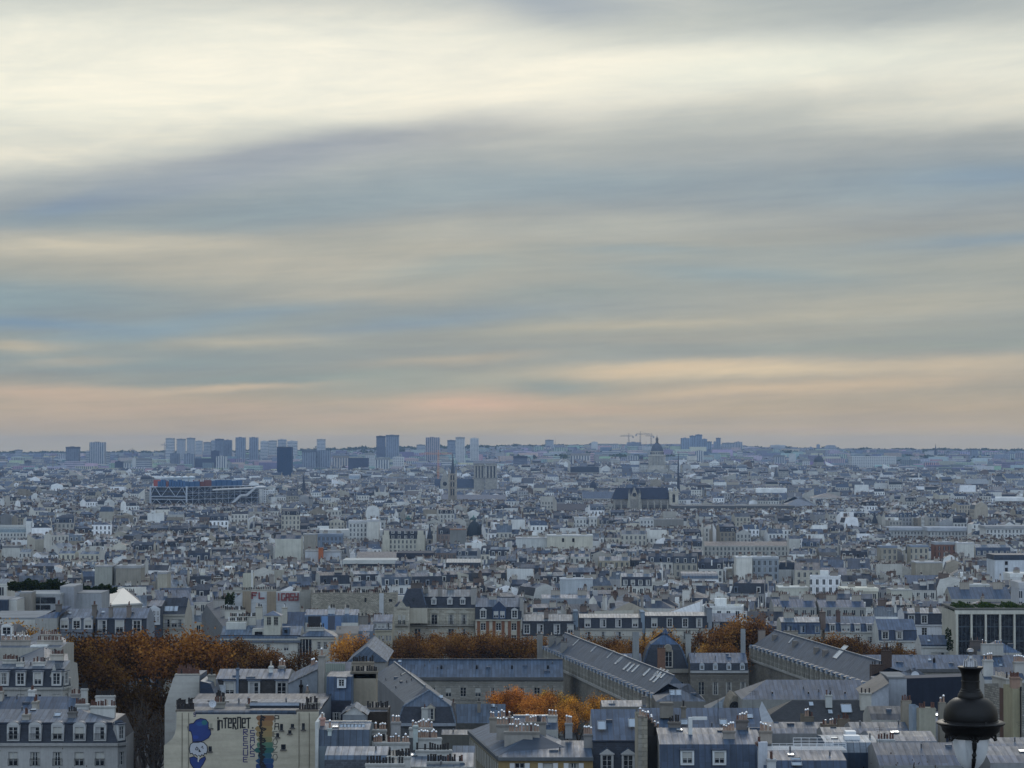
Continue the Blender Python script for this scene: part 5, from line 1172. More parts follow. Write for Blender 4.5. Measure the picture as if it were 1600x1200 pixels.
s = haussmann('corner_return', 'narrow angled end front of the white corner house, right beside the dark avenue', 186.5, 199, 310.2, 1161, 1130, 1126, 1.2, [192], ww=.8, wh=1.7, D1=311.4, fc=(.46, .45, .43), im=.5, zc=(.2, .23, .28), rows=3); s.done()
s = House('rear_wing', 'low zinc roofed wing behind the white corner house', -30, 118, 332, 1112, 9, fc=(.5, .49, .46)); s.body(); s.roof([(4.5, 1088, 'zinc', Z_BLUE)])
s.ch(46, 57, 1078, 1100, 5, 1.0, pots=4, pk='clay', c=(.6, .59, .56)); s.ch(-8, 6, 1080, 1100, 3, 1.0, pots=4); s.ch(113, 126, 1084, 1104, 4, .8, pots=4, c=(.3, .28, .26)); s.ch(128, 138, 1076, 1100, 7, .8, pots=4, pk='soot', c=(.5, .49, .46)); s.done()
s = haussmann('curved_corner_house', 'curved corner house with slate slope, second house up from the lower left', -30, 100, 385, 1074, 1046, 1032, 14, [8, 34, 61, 90], ww=1.1, wh=1.8, fc=(.44, .43, .40), im=1.3, zc=(.25, .28, .31), hr=.0,
    chs=[(6, 30, 1030, 1042, 5, .8, dict(pots=9, pk='clay', c=(.5, .48, .43))), (27, 39, 1034, 1044, 3, .8, dict(pots=4, pk='soot', c=(.55, .53, .48))), (53, 72, 1034, 1046, 3.5, .8, dict(pots=7, pk='clay', c=(.6, .58, .53))), (80, 100, 1022, 1040, 8, .9, dict(pots=8, pk='clay', c=(.5, .45, .38)))]); s.done()
s = haussmann('curved_corner_house', 'right return of the curved corner house, facing the dark avenue trees', 100.5, 113, 385.2, 1074, 1046, 1036, 3, [106], ww=1.0, wh=1.8, D1=388, fc=(.50, .49, .45), im=1.2, zc=(.25, .28, .31)); s.done()
s = House('street_wing', 'long side front running up the avenue behind the curved corner house', 112.5, 104, 389, 1060, 8, D1=470, fc=(.42, .41, .38), fm='facade'); s.body(); s.roof([(4, 1040, 'zinc', Z_GREY)]); s.done()
s = House('chimney_row_house', 'house end topped by two long rows of white capped pots, third up on the left', -20, 98, 430, 1012, 12, fc=(.44, .42, .37)); s.body(); s.roof([(6, 1004, 'zinc', (.3, .31, .33))])
s.ch(3, 48, 1000, 1020, 2.5, .8, pots=16, pk='cap', c=(.33, .3, .26)); s.ch(60, 98, 1000, 1024, 3, .8, pots=13, pk='clay', c=(.36, .33, .29)); s.ch(20, 47, 993, 1010, 7, .8, pots=9, pk='pale', c=(.5, .48, .43)); s.ch(64, 96, 991, 1010, 8.5, .8, pots=11, pk='clay', c=(.4, .37, .32))
m = s.key('roof_parapet'); m.box(s.X(48), .5, s.h, s.X(74), 3, s.Z(1009), 'plaster', (.6, .6, .57)); s.done()
s = House('lantern_house', 'grey house with a white dormer bay at the left edge above the chimney rows', -30, 22, 455, 990, 12, fc=(.2, .21, .23)); s.body(); s.roof([(6, 975, 'slate', SLATE)]); s.dormer(s.X(12), s.h - 1, 1.5, 2.0, 'arch', (.6, .6, .58)); s.done()

# ================================================================== painted party wall
D = 290
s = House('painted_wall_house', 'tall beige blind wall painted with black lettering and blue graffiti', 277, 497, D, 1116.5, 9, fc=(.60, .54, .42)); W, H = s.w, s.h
m = s.P['wall']
x = s.X; z = s.Z
ol = [(x(258), -2), (x(258), z(1165)), (x(263), z(1161)), (x(271), z(1154)), (x(275), z(1146)), (x(277), z(1136)), (x(277.5), z(1112)), (x(305), z(1112)), (x(305.5), z(1117)), (x(464), z(1117)), (x(465), z(1112)), (x(499), z(1112)), (x(499), -2)]
for (a, b), (c, e) in zip(ol, ol[1:]): m.face([(a, 0, b), (c, 0, e), (c, .6, e), (a, .6, b)], 'plaster', (.3, .28, .24))
m.face([(a, 0, b) for a, b in ol[::-1]], 'plaster', s.fc); m.face([(a, .6, b) for a, b in ol], 'plaster', s.fc)
for xa, xb in ((286, 287), (296, 297.2), (468, 469), (484, 485)):
    s.key('flue_joint').box(x(xa) - .02, -.05, 0, x(xa) + .06, -.003, z(1113.5), 'plaster', (.2, .18, .14))
for px, py, w_, h_ in ((330, 1170, 5, 8), (441, 1136, 4.5, 10), (435, 1148.5, 4.5, 6), (458, 1134, 5, 6), (454, 1143.5, 5, 5), (475, 1135, 4.5, 10), (444, 1167, 7, 8), (331, 1134, 4.5, 7)):
    dk = py != 1134 or px != 331
    m = s.key('wall_vent'); a, b = x(px - w_ / 2), x(px + w_ / 2)
    m.box(a, -.03, z(py + h_ / 2), b, -.002, z(py - h_ / 2), 'glass' if dk else 'plaster', (.3, .28, .22)); m.box(a - .12, -.2, z(py + h_ / 2) - .12, b + .12, -.002, z(py + h_ / 2) - .001, 'plaster', (.12, .11, .1), bottom=True)
def stroke(m, pts, wd, c, y=-.012, mt='paint'):
    for i, ((a, b), (e, f)) in enumerate(zip(pts, pts[1:])):
        A, B = Vector((x(a), z(b))), Vector((x(e), z(f))); v = (B - A)
        if v.length < 1e-5: continue
        v.normalize(); n_ = Vector((-v.y, v.x)) * wd / 2; A -= v * wd * .3; B += v * wd * .3; yy = y - .0006 * (i % 7)
        q = [(A + n_), (B + n_), (B - n_), (A - n_)]; m.face([(p.x, yy, p.y) for p in q], mt, c)
def blob(m, pts, c, y=-.006, mt='paint'): m.face([(x(a), y, z(b)) for a, b in pts], mt, c)
# lettering of the wall, stroke by stroke (one unit wide glyphs)
GL = {'i': [[(.5, 0), (.5, .12)], [(.5, .28), (.5, 1.15)]], 'n': [[(.1, 1.1), (.1, .25)], [(.1, .3), (.85, .3), (.9, .95)]], 'T': [[(0, .1), (1, .05)], [(.5, .08), (.5, .95)]], 'e': [[(.85, .9), (.1, .9), (.1, .1), (.85, .1), (.85, .5), (.15, .5)]],
      'E': [[(.85, .92), (.1, .92), (.1, .1), (.85, .1)], [(.1, .5), (.7, .5)]], 'R': [[(.1, 1), (.1, .08), (.8, .08), (.8, .5), (.15, .5), (.9, 1.05)]], 'N': [[(.1, 1), (.1, 0), (.85, 0), (.85, .95)]], '.': [[(.3, .93), (.5, .93)]],
      'F': [[(.1, 1), (.1, 0), (.9, 0)], [(.1, .45), (.7, .45)]], 'L': [[(.1, 0), (.1, .95), (.95, .95)]], 'I': [[(.5, 0), (.5, 1)]], 'C': [[(.9, .05), (.1, .05), (.1, .95), (.9, .95), (.9, .6)]], 'A': [[(.05, 1), (.15, .05), (.85, .05), (.95, 1)], [(.1, .55), (.9, .55)]],
      'S': [[(.9, .05), (.1, .05), (.1, .5), (.9, .5), (.9, .95), (.05, .95)]], 'Y': [[(.05, 0), (.1, .5), (.9, .5)], [(.95, 0), (.9, .95), (.1, .95)]], 'P': [[(.1, 1), (.1, 0), (.9, .05), (.9, .5), (.1, .5)]], 'O': [[(.3, .05), (.75, .05), (.95, .5), (.7, .95), (.3, .95), (.05, .5), (.3, .05)]],
      'Z': [[(.1, .05), (.9, .05), (.1, .95), (.9, .95)]], 'K': [[(.1, 0), (.1, 1)], [(.9, .05), (.15, .5), (.9, 1)]], 'U': [[(.1, 0), (.1, .95), (.9, .95), (.9, 0)]], '1': [[(.2, .2), (.5, 0), (.5, 1)]]}
def write(s_, text, px, py, cw, chh, wd, c, part='painted_lettering', vert=False, y=-.012):
    m = s_.key(part); gx, gy = px, py
    for c_ in text:
        for st_ in GL.get(c_, []): stroke(m, [(gx + a * cw * .82, gy + b * chh) for a, b in st_], wd, c, y)
        if vert: gy += chh * 1.2
        else: gx += cw * (.6 if c_ == 'i' else 1.0)
BK, PU = (.012, .011, .012), (.03, .025, .10)
write(s, 'inTeRNeT.', 339, 1121, 7.2, 17.5, .17, BK)
for col_, x0_, y0_, t_, cw_, h_ in ((PU, 381, 1139, 'RESUE', 10, 9), (PU, 392, 1141, 'SAKS', 9, 9), (BK, 430, 1118, 'PA', 9, 10), ((.16, .15, .12), 427, 1142, 'EOZO2', 10, 10)):
    write(s, t_, x0_, y0_, cw_, h_, .11, col_, 'painted_tag', vert=True)
m = s.key('painted_colour_column')
cols = [(.30, .14, .06), (.36, .2, .08), (.40, .26, .10), (.38, .27, .12), (.30, .27, .12), (.10, .22, .14), (.03, .15, .13), (.03, .13, .18), (.02, .09, .22), (.02, .06, .2)]
for i, c in enumerate(cols):
    y0 = 1117.6 + i * 8.4; a = 408 + 2 * math.sin(i * 1.9); b = 427 + 2 * math.sin(i * 2.3 + 1)
    blob(m, [(b, y0), (a - 4, y0 + .2), (a - 7 + 2 * math.sin(i * 3), y0 + 4), (a - 4, y0 + 8.4), (b, y0 + 8.4), (b + 1.5, y0 + 4)], tuple(q * .65 for q in c), -.006 - .0004 * (i % 2))
rg = random.Random(5); yy = 1118
for i in range(26):
    p = (409 + rg.uniform(-2, 2), yy); q = (409 + rg.uniform(-1, 9), yy + rg.uniform(1, 4)); r_ = (410 + rg.uniform(-3, 4), yy + 4); u_ = (407 + rg.uniform(-1, 3), yy + 1)
    stroke(m, [p, q, r_, u_, p], .16, BK, -.016); yy += 3.2
def ring(cx, cy, rx, ry, n=20, a0=0, a1=2 * math.pi): return [(cx + rx * math.cos(a0 + (a1 - a0) * i / n), cy + ry * math.sin(a0 + (a1 - a0) * i / n)) for i in range(n + 1)]
BL = (.018, .04, .17)
m = s.key('painted_blue_figure')
up_ = [(303, 1160), (302, 1150), (300, 1143), (296, 1141.5), (295, 1136), (298, 1131), (304, 1130), (308, 1125), (315, 1122.5), (323, 1124), (327, 1129), (327, 1136), (330, 1140), (331, 1147), (327, 1153), (320, 1157), (312, 1160)]
lo_ = [(298, 1184), (305, 1182), (310, 1185), (312, 1189), (316, 1185), (322, 1182), (323, 1186), (319, 1194), (312, 1204), (304, 1200), (299, 1192)]
blob(m, up_[::-1], BL, -.006); stroke(m, up_ + [up_[0]], .1, (.01, .01, .05), -.02); [blob(m, ring(*q[:4], 12)[::-1], q[4], q[5]) for q in ((321, 1129, 4.5, 4, (.02, .12, .14), -.009), (314, 1131, 6, 3.5, (.02, .07, .22), -.0075), (307, 1152, 5, 3, (.02, .05, .24), -.0075))]
blob(m, lo_[::-1], BL, -.006); stroke(m, lo_ + [lo_[0]], .1, (.01, .01, .05), -.02)
m = s.key('painted_white_skull')
sk = [(299, 1178), (297.5, 1170), (299, 1163), (304, 1159.5), (312, 1158.5), (320, 1160), (325, 1165), (326, 1172), (324, 1178), (321, 1177), (320, 1181), (317, 1179), (315, 1182), (312, 1180), (310, 1182), (307, 1179), (304, 1180), (302, 1177)]
blob(m, sk[::-1], (.42, .43, .46), -.012); stroke(m, sk + [sk[0]], .1, BK, -.02); stroke(m, [(307, 1171), (309, 1167), (311, 1169), (310, 1172), (307, 1171)], .08, BK, -.024); blob(m, [(312, 1169), (312, 1175), (316, 1175)], BK, -.024); stroke(m, [(316, 1168), (318, 1166), (319, 1170)], .08, BK, -.024); stroke(m, [(311.5, 1181), (311.5, 1190)], .12, (.5, .5, .5), -.026)
write(s, 'S', 304, 1113.5, 4, 6, .09, PU, 'painted_tag')
for a, b, n_, yt in ((277, 304, 10, 1108.5), (464, 497, 9, 1109)): s.ch(a, b, yt, 1112.2, .15, .7, pots=n_, pk='soot', c=(.2, .17, .14))
s.ch(277, 302, 1101, 1114, 4.5, .7, pots=11, pk='soot', c=(.3, .27, .23)); s.done()
# gable end behind it, and the long row behind
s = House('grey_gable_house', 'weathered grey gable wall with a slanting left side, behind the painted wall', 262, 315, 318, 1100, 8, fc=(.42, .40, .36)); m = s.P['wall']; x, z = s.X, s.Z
ol = [(x(259), -2), (x(259), z(1102)), (x(272), z(1060)), (x(275), z(1056)), (x(313), z(1056)), (x(313), -2)]
for (a, b), (c, e) in zip(ol, ol[1:]): m.face([(a, 0, b), (c, 0, e), (c, 8, e), (a, 8, b)], 'zinc', Z_BLUE)
m.face([(a, 0, b) for a, b in ol[::-1]], 'plaster', (.40, .385, .35)); s.ch(275, 312, 1053, 1057, .5, .8, pots=14, pk='clay', c=(.45, .42, .36)); s.ch(280, 306, 1047, 1060, 5, .8, pots=10, pk='clay', c=(.4, .3, .25)); s.done()
s = House('zinc_cheek_house', 'dark ribbed zinc side with a slanted edge next to the grey gable', 314, 338, 316, 1100, 6, fc=Z_DARK, fm='zinc', sc_=Z_DARK); m = s.P['wall']; x, z = s.X, s.Z
m.face([(x(340), 0, z(1100)), (x(337), 0, z(1086)), (x(330), 0, z(1068)), (x(314), 0, z(1064)), (x(314), 0, -2), (x(340), 0, -2)], 'zinc', (.06, .085, .13))
s.P['roof'].face([(x(314), 0, z(1064)), (x(330), 0, z(1068)), (x(330), 7, z(1068)), (x(314), 7, z(1064))][::-1], 'zinc', Z_PALE); s.P['roof'].face([(x(330), 0, z(1068)), (x(340), 0, z(1100)), (x(340), 7, z(1100)), (x(330), 7, z(1068))], 'zinc', Z_BLUE); s.ch(326, 337, 1054, 1090, 3, 1, pots=3, pk='soot', c=(.3, .28, .24)); s.done()
s = haussmann('slate_row_house', 'dark slate attic row with tall pale windows behind the painted wall', 337, 451, 334, 1093, 1062, 1045, 12, [360, 398, 441], ww=1.2, wh=2.0, im=.35, slate=('slate', (.035, .033, .033)), zc=(.19, .235, .30), fc=(.3, .3, .3), rows=0,
    chs=[(370, 374, 1044, 1093, .0, .8, dict(pots=1, c=(.16, .2, .26))), (421, 427, 1041, 1055, 4, 1, dict(pots=2, pk='pale', c=(.6, .6, .57))), (436, 446, 1040, 1048, 6, .8, dict(pots=3, pk='cap'))])
s.key('lattice_panel').box(s.X(339), -.06, s.Z(1090), s.X(354), -.03, s.Z(1070), 'brick', (.5, .52, .55)); s.done()
s = House('shed_roof_house', 'blank pale grey flank under a rising zinc roof right of the slate attic row', 451, 497, 326, 1092, 8, fc=(.33, .36, .40)); m = s.P['wall']; x, z = s.X, s.Z
m.face([(x(497), 0, z(1046)), (x(451), 0, z(1068)), (x(451), 0, -2), (x(497), 0, -2)], 'plaster', s.fc); m.face([(x(497), 0, z(1046)), (x(497), 8, z(1046)), (x(497), 8, -2), (x(497), 0, -2)], 'plaster', s.fc)
s.P['roof'].face([(x(450), -.3, z(1067.5)), (x(498), -.3, z(1045)), (x(498), 8, z(1037)), (x(450), 8, z(1060))], 'zinc', Z_BLUE)
s.ch(469, 473, 1070, 1095, -1, .6, pots=1, pk='soot', c=SOOT); s.ch(479, 483, 1079, 1100, -1.5, .6, pots=1, pk='cap', c=(.3, .25, .2)); s.ch(486, 496, 1040, 1060, 6, .8, pots=3, pk='cap', c=(.15, .13, .12)); s.done()
s = House('terrace_roof', 'low flat zinc roofs with a blue skirt between painted wall and slate attic row', 278, 499, 292, 1113, 21, fc=(.15, .18, .22), fm='zinc'); s.body(); s.roof([(.5, 1110, 'zinc', (.13, .17, .22)), (7, 1104, 'zinc', (.09, .11, .14)), (8, 1099, 'zinc', (.12, .15, .19)), (10.5, 1096, 'zinc', (.2, .23, .27))])
for a, b, t_, n_, pk in ((336, 352, 1097, 4, 'clay'), (386, 394, 1100, 2, 'clay'), (478, 500, 1098, 7, 'soot'), (338, 352, 1089, 5, 'soot')): s.ch(a, b, t_, 1112, 4 if n_ != 5 else 9, .7, pots=n_, pk=pk, c=(.3, .28, .24))
s.key('duct').bar((s.X(392, 1), 1, s.Z(1102, 1)), (s.X(470, 1), 1, s.Z(1102, 1)), .35, 'metal', (.15, .17, .2), 8)
def sat_dish(par, X_, Y_, Z_, r, name='satellite_dish'):
    m = MB(); m.lathe([(0, 0), (r * .5, .04), (r, .18)], 0, 0, 'paint', (.5, .52, .55), 14); m.bar((0, 0, .1), (0, 0, .7), .03, 'metal', n=4); o = m.build(name, par); o.location = (X_, Y_, Z_); o.rotation_euler = (math.radians(75), 0, .3)
    m = MB(); m.bar((X_, Y_ + .1, Z_ - 1.2), (X_, Y_ + .1, Z_), .04, 'metal', n=5); m.build('dish_mast', par)
sat_dish(s.t, s.X(333, 2), 2, s.Z(1100, 2), .45); s.done()
sv = House('blue_zinc_house', 'blue zinc clad house with a small white dormer window, right of the painted wall', 510, 550, 312, 1094, 10, fc=(.13, .18, .25), fm='zinc', sc_=(.13, .18, .25)); s = sv; s.body()
s.roof([(1.2, 1057, 'zinc', (.12, .175, .26)), (5, 1052, 'zinc', Z_GREY)]); s.dormer(s.X(534), s.h + 1.5, .7, .9, 'flat', (.6, .62, .64), dep=1.2, y=.2); s.key('wall_band').box(0, -.06, s.h - 3.2, s.w, -.02, s.h - .1, 'slate', (.03, .035, .05)); s.window(s.X(527), s.h - 3, 1, 1.5, y=-.2); s.done()
s = House('glazed_studio', 'studio roof with a strip of old greenish glazing behind the blue zinc house', 505, 548, 322, 1052, 7, fc=(.35, .37, .33)); s.body(); s.roof([(3.5, 1034, 'zinc', Z_BLUE)]); s.key('glazing').box(s.X(509), -.08, s.Z(1051), s.X(540), -.03, s.Z(1036.5), 'paint', (.3, .33, .28))
for q in range(12): s.key('glazing_bar').box(s.X(509 + q * 2.8), -.12, s.Z(1051), s.X(509.4 + q * 2.8), -.082, s.Z(1036.5), 'paint', (.12, .13, .12))
s.ch(498, 508, 1024, 1100, -4, 1.2, pots=2, pk='cap', c=(.3, .28, .25)); s.done()
s = House('great_chimney_block', 'massive beige chimney block with two rows of black pots beside the blue zinc house', 553, 588, 316, 1050, 4, fc=(.40, .35, .27)); s.body()
s.ch(549, 590, 1049, 1060, 0, 1.2, pots=12, pk='soot', c=(.22, .19, .15)); s.ch(551, 584, 1034, 1055, 3, 1.0, pots=10, pk='soot', c=(.26, .22, .17)); s.done()
s = House('dark_brick_shed', 'low dark brick wall under a small white edged zinc roof, below the great chimney block', 538, 606, 303, 1112, 7, fc=(.07, .055, .045), fm='brick', sm='brick'); s.body(); s.roof([(3.5, 1105, 'zinc', Z_GREY)])
s.ch(574, 607, 1106, 1114, 1.5, .8, pots=10, pk='soot', c=(.2, .17, .14)); s.done()
s = House('gabled_shed', 'small zinc gable hut with white bargeboard left of the dark brick wall', 536, 572, 299, 1117, 5, fc=(.3, .32, .34)); m = s.P['wall']; s.body(); c_ = s.w / 2; m.face([(s.w, -.01, s.h), (c_, -.01, s.h + 1), (0, -.01, s.h)], 'plaster', (.5, .5, .48))
s.P['roof'].face([(-.3, -.3, s.h), (c_, -.3, s.h + 1.1), (c_, 5, s.h + 1.1), (-.3, 5, s.h)], 'zinc', Z_GREY); s.P['roof'].face([(c_, -.3, s.h + 1.1), (s.w + .3, -.3, s.h), (s.w + .3, 5, s.h), (c_, 5, s.h + 1.1)], 'zinc', Z_PALE); s.done()

# ================================================================== bottom centre
s = House('zinc_studio_house', 'pale edged zinc roofed house right of the painted wall, roof lights along its top', 497, 578, 281, 1166, 9, fc=(.2, .24, .27)); s.body(); s.roof([(.8, 1140, 'zinc', (.17, .2, .24)), (4.5, 1128, 'zinc', (.3, .32, .35))])
s.key('parapet').box(-.25, -.15, -2, .12, 9.1, s.Z(1122, 4), 'plaster', (.55, .55, .52)); s.key('ridge_edge').box(-.2, 4.3, s.Z(1129, 4.4), s.w, 4.7, s.Z(1126.5, 4.4), 'metal', (.6, .6, .6))
for k in range(7): s.skylight(s.X(531 + k * 5.6, 1.6), 1.7, s.Z(1139, 1.7), .42, .9, .5)
s.ch(513, 519, 1138, 1162, .5, .6, pots=1, pk='cap', c=(.5, .55, .52)); s.ch(500, 508, 1122, 1134, 2.5, .9, pots=1, pk='cap', c=(.5, .3, .25)); s.done()
s = House('zinc_front_house', 'lowest zinc roof at the bottom centre left, dark arch under its eave', 508, 606, 272, 1187, 8, fc=(.1, .11, .13), fm='slate'); s.body(); s.roof([(.6, 1180, 'zinc', (.22, .26, .3)), (4, 1166, 'zinc', (.34, .37, .4))])
s.ch(605, 642, 1182, 1200, -2, .7, pots=8, pk='soot', c=(.5, .49, .46)); s.ch(572, 632, 1193, 1200, -4, .7, pots=12, pk='soot', c=(.5, .49, .46)); s.ch(606, 642, 1181, 1196, 3, .8, pots=7, pk='soot', c=(.55, .55, .52)); s.done()
s = House('chimney_cluster_house', 'house crowded with long rows of black chimney pots at the bottom centre', 606, 740, 276, 1198, 12, fc=(.45, .44, .4)); s.body(); s.roof([(6, 1176, 'zinc', (.28, .31, .34))])
for a, b, t_, off, n_, pk in ((668, 724, 1190, 1.0, 15, 'soot'), (650, 706, 1172, 4.5, 14, 'soot'), (650, 690, 1153, 9, 12, 'cap'), (583, 640, 1160, 6.5, 15, 'cap'), (575, 604, 1140, 10, 8, 'cap'), (552, 606, 1158, 9.5, 14, 'soot'), (640, 676, 1137, 12, 9, 'cap')):
    s.ch(a, b, t_, t_ + 16, off, .8, pots=n_, pk=pk, c=(.48, .47, .44))
s.ch(646, 653, 1134, 1172, 8, .9, pots=0, c=(.4, .45, .43)); s.ch(612, 626, 1128, 1160, 7, .9, pots=3, pk='cap', c=(.3, .29, .28)); s.done()
s = House('ribbed_roof_house', 'plain ribbed zinc slope at the bottom between black pots and the yellow house', 706, 742, 288, 1200, 10, fc=C_CREAM); s.body(); s.roof([(5, 1165, 'zinc', (.26, .3, .34))]); s.done()
# the yellow house
YL = (.36, .26, .12)
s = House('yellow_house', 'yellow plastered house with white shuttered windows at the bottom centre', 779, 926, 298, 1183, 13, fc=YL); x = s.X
ws = [x(p) for p in (812, 856, 896)]; rw = [(s.h - 2.6, 1.9), (s.h - 5.6, 1.9), (s.h - 8.6, 1.9)]
s.body([(ws, 1.15, rw)]); s.cornice(hgt=.4, c=(.12, .13, .14))
for zb, hh in rw: s.windows(ws, zb, 1.15, hh, shutters=(.6, .6, .6))
s.roof([(6.5, 1157, 'zinc', (.17, .22, .28))], hl=.5)
for a, b, t_, off, n_, cc in ((788, 832, 1143, 5, 8, (.3, .28, .25)), (776, 812, 1132, 8, 8, (.3, .28, .25)), (828, 843, 1143, 5.5, 3, (.36, .33, .29)), (820, 853, 1128, 9, 9, (.28, .26, .23)), (765, 802, 1121, 12, 9, (.3, .27, .23)), (883, 894, 1130, 6, 3, (.3, .3, .3)), (912, 925, 1147, 3.5, 4, (.26, .25, .24))):
    s.ch(a, b, t_, t_ + 24, off, .8, pots=n_, pk='cap', c=cc)
s.done()
s = House('shuttered_house_wing', 'shuttered cream side front of the yellow house, running back to the left', 734, 779, 326, 1138.5, 10, D1=299, fc=(.42, .38, .28)); s.h = zat(1183, 298) - s.g; ws = even(0, s.w, 9); rw = [(s.h - 2.9, 1.9), (s.h - 6, 1.9)]
s.body([(ws, 1.0, rw)]); s.cornice(hgt=.4, c=(.12, .13, .14))
for zb, hh in rw: s.windows(ws, zb, 1.0, hh, shutters=(.55, .54, .5))
prof_roof(s.P, s.w, 10, s.h, [(5, 2.2, 'zinc', (.17, .22, .28))], .6, 1.0, wcol=s.fc); s.done()
s = House('zinc_annex', 'narrow zinc roofed block with blank side behind the yellow house chimneys', 802, 872, 316, 1140, 8, fc=(.5, .49, .45)); s.body(); s.roof([(4, 1118, 'zinc', Z_BLUE)]); s.ch(856, 870, 1118, 1140, 2, .8, pots=3, pk='cap', c=(.5, .48, .44)); s.key('ridge_edge').box(0, 3.8, s.Z(1118, 4) - .05, s.w, 4.2, s.Z(1117, 4), 'metal', (.7, .7, .7)); s.done()
# slate dormer house
s = haussmann('slate_dormer_house', 'zinc roofed house with two white pedimented dormers in slate, bottom centre right', 926, 998, 300, 1203, 1158, 1108, 15, [948, 981], ww=1.15, wh=1.9, style='ped', im=.9, zc=(.14, .19, .26), fc=(.4, .39, .36), rows=2, dwh=2.0, zd=-.4)
s.skylight(s.X(934, 2.6), 2.6, s.Z(1140, 2.6), .95, 1.4, .62); s.skylight(s.X(982, 3), 3.0, s.Z(1136, 3.0), .95, 1.4, .62)
s.key('side_wall').face([(-.02, 0, -2), (-.02, 0, s.h), (-.02, .9, s.Z(1158, .9)), (-.02, 7.5, s.Z(1108, 7.5)), (-.02, 15, s.h)], 'plaster', (.42, .42, .41)); s.done()
s = House('tall_flue_wall', 'tall narrow wall of cream and stone flues with a staircase of silver caps', 996, 1011, 288, 1122, 7, fc=(.42, .38, .3), fm='ashlar'); s.body(); s.key('stone_strip').box(s.w * .05, -.06, -2, s.w * .4, -.003, s.h, 'ashlar', (.3, .28, .24))
for k in range(4): s.ch(997 + k * 4, 1003 + k * 4, 1118 + k, 1126, k * 1.6, .8, pots=1, pk='cap', c=(.3, .26, .22))
s.done()
s = House('black_flue_wall', 'soot blackened flue wall stepping down with silver caps', 1012, 1029, 291, 1150, 6, fc=(.05, .048, .045)); s.body()
for k in range(5): s.ch(1009 + k * 5, 1016 + k * 5, 1124 + k * 5.5, 1150 + k * 2, .3 + k * 1.0, .9, pots=2, pk='cap', c=(.05, .045, .04))
s.done()
# blue mansard house right of it
s = House('blue_mansard_house', 'blue zinc mansard with two white framed windows, bottom right of centre', 1030, 1190, 286, 1203, 14, fc=(.4, .39, .36)); s.body(); BZ = (.12, .155, .215); s.P['mansard']
s.roof([(.7, 1163, 'zinc', BZ, 'mansard'), (4.2, 1147, 'zinc', (.15, .2, .27)), (7, 1137, 'zinc', (.14, .19, .25))])
for p in (1073, 1123): s.dormer(s.X(p), s.h + .55, 1.15, 1.35, 'flat', (.58, .6, .6), BZ, dep=.9, y=-.1)
for a, b, t_, off, n_, cc in ((1129, 1147, 1142, 2.5, 5, (.3, .27, .24)), (1186, 1205, 1142, 2, 5, (.3, .26, .22)), (1150, 1168, 1125, 6, 5, (.16, .14, .13)), (1044, 1062, 1128, 7, 4, (.2, .18, .16))): s.ch(a, b, t_, t_ + 20, off, .9, pots=n_, pk='cap' if n_ > 4 else 'soot', c=cc)
s.key('white_frame').box(s.X(1075, 4), 4, s.Z(1148, 4), s.X(1081, 4), 4.5, s.Z(1121, 4), 'plaster', (.6, .6, .58)); s.key('white_frame').box(s.X(1081.2, 4), 4, s.Z(1125, 4), s.X(1104, 4), 4.5, s.Z(1120.5, 4), 'plaster', (.62, .62, .6))
s.done()
s = House('upper_zinc_house', 'wide zinc roof with small roof lights above the blue mansard windows', 1000, 1192, 312, 1148, 12, fc=(.3, .3, .3)); s.body(); s.roof([(6, 1106, 'zinc', (.15, .2, .27))])
s.ch(1031, 1051, 1098, 1122, 3, 1.2, pots=0, c=(.22, .2, .17)); s.ch(1064, 1071, 1104, 1122, 2.5, .8, pots=1, pk='soot', c=(.2, .18, .15)); s.skylight(s.X(1063, 1.4), 1.4, s.Z(1132, 1.4), .9, .9, .6); s.skylight(s.X(1124, 1.4), 1.4, s.Z(1132, 1.4), .9, .9, .6)
s.key('aerial').bar((s.X(1014, 6), 6, s.Z(1108, 6)), (s.X(1014, 6), 6, s.Z(1080, 6)), .05, 'iron', n=4); s.key('aerial').bar((s.X(1121, 3), 3, s.Z(1130, 3)), (s.X(1121, 3), 3, s.Z(1091, 3)), .05, 'iron', n=4); s.done()
s = House('roof_terrace_house', 'zinc roof with a white railed terrace at the bottom right of centre', 1192, 1322, 279, 1203, 10, fc=(.3, .32, .35)); s.body(); s.roof([(.6, 1188, 'zinc', (.13, .17, .24)), (5, 1172, 'zinc', (.15, .19, .25))])
s.key('terrace_floor').box(s.X(1190, 5), 5.2, s.Z(1176, 5), s.X(1322, 5), 9, s.Z(1172.5, 5), 'gravel_roof', (.4, .4, .4))
def white_rail(s, xa, xb, yt, yb, off):
    def P(px, py): return (s.X(px, off), off, s.Z(py, off))
    m = s.key('terrace_railing'); n = max(2, int((xb - xa) / 11))
    for k in range(n + 1): m.bar(P(xa + (xb - xa) * k / n, yb), P(xa + (xb - xa) * k / n, yt), .03, 'paint', (.75, .75, .75), 4)
    for f in (0, .33, .66, 1): m.bar(P(xa, yt + (yb - yt) * f), P(xb, yt + (yb - yt) * f), .03, 'paint', (.75, .75, .75), 4)
white_rail(s, 1205, 1320, 1162, 1172, 5.3); white_rail(s, 1238, 1300, 1153, 1168, 8.5)
s.key('white_flue').box(s.X(1184, .3), .3, s.Z(1204, .3), s.X(1198, .3), 1.3, s.Z(1160, .3), 'plaster', (.5, .52, .56)); s.ch(1181, 1190, 1160, 1166, .8, 1, pots=3, pk='clay', c=(.2, .12, .1)); s.ch(1198, 1211, 1186, 1204, -1, 1, pots=4, pk='clay', c=(.5, .5, .5))
s.skylight(s.X(1236, 0), -.1, s.Z(1196, 0), 1.1, 1.4, .5); s.done()
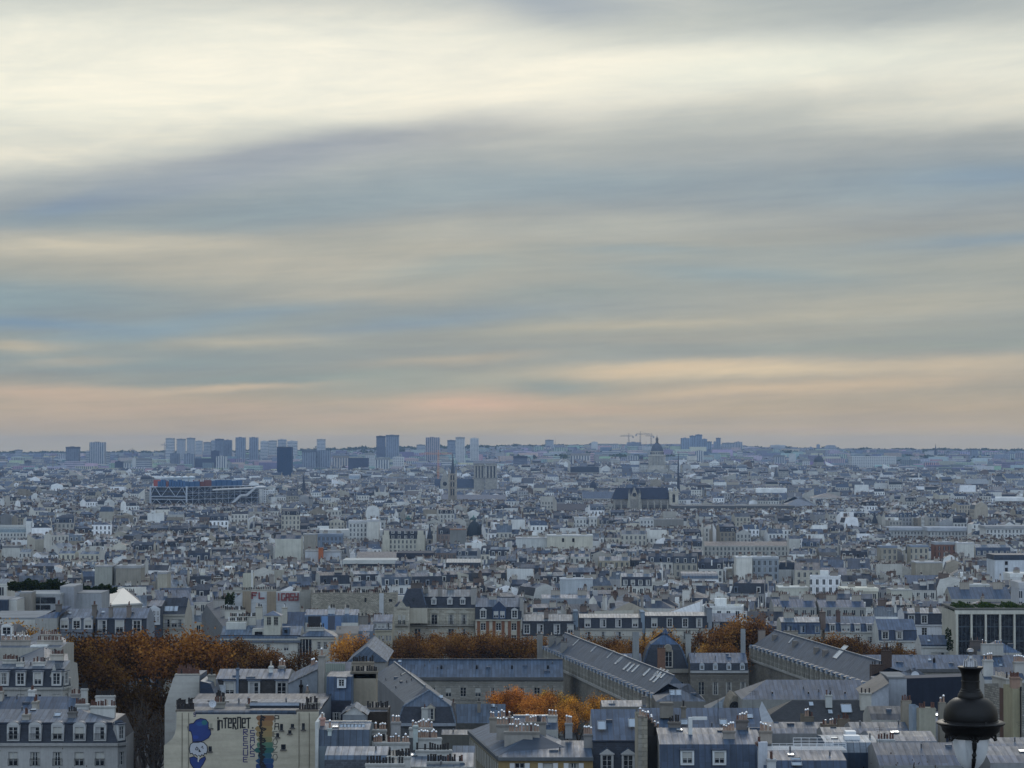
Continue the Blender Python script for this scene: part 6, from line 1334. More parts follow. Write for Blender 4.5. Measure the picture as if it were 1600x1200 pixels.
s = House('white_terrace_house', 'flat striped rooftop with two white plant boxes left of the street lamp', 1288, 1372, 292, 1176, 9, fc=(.1, .15, .22), fm='zinc', sc_=(.12, .16, .22)); s.body(); s.roof([(.7, 1160, 'zinc', (.5, .5, .5)), (4.5, 1150, 'zinc', (.62, .62, .6))])
for a, b, t_, b_, off in ((1318, 1342, 1150, 1158, 2.2), (1320, 1336, 1143, 1150, 4.5)):
    s.key('plant_box').box(s.X(a, off), off, s.Z(b_, off), s.X(b, off), off + 1.5, s.Z(t_, off), 'paint', (.7, .7, .7))
s.ch(1370, 1396, 1155, 1176, .5, .8, pots=6, pk='clay', c=(.55, .55, .54)); s.done()

# right bottom roofs
for (nm, lab, a, b, D_, ye, y1, d_, c1, c2, fc_) in (
    ('zinc_slope_house', 'broad blue zinc slope with a light ridge, left of the lamp bracket', 1372, 1500, 283, 1196, 1160, 12, (.14, .18, .25), (.2, .24, .3), (.3, .3, .3)),
    ('zinc_slope_house', 'narrow zinc slope directly above the broad blue one, left of the lamp', 1360, 1462, 300, 1158, 1142, 9, (.14, .18, .24), (.2, .25, .3), (.3, .32, .36)),
    ('zinc_slope_house', 'zinc slope touching the lamp on its right, bottom right corner', 1545, 1640, 288, 1192, 1166, 12, (.16, .2, .27), (.3, .33, .37), (.3, .3, .3)),
    ('zinc_slope_house', 'upper zinc slope at the right edge behind the lamp glass', 1500, 1620, 305, 1170, 1152, 9, (.17, .22, .29), (.25, .29, .33), (.3, .3, .3)),
    ('striped_roof_shed', 'dark standing seam shed roof with pale stripes, middle right above the blue slopes', 1360, 1412, 330, 1125, 1103, 8, (.07, .08, .1), (.12, .14, .16), (.45, .44, .4)),
    ('low_zinc_house', 'plain low zinc slope under the navy blind wall', 1330, 1420, 318, 1146, 1128, 8, (.15, .19, .25), (.2, .24, .29), (.3, .3, .3)),
    ('low_zinc_house', 'grey zinc slope between the white gable and the blue mansard roof', 1190, 1290, 322, 1146, 1128, 8, (.16, .2, .26), (.2, .24, .29), (.3, .3, .3)),
    ('low_zinc_house', 'small zinc slope left of the terracotta flue, above the white plant boxes', 1285, 1335, 312, 1150, 1136, 7, (.2, .23, .27), (.35, .37, .4), (.3, .3, .3)),
    ('low_zinc_house', 'zinc slope just left of the lamp dome', 1425, 1475, 322, 1130, 1112, 8, (.17, .21, .28), (.3, .34, .4), (.3, .3, .3)),
):
    s = House(nm, lab, a, b, D_, ye, d_, fc=fc_); s.body(); s.roof([(d_ * .2, ye - (ye - y1) * .45, 'zinc', c1), (d_ / 2, y1, 'zinc', tuple(q * .72 for q in c2))]); s.done()
# flues and party walls at the right
def flue_wall(lab, a, b, yt, yb, D_, ly, c, n, pk, m='plaster', name='flue_wall', strip=None, lx_off=0):
    s = House(name, lab, a, b, D_, yt, ly, fc=c, fm=m, sm=m, cat='chimney'); s.body(z0=0)
    if n: s.ch(a, b, yt - 1.5, yt + 1, ly * .2, min(ly * .6, 1.0), pots=n, pk=pk, c=tuple(k * .7 for k in c))
    s.done(); return s
flue_wall('beige flue with red brown pots standing over the dark striped shed roof', 1408, 1422, 1096, 1140, 322, 1.4, (.34, .3, .24), 4, 'clay')
flue_wall('cream and blue grey flue wall left of the lamp dome', 1434, 1460, 1108, 1160, 312, 3, (.4, .38, .3), 7, 'clay')
flue_wall('pale blue rendered flue beside the cream one', 1424, 1434, 1104, 1160, 314, 3, (.35, .42, .5), 0, 'clay')
flue_wall('short round topped flue left of the lamp rim', 1466, 1476, 1099, 1130, 318, 1.2, (.3, .27, .22), 2, 'cap')
flue_wall('brown flue crossing the bottom of the white gable roof', 1308, 1326, 1125, 1140, 330, 1.4, (.2, .16, .12), 5, 'clay')
flue_wall('long brown flue rising over zinc roofs below the dark slate roof', 1256, 1270, 1121, 1140, 326, 5, (.2, .17, .13), 4, 'cap')
flue_wall('low brown flue with silver caps right of the long brown one', 1284, 1306, 1134, 1146, 322, 3, (.2, .16, .12), 6, 'cap')
s = House('rubble_party_wall', 'rubble stone party wall with a red brown strip right of the lamp', 1536, 1582, 335, 1068, 6, D1=325, fc=(.33, .31, .27), fm='rubble'); s.body()
s.key('brick_strip').box(s.X(1560), -.05, -2, s.X(1573), -.003, s.h, 'plaster', (.11, .065, .05)); s.ch(1548, 1570, 1056, 1072, 2, 1, pots=8, pk='pale', c=(.4, .38, .34)); s.ch(1570, 1584, 1054, 1074, 3, 1, pots=6, pk='clay', c=(.35, .3, .24)); s.done()
s = House('yellow_party_wall', 'pale yellow party wall with a black pipe at the right edge', 1580, 1594, 322, 1076, 6, fc=(.42, .38, .25)); s.body(); s.key('pipe').bar((s.X(1592.5), -.15, -1), (s.X(1592.5), -.15, s.Z(1073)), .12, 'iron', n=8); s.done()
s = House('rubble_party_wall', 'second rubble stone wall cut by the right edge', 1595, 1650, 321, 1080, 7, fc=(.3, .29, .26), fm='rubble'); s.body(); s.ch(1582, 1606, 1168, 1186, -8, 1, pots=6, pk='clay', c=(.28, .22, .17)); s.ch(1578, 1592, 1058, 1080, 3, 1, pots=4, pk='clay', c=(.3, .2, .15)); s.done()
s = House('white_flue_house', 'white flue house with silver capped pots right of the lamp chimney', 1536, 1600, 352, 1062, 8, fc=(.5, .5, .48)); s.body(); s.roof([(4, 1042, 'zinc', Z_BLUE)]); s.ch(1535, 1550, 1031, 1062, 1, 1, pots=5, pk='cap', c=(.5, .49, .46)); s.ch(1583, 1600, 1034, 1060, 2, 1, pots=6, pk='cap', c=(.42, .4, .37)); s.done()

# ================================================================== dark slate shed, white sheds, navy wall
s = House('slate_long_house', 'long near black slate roof with a white gable end at its left', 1182, 1362, 392, 1130, 10, fc=(.4, .4, .38)); s.body(); s.roof([(5, 1094, 'slate', (.028, .03, .034))], hl=1.2)
m = s.key('gable_wall'); a, c, b = s.X(1178), s.X(1189), s.X(1207); m.face([(b, -.3, s.Z(1128)), (c, -.3, s.Z(1095)), (a, -.3, s.Z(1128))], 'plaster', (.5, .52, .55)); m.face([(b, -.3, s.Z(1128)), (a, -.3, s.Z(1128)), (a, -.3, 0), (b, -.3, 0)], 'plaster', (.5, .52, .55))
s.ch(1289, 1299, 1086, 1106, 3, .9, pots=2, pk='soot', c=(.45, .46, .44)); s.skylight(s.X(1314, 1.5), 1.5, s.Z(1113, 1.5), 1.6, 1.5, .75); s.ch(1343, 1360, 1083, 1110, 2.5, 1.3, pots=3, pk='soot', c=(.45, .43, .38)); s.done()
s = House('hipped_zinc_hall', 'wide blue grey zinc roof hipped at the left, above the dark slate roof', 1158, 1352, 425, 1093, 14, fc=(.3, .3, .28)); s.body(); s.roof([(7, 1062, 'zinc', (.15, .19, .25))], hl=.7)
for p in (1205, 1261, 1318): s.key('vent').box(s.X(p, 2), 2, s.Z(1086, 2), s.X(p + 2, 2), 2.4, s.Z(1081, 2), 'iron')
s.done()
s = House('apse_chapel', 'small round topped stone gable left of the hipped zinc roof', 1136, 1168, 432, 1112, 9, fc=(.27, .24, .19), fm='ashlar', sm='ashlar'); m = s.P['wall']; x, z = s.X, s.Z
ol = [(x(1136), -2), (x(1136), z(1106)), (x(1140), z(1094)), (x(1146), z(1086)), (x(1152), z(1089)), (x(1153), z(1116)), (x(1153), -2)]
for (a, b), (c, e) in zip(ol, ol[1:]): m.face([(a, 0, b), (c, 0, e), (c, 9, e), (a, 9, b)], 'ashlar', s.fc)
m.face([(a, 0, b) for a, b in ol[::-1]], 'ashlar', s.fc); m = s.P['roof']; m.face([(x(1153), .2, z(1089)), (x(1168), .2, z(1089)), (x(1168), .2, z(1118)), (x(1153), .2, z(1118))][::-1], 'zinc', (.15, .17, .2)); m.box(x(1153), .3, 0, x(1168), 9, z(1090), 'zinc', (.15, .17, .2))
o = s.key('arched_window'); o.face([(x(1147) + .9 * math.cos(k * math.pi / 8), -.03, z(1104) + .9 * math.sin(k * math.pi / 8)) for k in range(9)] + [(x(1147) - .9, -.03, z(1116)), (x(1147) + .9, -.03, z(1116))], 'glass'); s.done()
s = House('glasshouse_roof', 'small greenhouse like roof with pale bars left of the stone gable', 1104, 1142, 440, 1110, 8, fc=(.3, .3, .28)); s.body(); s.roof([(4, 1086, 'zinc', (.36, .38, .37))], hl=1.0); s.done()
s = House('white_shed', 'tall windowless white shed with a brown sloping roof, right of the dark slate roof', 1387, 1415, 415, 1060, 9, fc=(.52, .55, .6)); s.body(); s.P['roof'].box(-.2, -.2, s.h, s.w + .2, 9, s.h + .3, 'gravel_roof', (.2, .2, .2)); s.done()
s = House('white_shed', 'lower white shed whose brown roof climbs to the tall shed', 1352, 1387, 410, 1090, 9, fc=(.5, .53, .58)); s.body(); m = s.P['wall']; m.face([(s.w, 0, s.Z(1068)), (0, 0, s.h), (s.w, 0, s.h)], 'plaster', s.fc); s.P['roof'].face([(-.5, -.4, s.h - .1), (s.w, -.4, s.Z(1067)), (s.w, 9, s.Z(1060)), (-.5, 9, s.Z(1084))], 'gravel_roof', (.22, .19, .16)); s.done()
s = House('navy_blind_wall', 'large navy blue blind wall sloping down to the lamp', 1415, 1532, 405, 1100, 5, fc=(.022, .028, .045)); s.body(); m = s.P['wall']; m.face([(s.w, 0, s.Z(1056)), (0, 0, s.Z(1060)), (0, 0, s.h), (s.w, 0, s.h)], 'plaster', s.fc); m.face([(0, 0, s.Z(1060)), (s.w, 0, s.Z(1056)), (s.w, 5, s.Z(1056)), (0, 5, s.Z(1060))], 'gravel_roof', (.08, .08, .09)); s.done()
s = House('pediment_roof_house', 'low zinc pediment roof behind the tall white shed', 1370, 1458, 440, 1064, 9, fc=(.3, .3, .3)); s.body(); s.roof([(4.5, 1043, 'zinc', (.2, .24, .29))], hl=1.6, hr=1.6); sat_dish(s.t, s.X(1428, 1), 1, s.Z(1056, 1), .8); s.done()
flue_wall('tall brown brick chimney with pots beside the right school wing', 1377, 1392, 1018, 1080, 452, 1.6, (.10, .065, .05), 4, 'soot', 'brick', name='brick_chimney')
flue_wall('low brown brick block with iron rails left of the tall brick chimney', 1361, 1378, 1040, 1078, 450, 3, (.11, .075, .06), 5, 'soot', 'brick', name='brick_chimney')
flue_wall('square grey chimney standing in front of the right school wing', 1224, 1232, 1003, 1050, 588, 1.6, (.2, .17, .14), 0, 'soot')
flue_wall('broad brown chimney in front of the right school wing', 1224, 1246, 987, 1030, 596, 2, (.26, .23, .19), 3, 'soot')
# ================================================================== the school: long roofs round courtyards
SW = (.27, .255, .22)
def school_row(name, label, x0, x1, D, ye, yr, d, wx, rows, ww=1.3, wh=2.1, D1=None, hl=0.0, hr=0.0, arch=None, zc=(.17, .215, .275), fc=SW, cap=None, vents=(), done=True):
    s = House(name, label, x0, x1, D, ye, d, D1=D1, fc=fc, fm='ashlar', sm='ashlar', cap=cap)
    rw = [(s.h - o, wh) for o in rows if s.h - o > 0]
    ar = [(s.h - arch, 1.6)] if arch else []
    s.body([(wx(s), ww, rw + ar)]); s.cornice(hgt=.7, out=.5, c=(.10, .10, .10)); s.cornice(z=s.h - rows[0] - .6, hgt=.2, out=.15, c=fc, part='string_course')
    for zb, h_ in rw: s.windows(wx(s), zb, ww, h_, fc=(.4, .38, .34))
    for zb, h_ in ar: s.windows(wx(s), zb, ww, h_, fc=(.1, .1, .1))
    s.roof([(d / 2, yr, 'zinc', zc)], hl, hr)
    if done: s.done()
    return s
s = school_row('school_wing', 'long school wing across the middle, grey zinc roof over two window rows', 606, 880, 556, 1058, 1031, 13, lambda s: [s.X(p) for p in (655, 678, 701, 724, 747, 770, 793, 816, 839, 862)], (4.4,), arch=8.3, cap=1108, done=False)
for p in range(660, 880, 23): s.key('awning').lathe([(1.2, -.0), (1.0, .7), (.0, 1.0)], s.X(p + 5), -.3, 'paint', (.03, .03, .03), 8) if False else None
for k, p in enumerate((690, 745, 800, 856)):
    m = s.key('vent'); X_ = s.X(p, 3.2); m.lathe([(.22, s.Z(1045, 3.2) - .3), (.22, s.Z(1045, 3.2) + .6), (.3, s.Z(1045, 3.2) + .65), (0, s.Z(1045, 3.2) + .9)], X_, 3.2, 'iron', n=8)
m = s.key('roof_edge'); m.box(0, 6.3, s.Z(1031, 6.5) - .05, s.w, 6.7, s.Z(1031, 6.5) + .25, 'zinc', Z_DARK); s.done()
# right long wing
s = school_row('school_wing', 'long low school wing far right with blue zinc roof, passing behind the lamp', 1322, 1610, 545, 1045, 1023, 13, lambda s: [s.X(p) for p in range(1440, 1600, 21)], (3.2, 7.0), ww=2.0, wh=1.7, zc=(.155, .21, .285), cap=1064, done=False)
m = s.key('vent'); X_ = s.X(1458, 3); m.lathe([(.5, s.Z(1040, 3)), (.28, s.Z(1037, 3)), (.28, s.Z(1029, 3)), (0, s.Z(1027, 3))], X_, 3, 'iron', n=8)
s.ch(1532, 1566, 1006, 1024, 5, 1.2, pots=7, pk='cap', c=(.4, .39, .36)); s.done()
s = House('pyramid_roof_pavilion', 'pavilion with low blue pyramid roof right of the glass office front', 1532, 1594, 566, 1020, 9, fc=(.35, .34, .31)); s.body(); s.roof([(4.5, 1000, 'zinc', (.17, .23, .32))], hl=1.0, hr=1.0); s.done()
s = House('chimney_house', 'dark chimney block rising against the glass office front', 1516, 1532, 572, 1010, 3, fc=(.1, .09, .085), cat='chimney', sc_=(.1, .09, .085)); s.body(); s.ch(1515, 1531, 1001, 1012, .5, 1.2, pots=5, pk='soot', c=(.12, .1, .09)); s.done()
# diagonal wings: a line of stone dormers under a zinc slope, seen from the left
def diagonal(label, xa, Da, xb, Db, ye, d, hr_, nd, zc=(.135, .165, .205), cap=None):
    """front runs from the near end (xb, Db) back to the far end (xa, Da): the side that faces left"""
    A, B = Vector((xat(xa, Da), Da)), Vector((xat(xb, Db), Db))
    s = House('diagonal_school_wing', label, xa, xb, Da, ye, d, D1=Db, fc=(.20, .185, .155), fm='ashlar', sm='ashlar')
    w, h = s.w, s.h; hd = 3.1
    s.body(); s.cornice(hgt=.5, out=.35, c=(.34, .33, .3)); m = s.P['attic_wall']
    m.box(0, .35, h, w, .9, h + hd, 'ashlar', (.045, .04, .035))
    prof_roof(s.P, w, d, h + hd, [(.9, .25, 'zinc', zc), (d / 2, hr_, 'zinc', zc)], 1.6, 1.1, wcol=(.2, .19, .17), wmat='ashlar')
    def mk():
        q = MB(); a = .62
        q.box(-a - .32, -.15, 0, -a, .8, hd - 1.0, 'ashlar', (.42, .4, .34)); q.box(a, -.15, 0, a + .32, .8, hd - 1.0, 'ashlar', (.34, .32, .27)); q.box(-a - .32, -.16, hd - 1.05, a + .32, .8, hd - .55, 'ashlar', (.34, .32, .27), bottom=True)
        q.face([(a + .5, -.22, hd - .5), (0, -.22, hd + .25), (-a - .5, -.22, hd - .5)], 'paint', (.40, .41, .42))
        q.face([(-a - .5, -.25, hd - .5), (0, -.25, hd + .3), (0, 1.2, hd + .3), (-a - .5, 1.2, hd - .5)], 'zinc', (.3, .34, .38)); q.face([(0, -.25, hd + .3), (a + .5, -.25, hd - .5), (a + .5, 1.2, hd - .5), (0, 1.2, hd + .3)], 'zinc', (.3, .34, .38)); return q.build('q')
    me = shared(('stone_dormer', round(hd, 1)), mk); f, p = win_meshes(1.2, 2.4, (.12, .11, .1), 0)
    for i in range(nd):
        o = link_mesh('dormer', me, s.t, (w * (i + .5) / nd, 0, h)); link_mesh('window_frame', f, o, (0, .1, .15)); link_mesh('pane', p, o, (0, .1, .15))
    m = s.key('ridge_edge'); m.box(d * .8, d / 2 - .15, h + hd + hr_ - .1, w - d * .55, d / 2 + .15, h + hd + hr_ + .3, 'zinc', (.3, .32, .35))
    if cap: CAPS.append((min(xa, xb), max(xa, xb) + 30, Db, cap))
    return s
def roof_light(s, f, v, w=1.0, l=1.4, hd=3.1, hr_=3.6):
    """f along the wing, v from eave (0) to ridge (1)"""
    d = s.d; y = .9 + (d / 2 - .9) * v; k = (hr_ - .25) / (d / 2 - .9); z = s.h + hd + .25 + (y - .9) * k + .12; x = s.w * f
    m = MB(); m.face([(x, y + l, z + k * l), (x, y, z), (x + w, y, z), (x + w, y + l, z + k * l)][::-1], 'skylight')
    for a, b in (((x, y, z), (x + w, y, z)), ((x, y + l, z + k * l), (x + w, y + l, z + k * l)), ((x, y, z), (x, y + l, z + k * l)), ((x + w, y, z), (x + w, y + l, z + k * l))): m.bar(a, b, .09, 'metal', (.5, .5, .5), 4)
    m.build('skylight', s.t)
s = diagonal('school wing running away to the left, many roof lights in its grey slope', 846, 606, 1027, 482, 1030, 8.8, 3.6, 34, cap=1094)
for f, v in ((.2, .55), (.36, .6), (.5, .62), (.58, .5), (.585, .62), (.66, .4), (.69, .4), (.72, .45), (.8, .5), (.855, .68), (.875, .68), (.86, .42), (.9, .7), (.885, .4)): roof_light(s, f, v, 1.3 if f > .5 else .7, 1.5)
for xa, xb, yt, off in ((840, 849, 998, -1), (858, 872, 998, 1), (866, 880, 1001, 2.5), (876, 892, 1004, 3.5), (900, 908, 985, 9)):
    pass
s.done()
for lab, a, b, yt, D_ in (('grey chimney leftmost of the clump on the far end of the left school wing', 839, 848, 992, 604), ('grey chimney second in the clump on the far end of the left school wing', 857, 866, 994, 600), ('wide grey chimney third in the clump on the far end of the left school wing', 869, 880, 996, 596), ('square pale chimney in the clump on the far end of the left school wing', 876, 886, 1004, 584), ('tall grey chimney at the top of the left school wing ridge', 897, 906, 986, 600)):
    flue_wall(lab, a, b, yt, 1040, D_, 1.4, (.23, .22, .2), 3, 'soot', name='school_chimney')
s = diagonal('school wing running away on the right, plain zinc slope with one white roof light', 1169, 610, 1361, 506, 1028, 9.2, 4.0, 26, cap=1074)
roof_light(s, .62, .55, 3.2, 2.6, hr_=4.0); roof_light(s, .25, .6, .8, 1.2, hr_=4.0)
for f in (.12, .3, .48, .55): 
    m = s.key('vent'); X_ = s.w * f; m.box(X_, 2.6, s.h + 3, X_ + 1.4, 3.6, s.h + 6.6, 'plaster', (.2, .18, .16))
s.done()
flue_wall('tall slim grey chimney where the link meets the right school wing', 1157, 1164, 983, 1040, 585, 1.2, (.26, .27, .27), 0, 'soot', name='school_chimney')
flue_wall('brown chimney at the far end of the right school wing', 1184, 1195, 986, 1030, 613, 1.2, (.24, .2, .17), 3, 'soot', name='school_chimney')
# centre pavilion and link
s = House('school_pavilion', 'domed school pavilion with blue peaked roof and an ornate clock dormer', 1002, 1076, 585, 1045, 12, fc=(.19, .17, .14), fm='ashlar', sm='ashlar', cap=1085); wx = [s.X(p) for p in (1014, 1038, 1062)]
s.body([(wx, 1.5, [(s.h - 6.2, 3.2)])]); s.windows(wx, s.h - 6.2, 1.5, 3.2, fc=(.4, .38, .35)); s.cornice(hgt=.9, out=.6, c=(.28, .26, .22)); s.P['mansard']
s.roof([(.8, 1030, 'slate', SLATE, 'mansard'), (1.5, 1016, 'slate', SLATE, 'mansard'), (2.3, 1007, 'slate', SLATE, 'mansard'), (6, 988, 'zinc', (.13, .2, .31))], hl=1.0, hr=1.0)
m = s.key('finial'); m.lathe([(.9, s.Z(990, 6)), (.5, s.Z(986, 6)), (.1, s.Z(982, 6))], s.X(1039, 6), 6, 'zinc', (.1, .15, .25), 8)
for sg in (0, 1):
    m = s.key('hip_roll'); P_ = [(0, 0, s.h), (.8, .8, s.Z(1030, .8)), (1.5, 1.5, s.Z(1016, 1.5)), (2.3, 2.3, s.Z(1007, 2.3))]
    for a, b in zip(P_, P_[1:]): m.bar(*[((s.w - p[0]) if sg else p[0], p[1] - .05, p[2]) for p in (a, b)], .22, 'zinc', (.16, .22, .3), 5)
s.dormer(s.X(1044), s.h + .3, 1.6, 3.6, 'arch', (.36, .33, .27), (.2, .2, .2), dep=2.5, y=-.4)
m = s.key('clock'); zc_ = s.h + 4.9; xx = s.X(1043); m.lathe([(.9, 0), (.9, .4), (.65, .5), (.65, .3), (0, .3)], 0, 0, 'ashlar', (.3, .27, .22), 16)
m.v = [(xx + a, -.3 - c, zc_ + b) for a, b, c in m.v]
s.done()
flue_wall('tall grey chimney left of the domed school pavilion', 988, 998, 988, 1020, 583, 1.5, (.24, .25, .25), 0, 'soot', name='school_chimney')
flue_wall('grey chimney right of the domed school pavilion', 1071, 1079, 991, 1040, 588, 1.5, (.3, .3, .28), 3, 'soot', name='school_chimney')
flue_wall('brick chimney in front of the clock dormer', 1027, 1039, 1014, 1052, 579, 1.3, (.22, .12, .08), 3, 'soot', 'brick', name='school_chimney')
s = House('school_link', 'school link with four round eyed white dormers right of the domed pavilion', 1078, 1168, 578, 1048, 12, fc=(.17, .155, .13), fm='ashlar', sm='ashlar', cap=1085); wx = [s.X(p) for p in (1095, 1117, 1138, 1160)]
s.body([(wx, 1.4, [(s.h - 5.6, 3.0)])]); s.windows(wx, s.h - 5.6, 1.4, 3.0, fc=(.42, .4, .36)); s.cornice(hgt=.5, out=.4, c=(.36, .36, .35)); s.P['mansard']; s.roof([(.7, 1036, 'slate', SLATE, 'mansard'), (6, 1020, 'zinc', (.17, .22, .29))])
for p in (1096, 1117, 1138, 1159): s.dormer(s.X(p), s.h + .15, .7, .9, 'arch', (.4, .43, .46), (.3, .34, .4), dep=1.0, y=-.1)
s.done()
s = House('low_zinc_link', 'low zinc roof between the tall grey chimney and the left school wing', 950, 1003, 590, 1038, 10, fc=SW, fm='ashlar'); s.body(); s.roof([(5, 1021, 'zinc', (.18, .23, .3))]); s.done()
# left end of the school
s = House('school_gable', 'school gable with pale peaked zinc roof at the left end of the long wing', 545, 604, 552, 1034, 10, fc=(.25, .24, .22)); m = s.P['wall']; s.body(); c = s.X(574.5); zt = s.Z(1011); m.face([(s.w, 0, s.h), (c, 0, zt), (0, 0, s.h)], 'plaster', s.fc)
s.P['roof'].face([(-.3, -.4, s.h), (c, -.4, zt + .2), (c, 30, zt + .2), (-.3, 30, s.h)], 'zinc', (.2, .25, .3)); s.P['roof'].face([(c, -.4, zt + .2), (s.w + .3, -.4, s.h), (s.w + .3, 30, s.h), (c, 30, zt + .2)], 'zinc', (.2, .25, .3))
s.P['roof'].face([(s.w + .3, -.45, s.h), (c, -.45, zt + .2), (-.3, -.45, s.h)], 'zinc', (.24, .28, .33)); s.done()
s = House('long_slope_wing', 'long plain grey roof slope falling to the right, left end of the school', 584, 634, 540, 1055, 9, D1=480, fc=(.2, .2, .2)); s.body()
s.roof([(4.5, 1033, 'zinc', (.15, .17, .19))], 0, 1.3)
s.key('ridge_edge').box(0, 4.35, s.Z(1033, 4.5), s.w - 6, 4.65, s.Z(1033, 4.5) + .3, 'zinc', Z_PALE); s.done()
s = House('slate_pavilion', 'square pavilion, slate sides under a zinc pyramid roof, one stone dormer', 622, 712, 462, 1130, 12, fc=(.12, .12, .12), cap=1160, fm='ashlar', sm='ashlar'); s.body(); s.cornice(hgt=.5, out=.5, c=(.25, .27, .3)); s.P['mansard']
s.roof([(1.0, 1104, 'slate', (.03, .034, .045), 'mansard'), (5.95, 1078, 'zinc', (.155, .19, .235))], hl=.95, hr=.85)
s.dormer(s.X(673), s.h + .5, 1.1, 2.0, 'ped', (.36, .33, .27), (.2, .2, .22), dep=2, y=-.1); s.ch(659, 669, 1106, 1135, -.6, 1.2, pots=2, pk='clay', c=(.45, .45, .42))
for sg in (0, 1):
    m = s.key('hip_roll'); k = .85 if sg else .95
    for a, b in (((0, 0, s.h), (k, 1.0, s.Z(1104, 1.0))), ((k, 1, s.Z(1104, 1.0)), (5.95 * k, 5.95, s.Z(1078, 5.95)))): m.bar(*[((s.w - p[0]) if sg else p[0], p[1] - .04, p[2]) for p in (a, b)], .17, 'zinc', (.3, .34, .38), 5)
s.done()
s = House('low_zinc_wing', 'low zinc roofed range right of the slate pavilion, ending at the orange tree', 700, 790, 476, 1130, 11, fc=(.14, .135, .12), cap=1162, fm='ashlar'); s.body(); s.roof([(5.5, 1100, 'zinc', (.16, .2, .245))]); s.ch(705, 712, 1098, 1118, 2, 1, pots=2, pk='clay', c=(.2, .18, .16)); s.ch(746, 751, 1096, 1118, 3, 1, pots=1, pk='soot', c=(.22, .2, .17)); s.done()
s = House('court_wall', 'dark courtyard range below the slate pavilion', 690, 738, 452, 1148, 6, fc=(.12, .115, .1)); s.body(); s.roof([(3, 1140, 'zinc', (.13, .16, .19))]); s.done()
s = House('zinc_link_roof', 'low zinc roof between the orange courtyard tree and the left school wing', 940, 1010, 470, 1104, 9, fc=(.2, .19, .17)); s.body(); s.roof([(4.5, 1094, 'zinc', (.18, .22, .27))]); s.ch(1003, 1009, 1088, 1106, 1, 1, pots=1, pk='soot', c=(.2, .18, .16)); s.done()
s = House('hip_end_house', 'hipped zinc roof end at the near tip of the left school wing', 1024, 1102, 466, 1096, 12, fc=(.22, .21, .19)); s.body(); s.roof([(6, 1068, 'zinc', (.16, .19, .23))], hl=1.1, hr=1.1)
for a in (1046, 1054): s.skylight(s.X(a, 2), 2, s.Z(1087, 2), 1.2, 1.3, .75)
s.done()

# ================================================================== across the avenue
CW = (.40, .37, .30)
s = haussmann('ornate_corner_house', 'ornate cream corner house with tall french windows and dark slate roof', 640, 742, 655, 950, 933, 921, 13, [678, 703, 723], ww=1.0, wh=1.3, style='ped', im=1.6, fc=CW, fm='ashlar', rows=0, slate=('slate', SLATE), zc=(.34, .35, .34), group=AV, cap=985, wfc=(.4, .42, .44), dwh=1.1, zd=.9, sm='plaster', sc_=(.3, .29, .26),
    chs=[(663, 669, 918, 945, 4, 1, dict(pots=2, c=(.22, .21, .19))), (684, 691, 918, 942, 2, 1, dict(pots=3, c=(.25, .23, .21))), (699, 709, 919, 930, 6, 1, dict(pots=5, c=(.3, .27, .23))), (736, 744, 918, 962, .5, 10, dict(pots=3, c=(.3, .29, .27)))])
xs = [s.X(p) for p in (653, 679, 705, 725)]
# the shallow upper floor set back behind the balcony
for zb in (s.h - 4.3, s.h - 8.0): s.windows(xs, zb, 1.5, 2.6, y=-.12, fc=(.34, .33, .30), rail=True)
for X_ in xs:
    m = s.key('window_surround')
    for sg in (-1, 1): m.box(X_ + sg * 1.0 - .22, -.3, s.h - 4.4, X_ + sg * 1.0 + .22, -.003, s.h - 1.4, 'ashlar', (.46, .43, .35))
    m.box(X_ - 1.25, -.4, s.h - 1.4, X_ + 1.25, -.003, s.h - .9, 'ashlar', (.44, .42, .35), bottom=True)
    m.face([(X_ + 1.2, -.41, s.h - .9), (X_, -.41, s.h - .3), (X_ - 1.2, -.41, s.h - .9)], 'ashlar', (.44, .42, .35))
m = s.key('balcony'); m.box(0, -1.0, s.h - 4.6, s.w, -.003, s.h - 4.35, 'ashlar', (.3, .28, .24), bottom=True); link_mesh('railing', rail_mesh(s.w, 1.0), s.t, (s.w / 2, -.95, s.h - 4.35)); s.done()
s = House('corner_rotunda', 'angled corner bay with its own stone gable, left end of the ornate house', 616, 640, 650, 948, 12, fc=CW, fm='ashlar', group=AV, cap=985); s.body(); m = s.key('gable'); m.face([(s.w * .8, -.3, s.h), (s.w * .5, -.3, s.h + 1.6), (s.w * .2, -.3, s.h)], 'ashlar', (.42, .39, .32)); m.box(s.w * .15, -.3, s.h - .5, s.w * .85, -.003, s.h, 'ashlar', (.42, .39, .32))
for zb in (s.h - 4.6, s.h - 8.6):
    for f in (.36, .64): s.window(s.w * f, zb, .8, 2.5, y=-.1, fc=(.35, .34, .3))
    s.key('balcony').box(.2, -.9, zb - .3, s.w - .2, -.003, zb - .05, 'ashlar', (.3, .28, .24), bottom=True)
    link_mesh('railing', rail_mesh(s.w - .4, .9), s.t, (s.w / 2, -.85, zb - .05))
s.P['mansard']; s.roof([(.8, 944, 'slate', SLATE, 'mansard'), (2.0, 940, 'slate', SLATE, 'mansard')], hl=.6, hr=.3); s.done()
s = House('slate_tower_roof', 'steep dark slate tower roof with an oval eye, above the corner bay', 624, 668, 652, 950, 9, fc=CW, group=AV, hole=False); s.body(z0=s.h - 4); s.P['mansard']; s.roof([(.35, 946, 'slate', SLATE, 'mansard'), (1.6, 920, 'slate', (.03, .036, .05), 'mansard')], hl=1.3, hr=1.0)
for sg in (0, 1):
    k = 1.0 if sg else 1.3; m = s.key('hip_roll'); P_ = [((s.w - i_ * k) if sg else i_ * k, i_ - .03, s.Z(y_, i_)) for i_, y_ in ((.35, 946), (1.6, 920))]; m.bar(*P_, .13, 'zinc', (.22, .27, .34), 5)
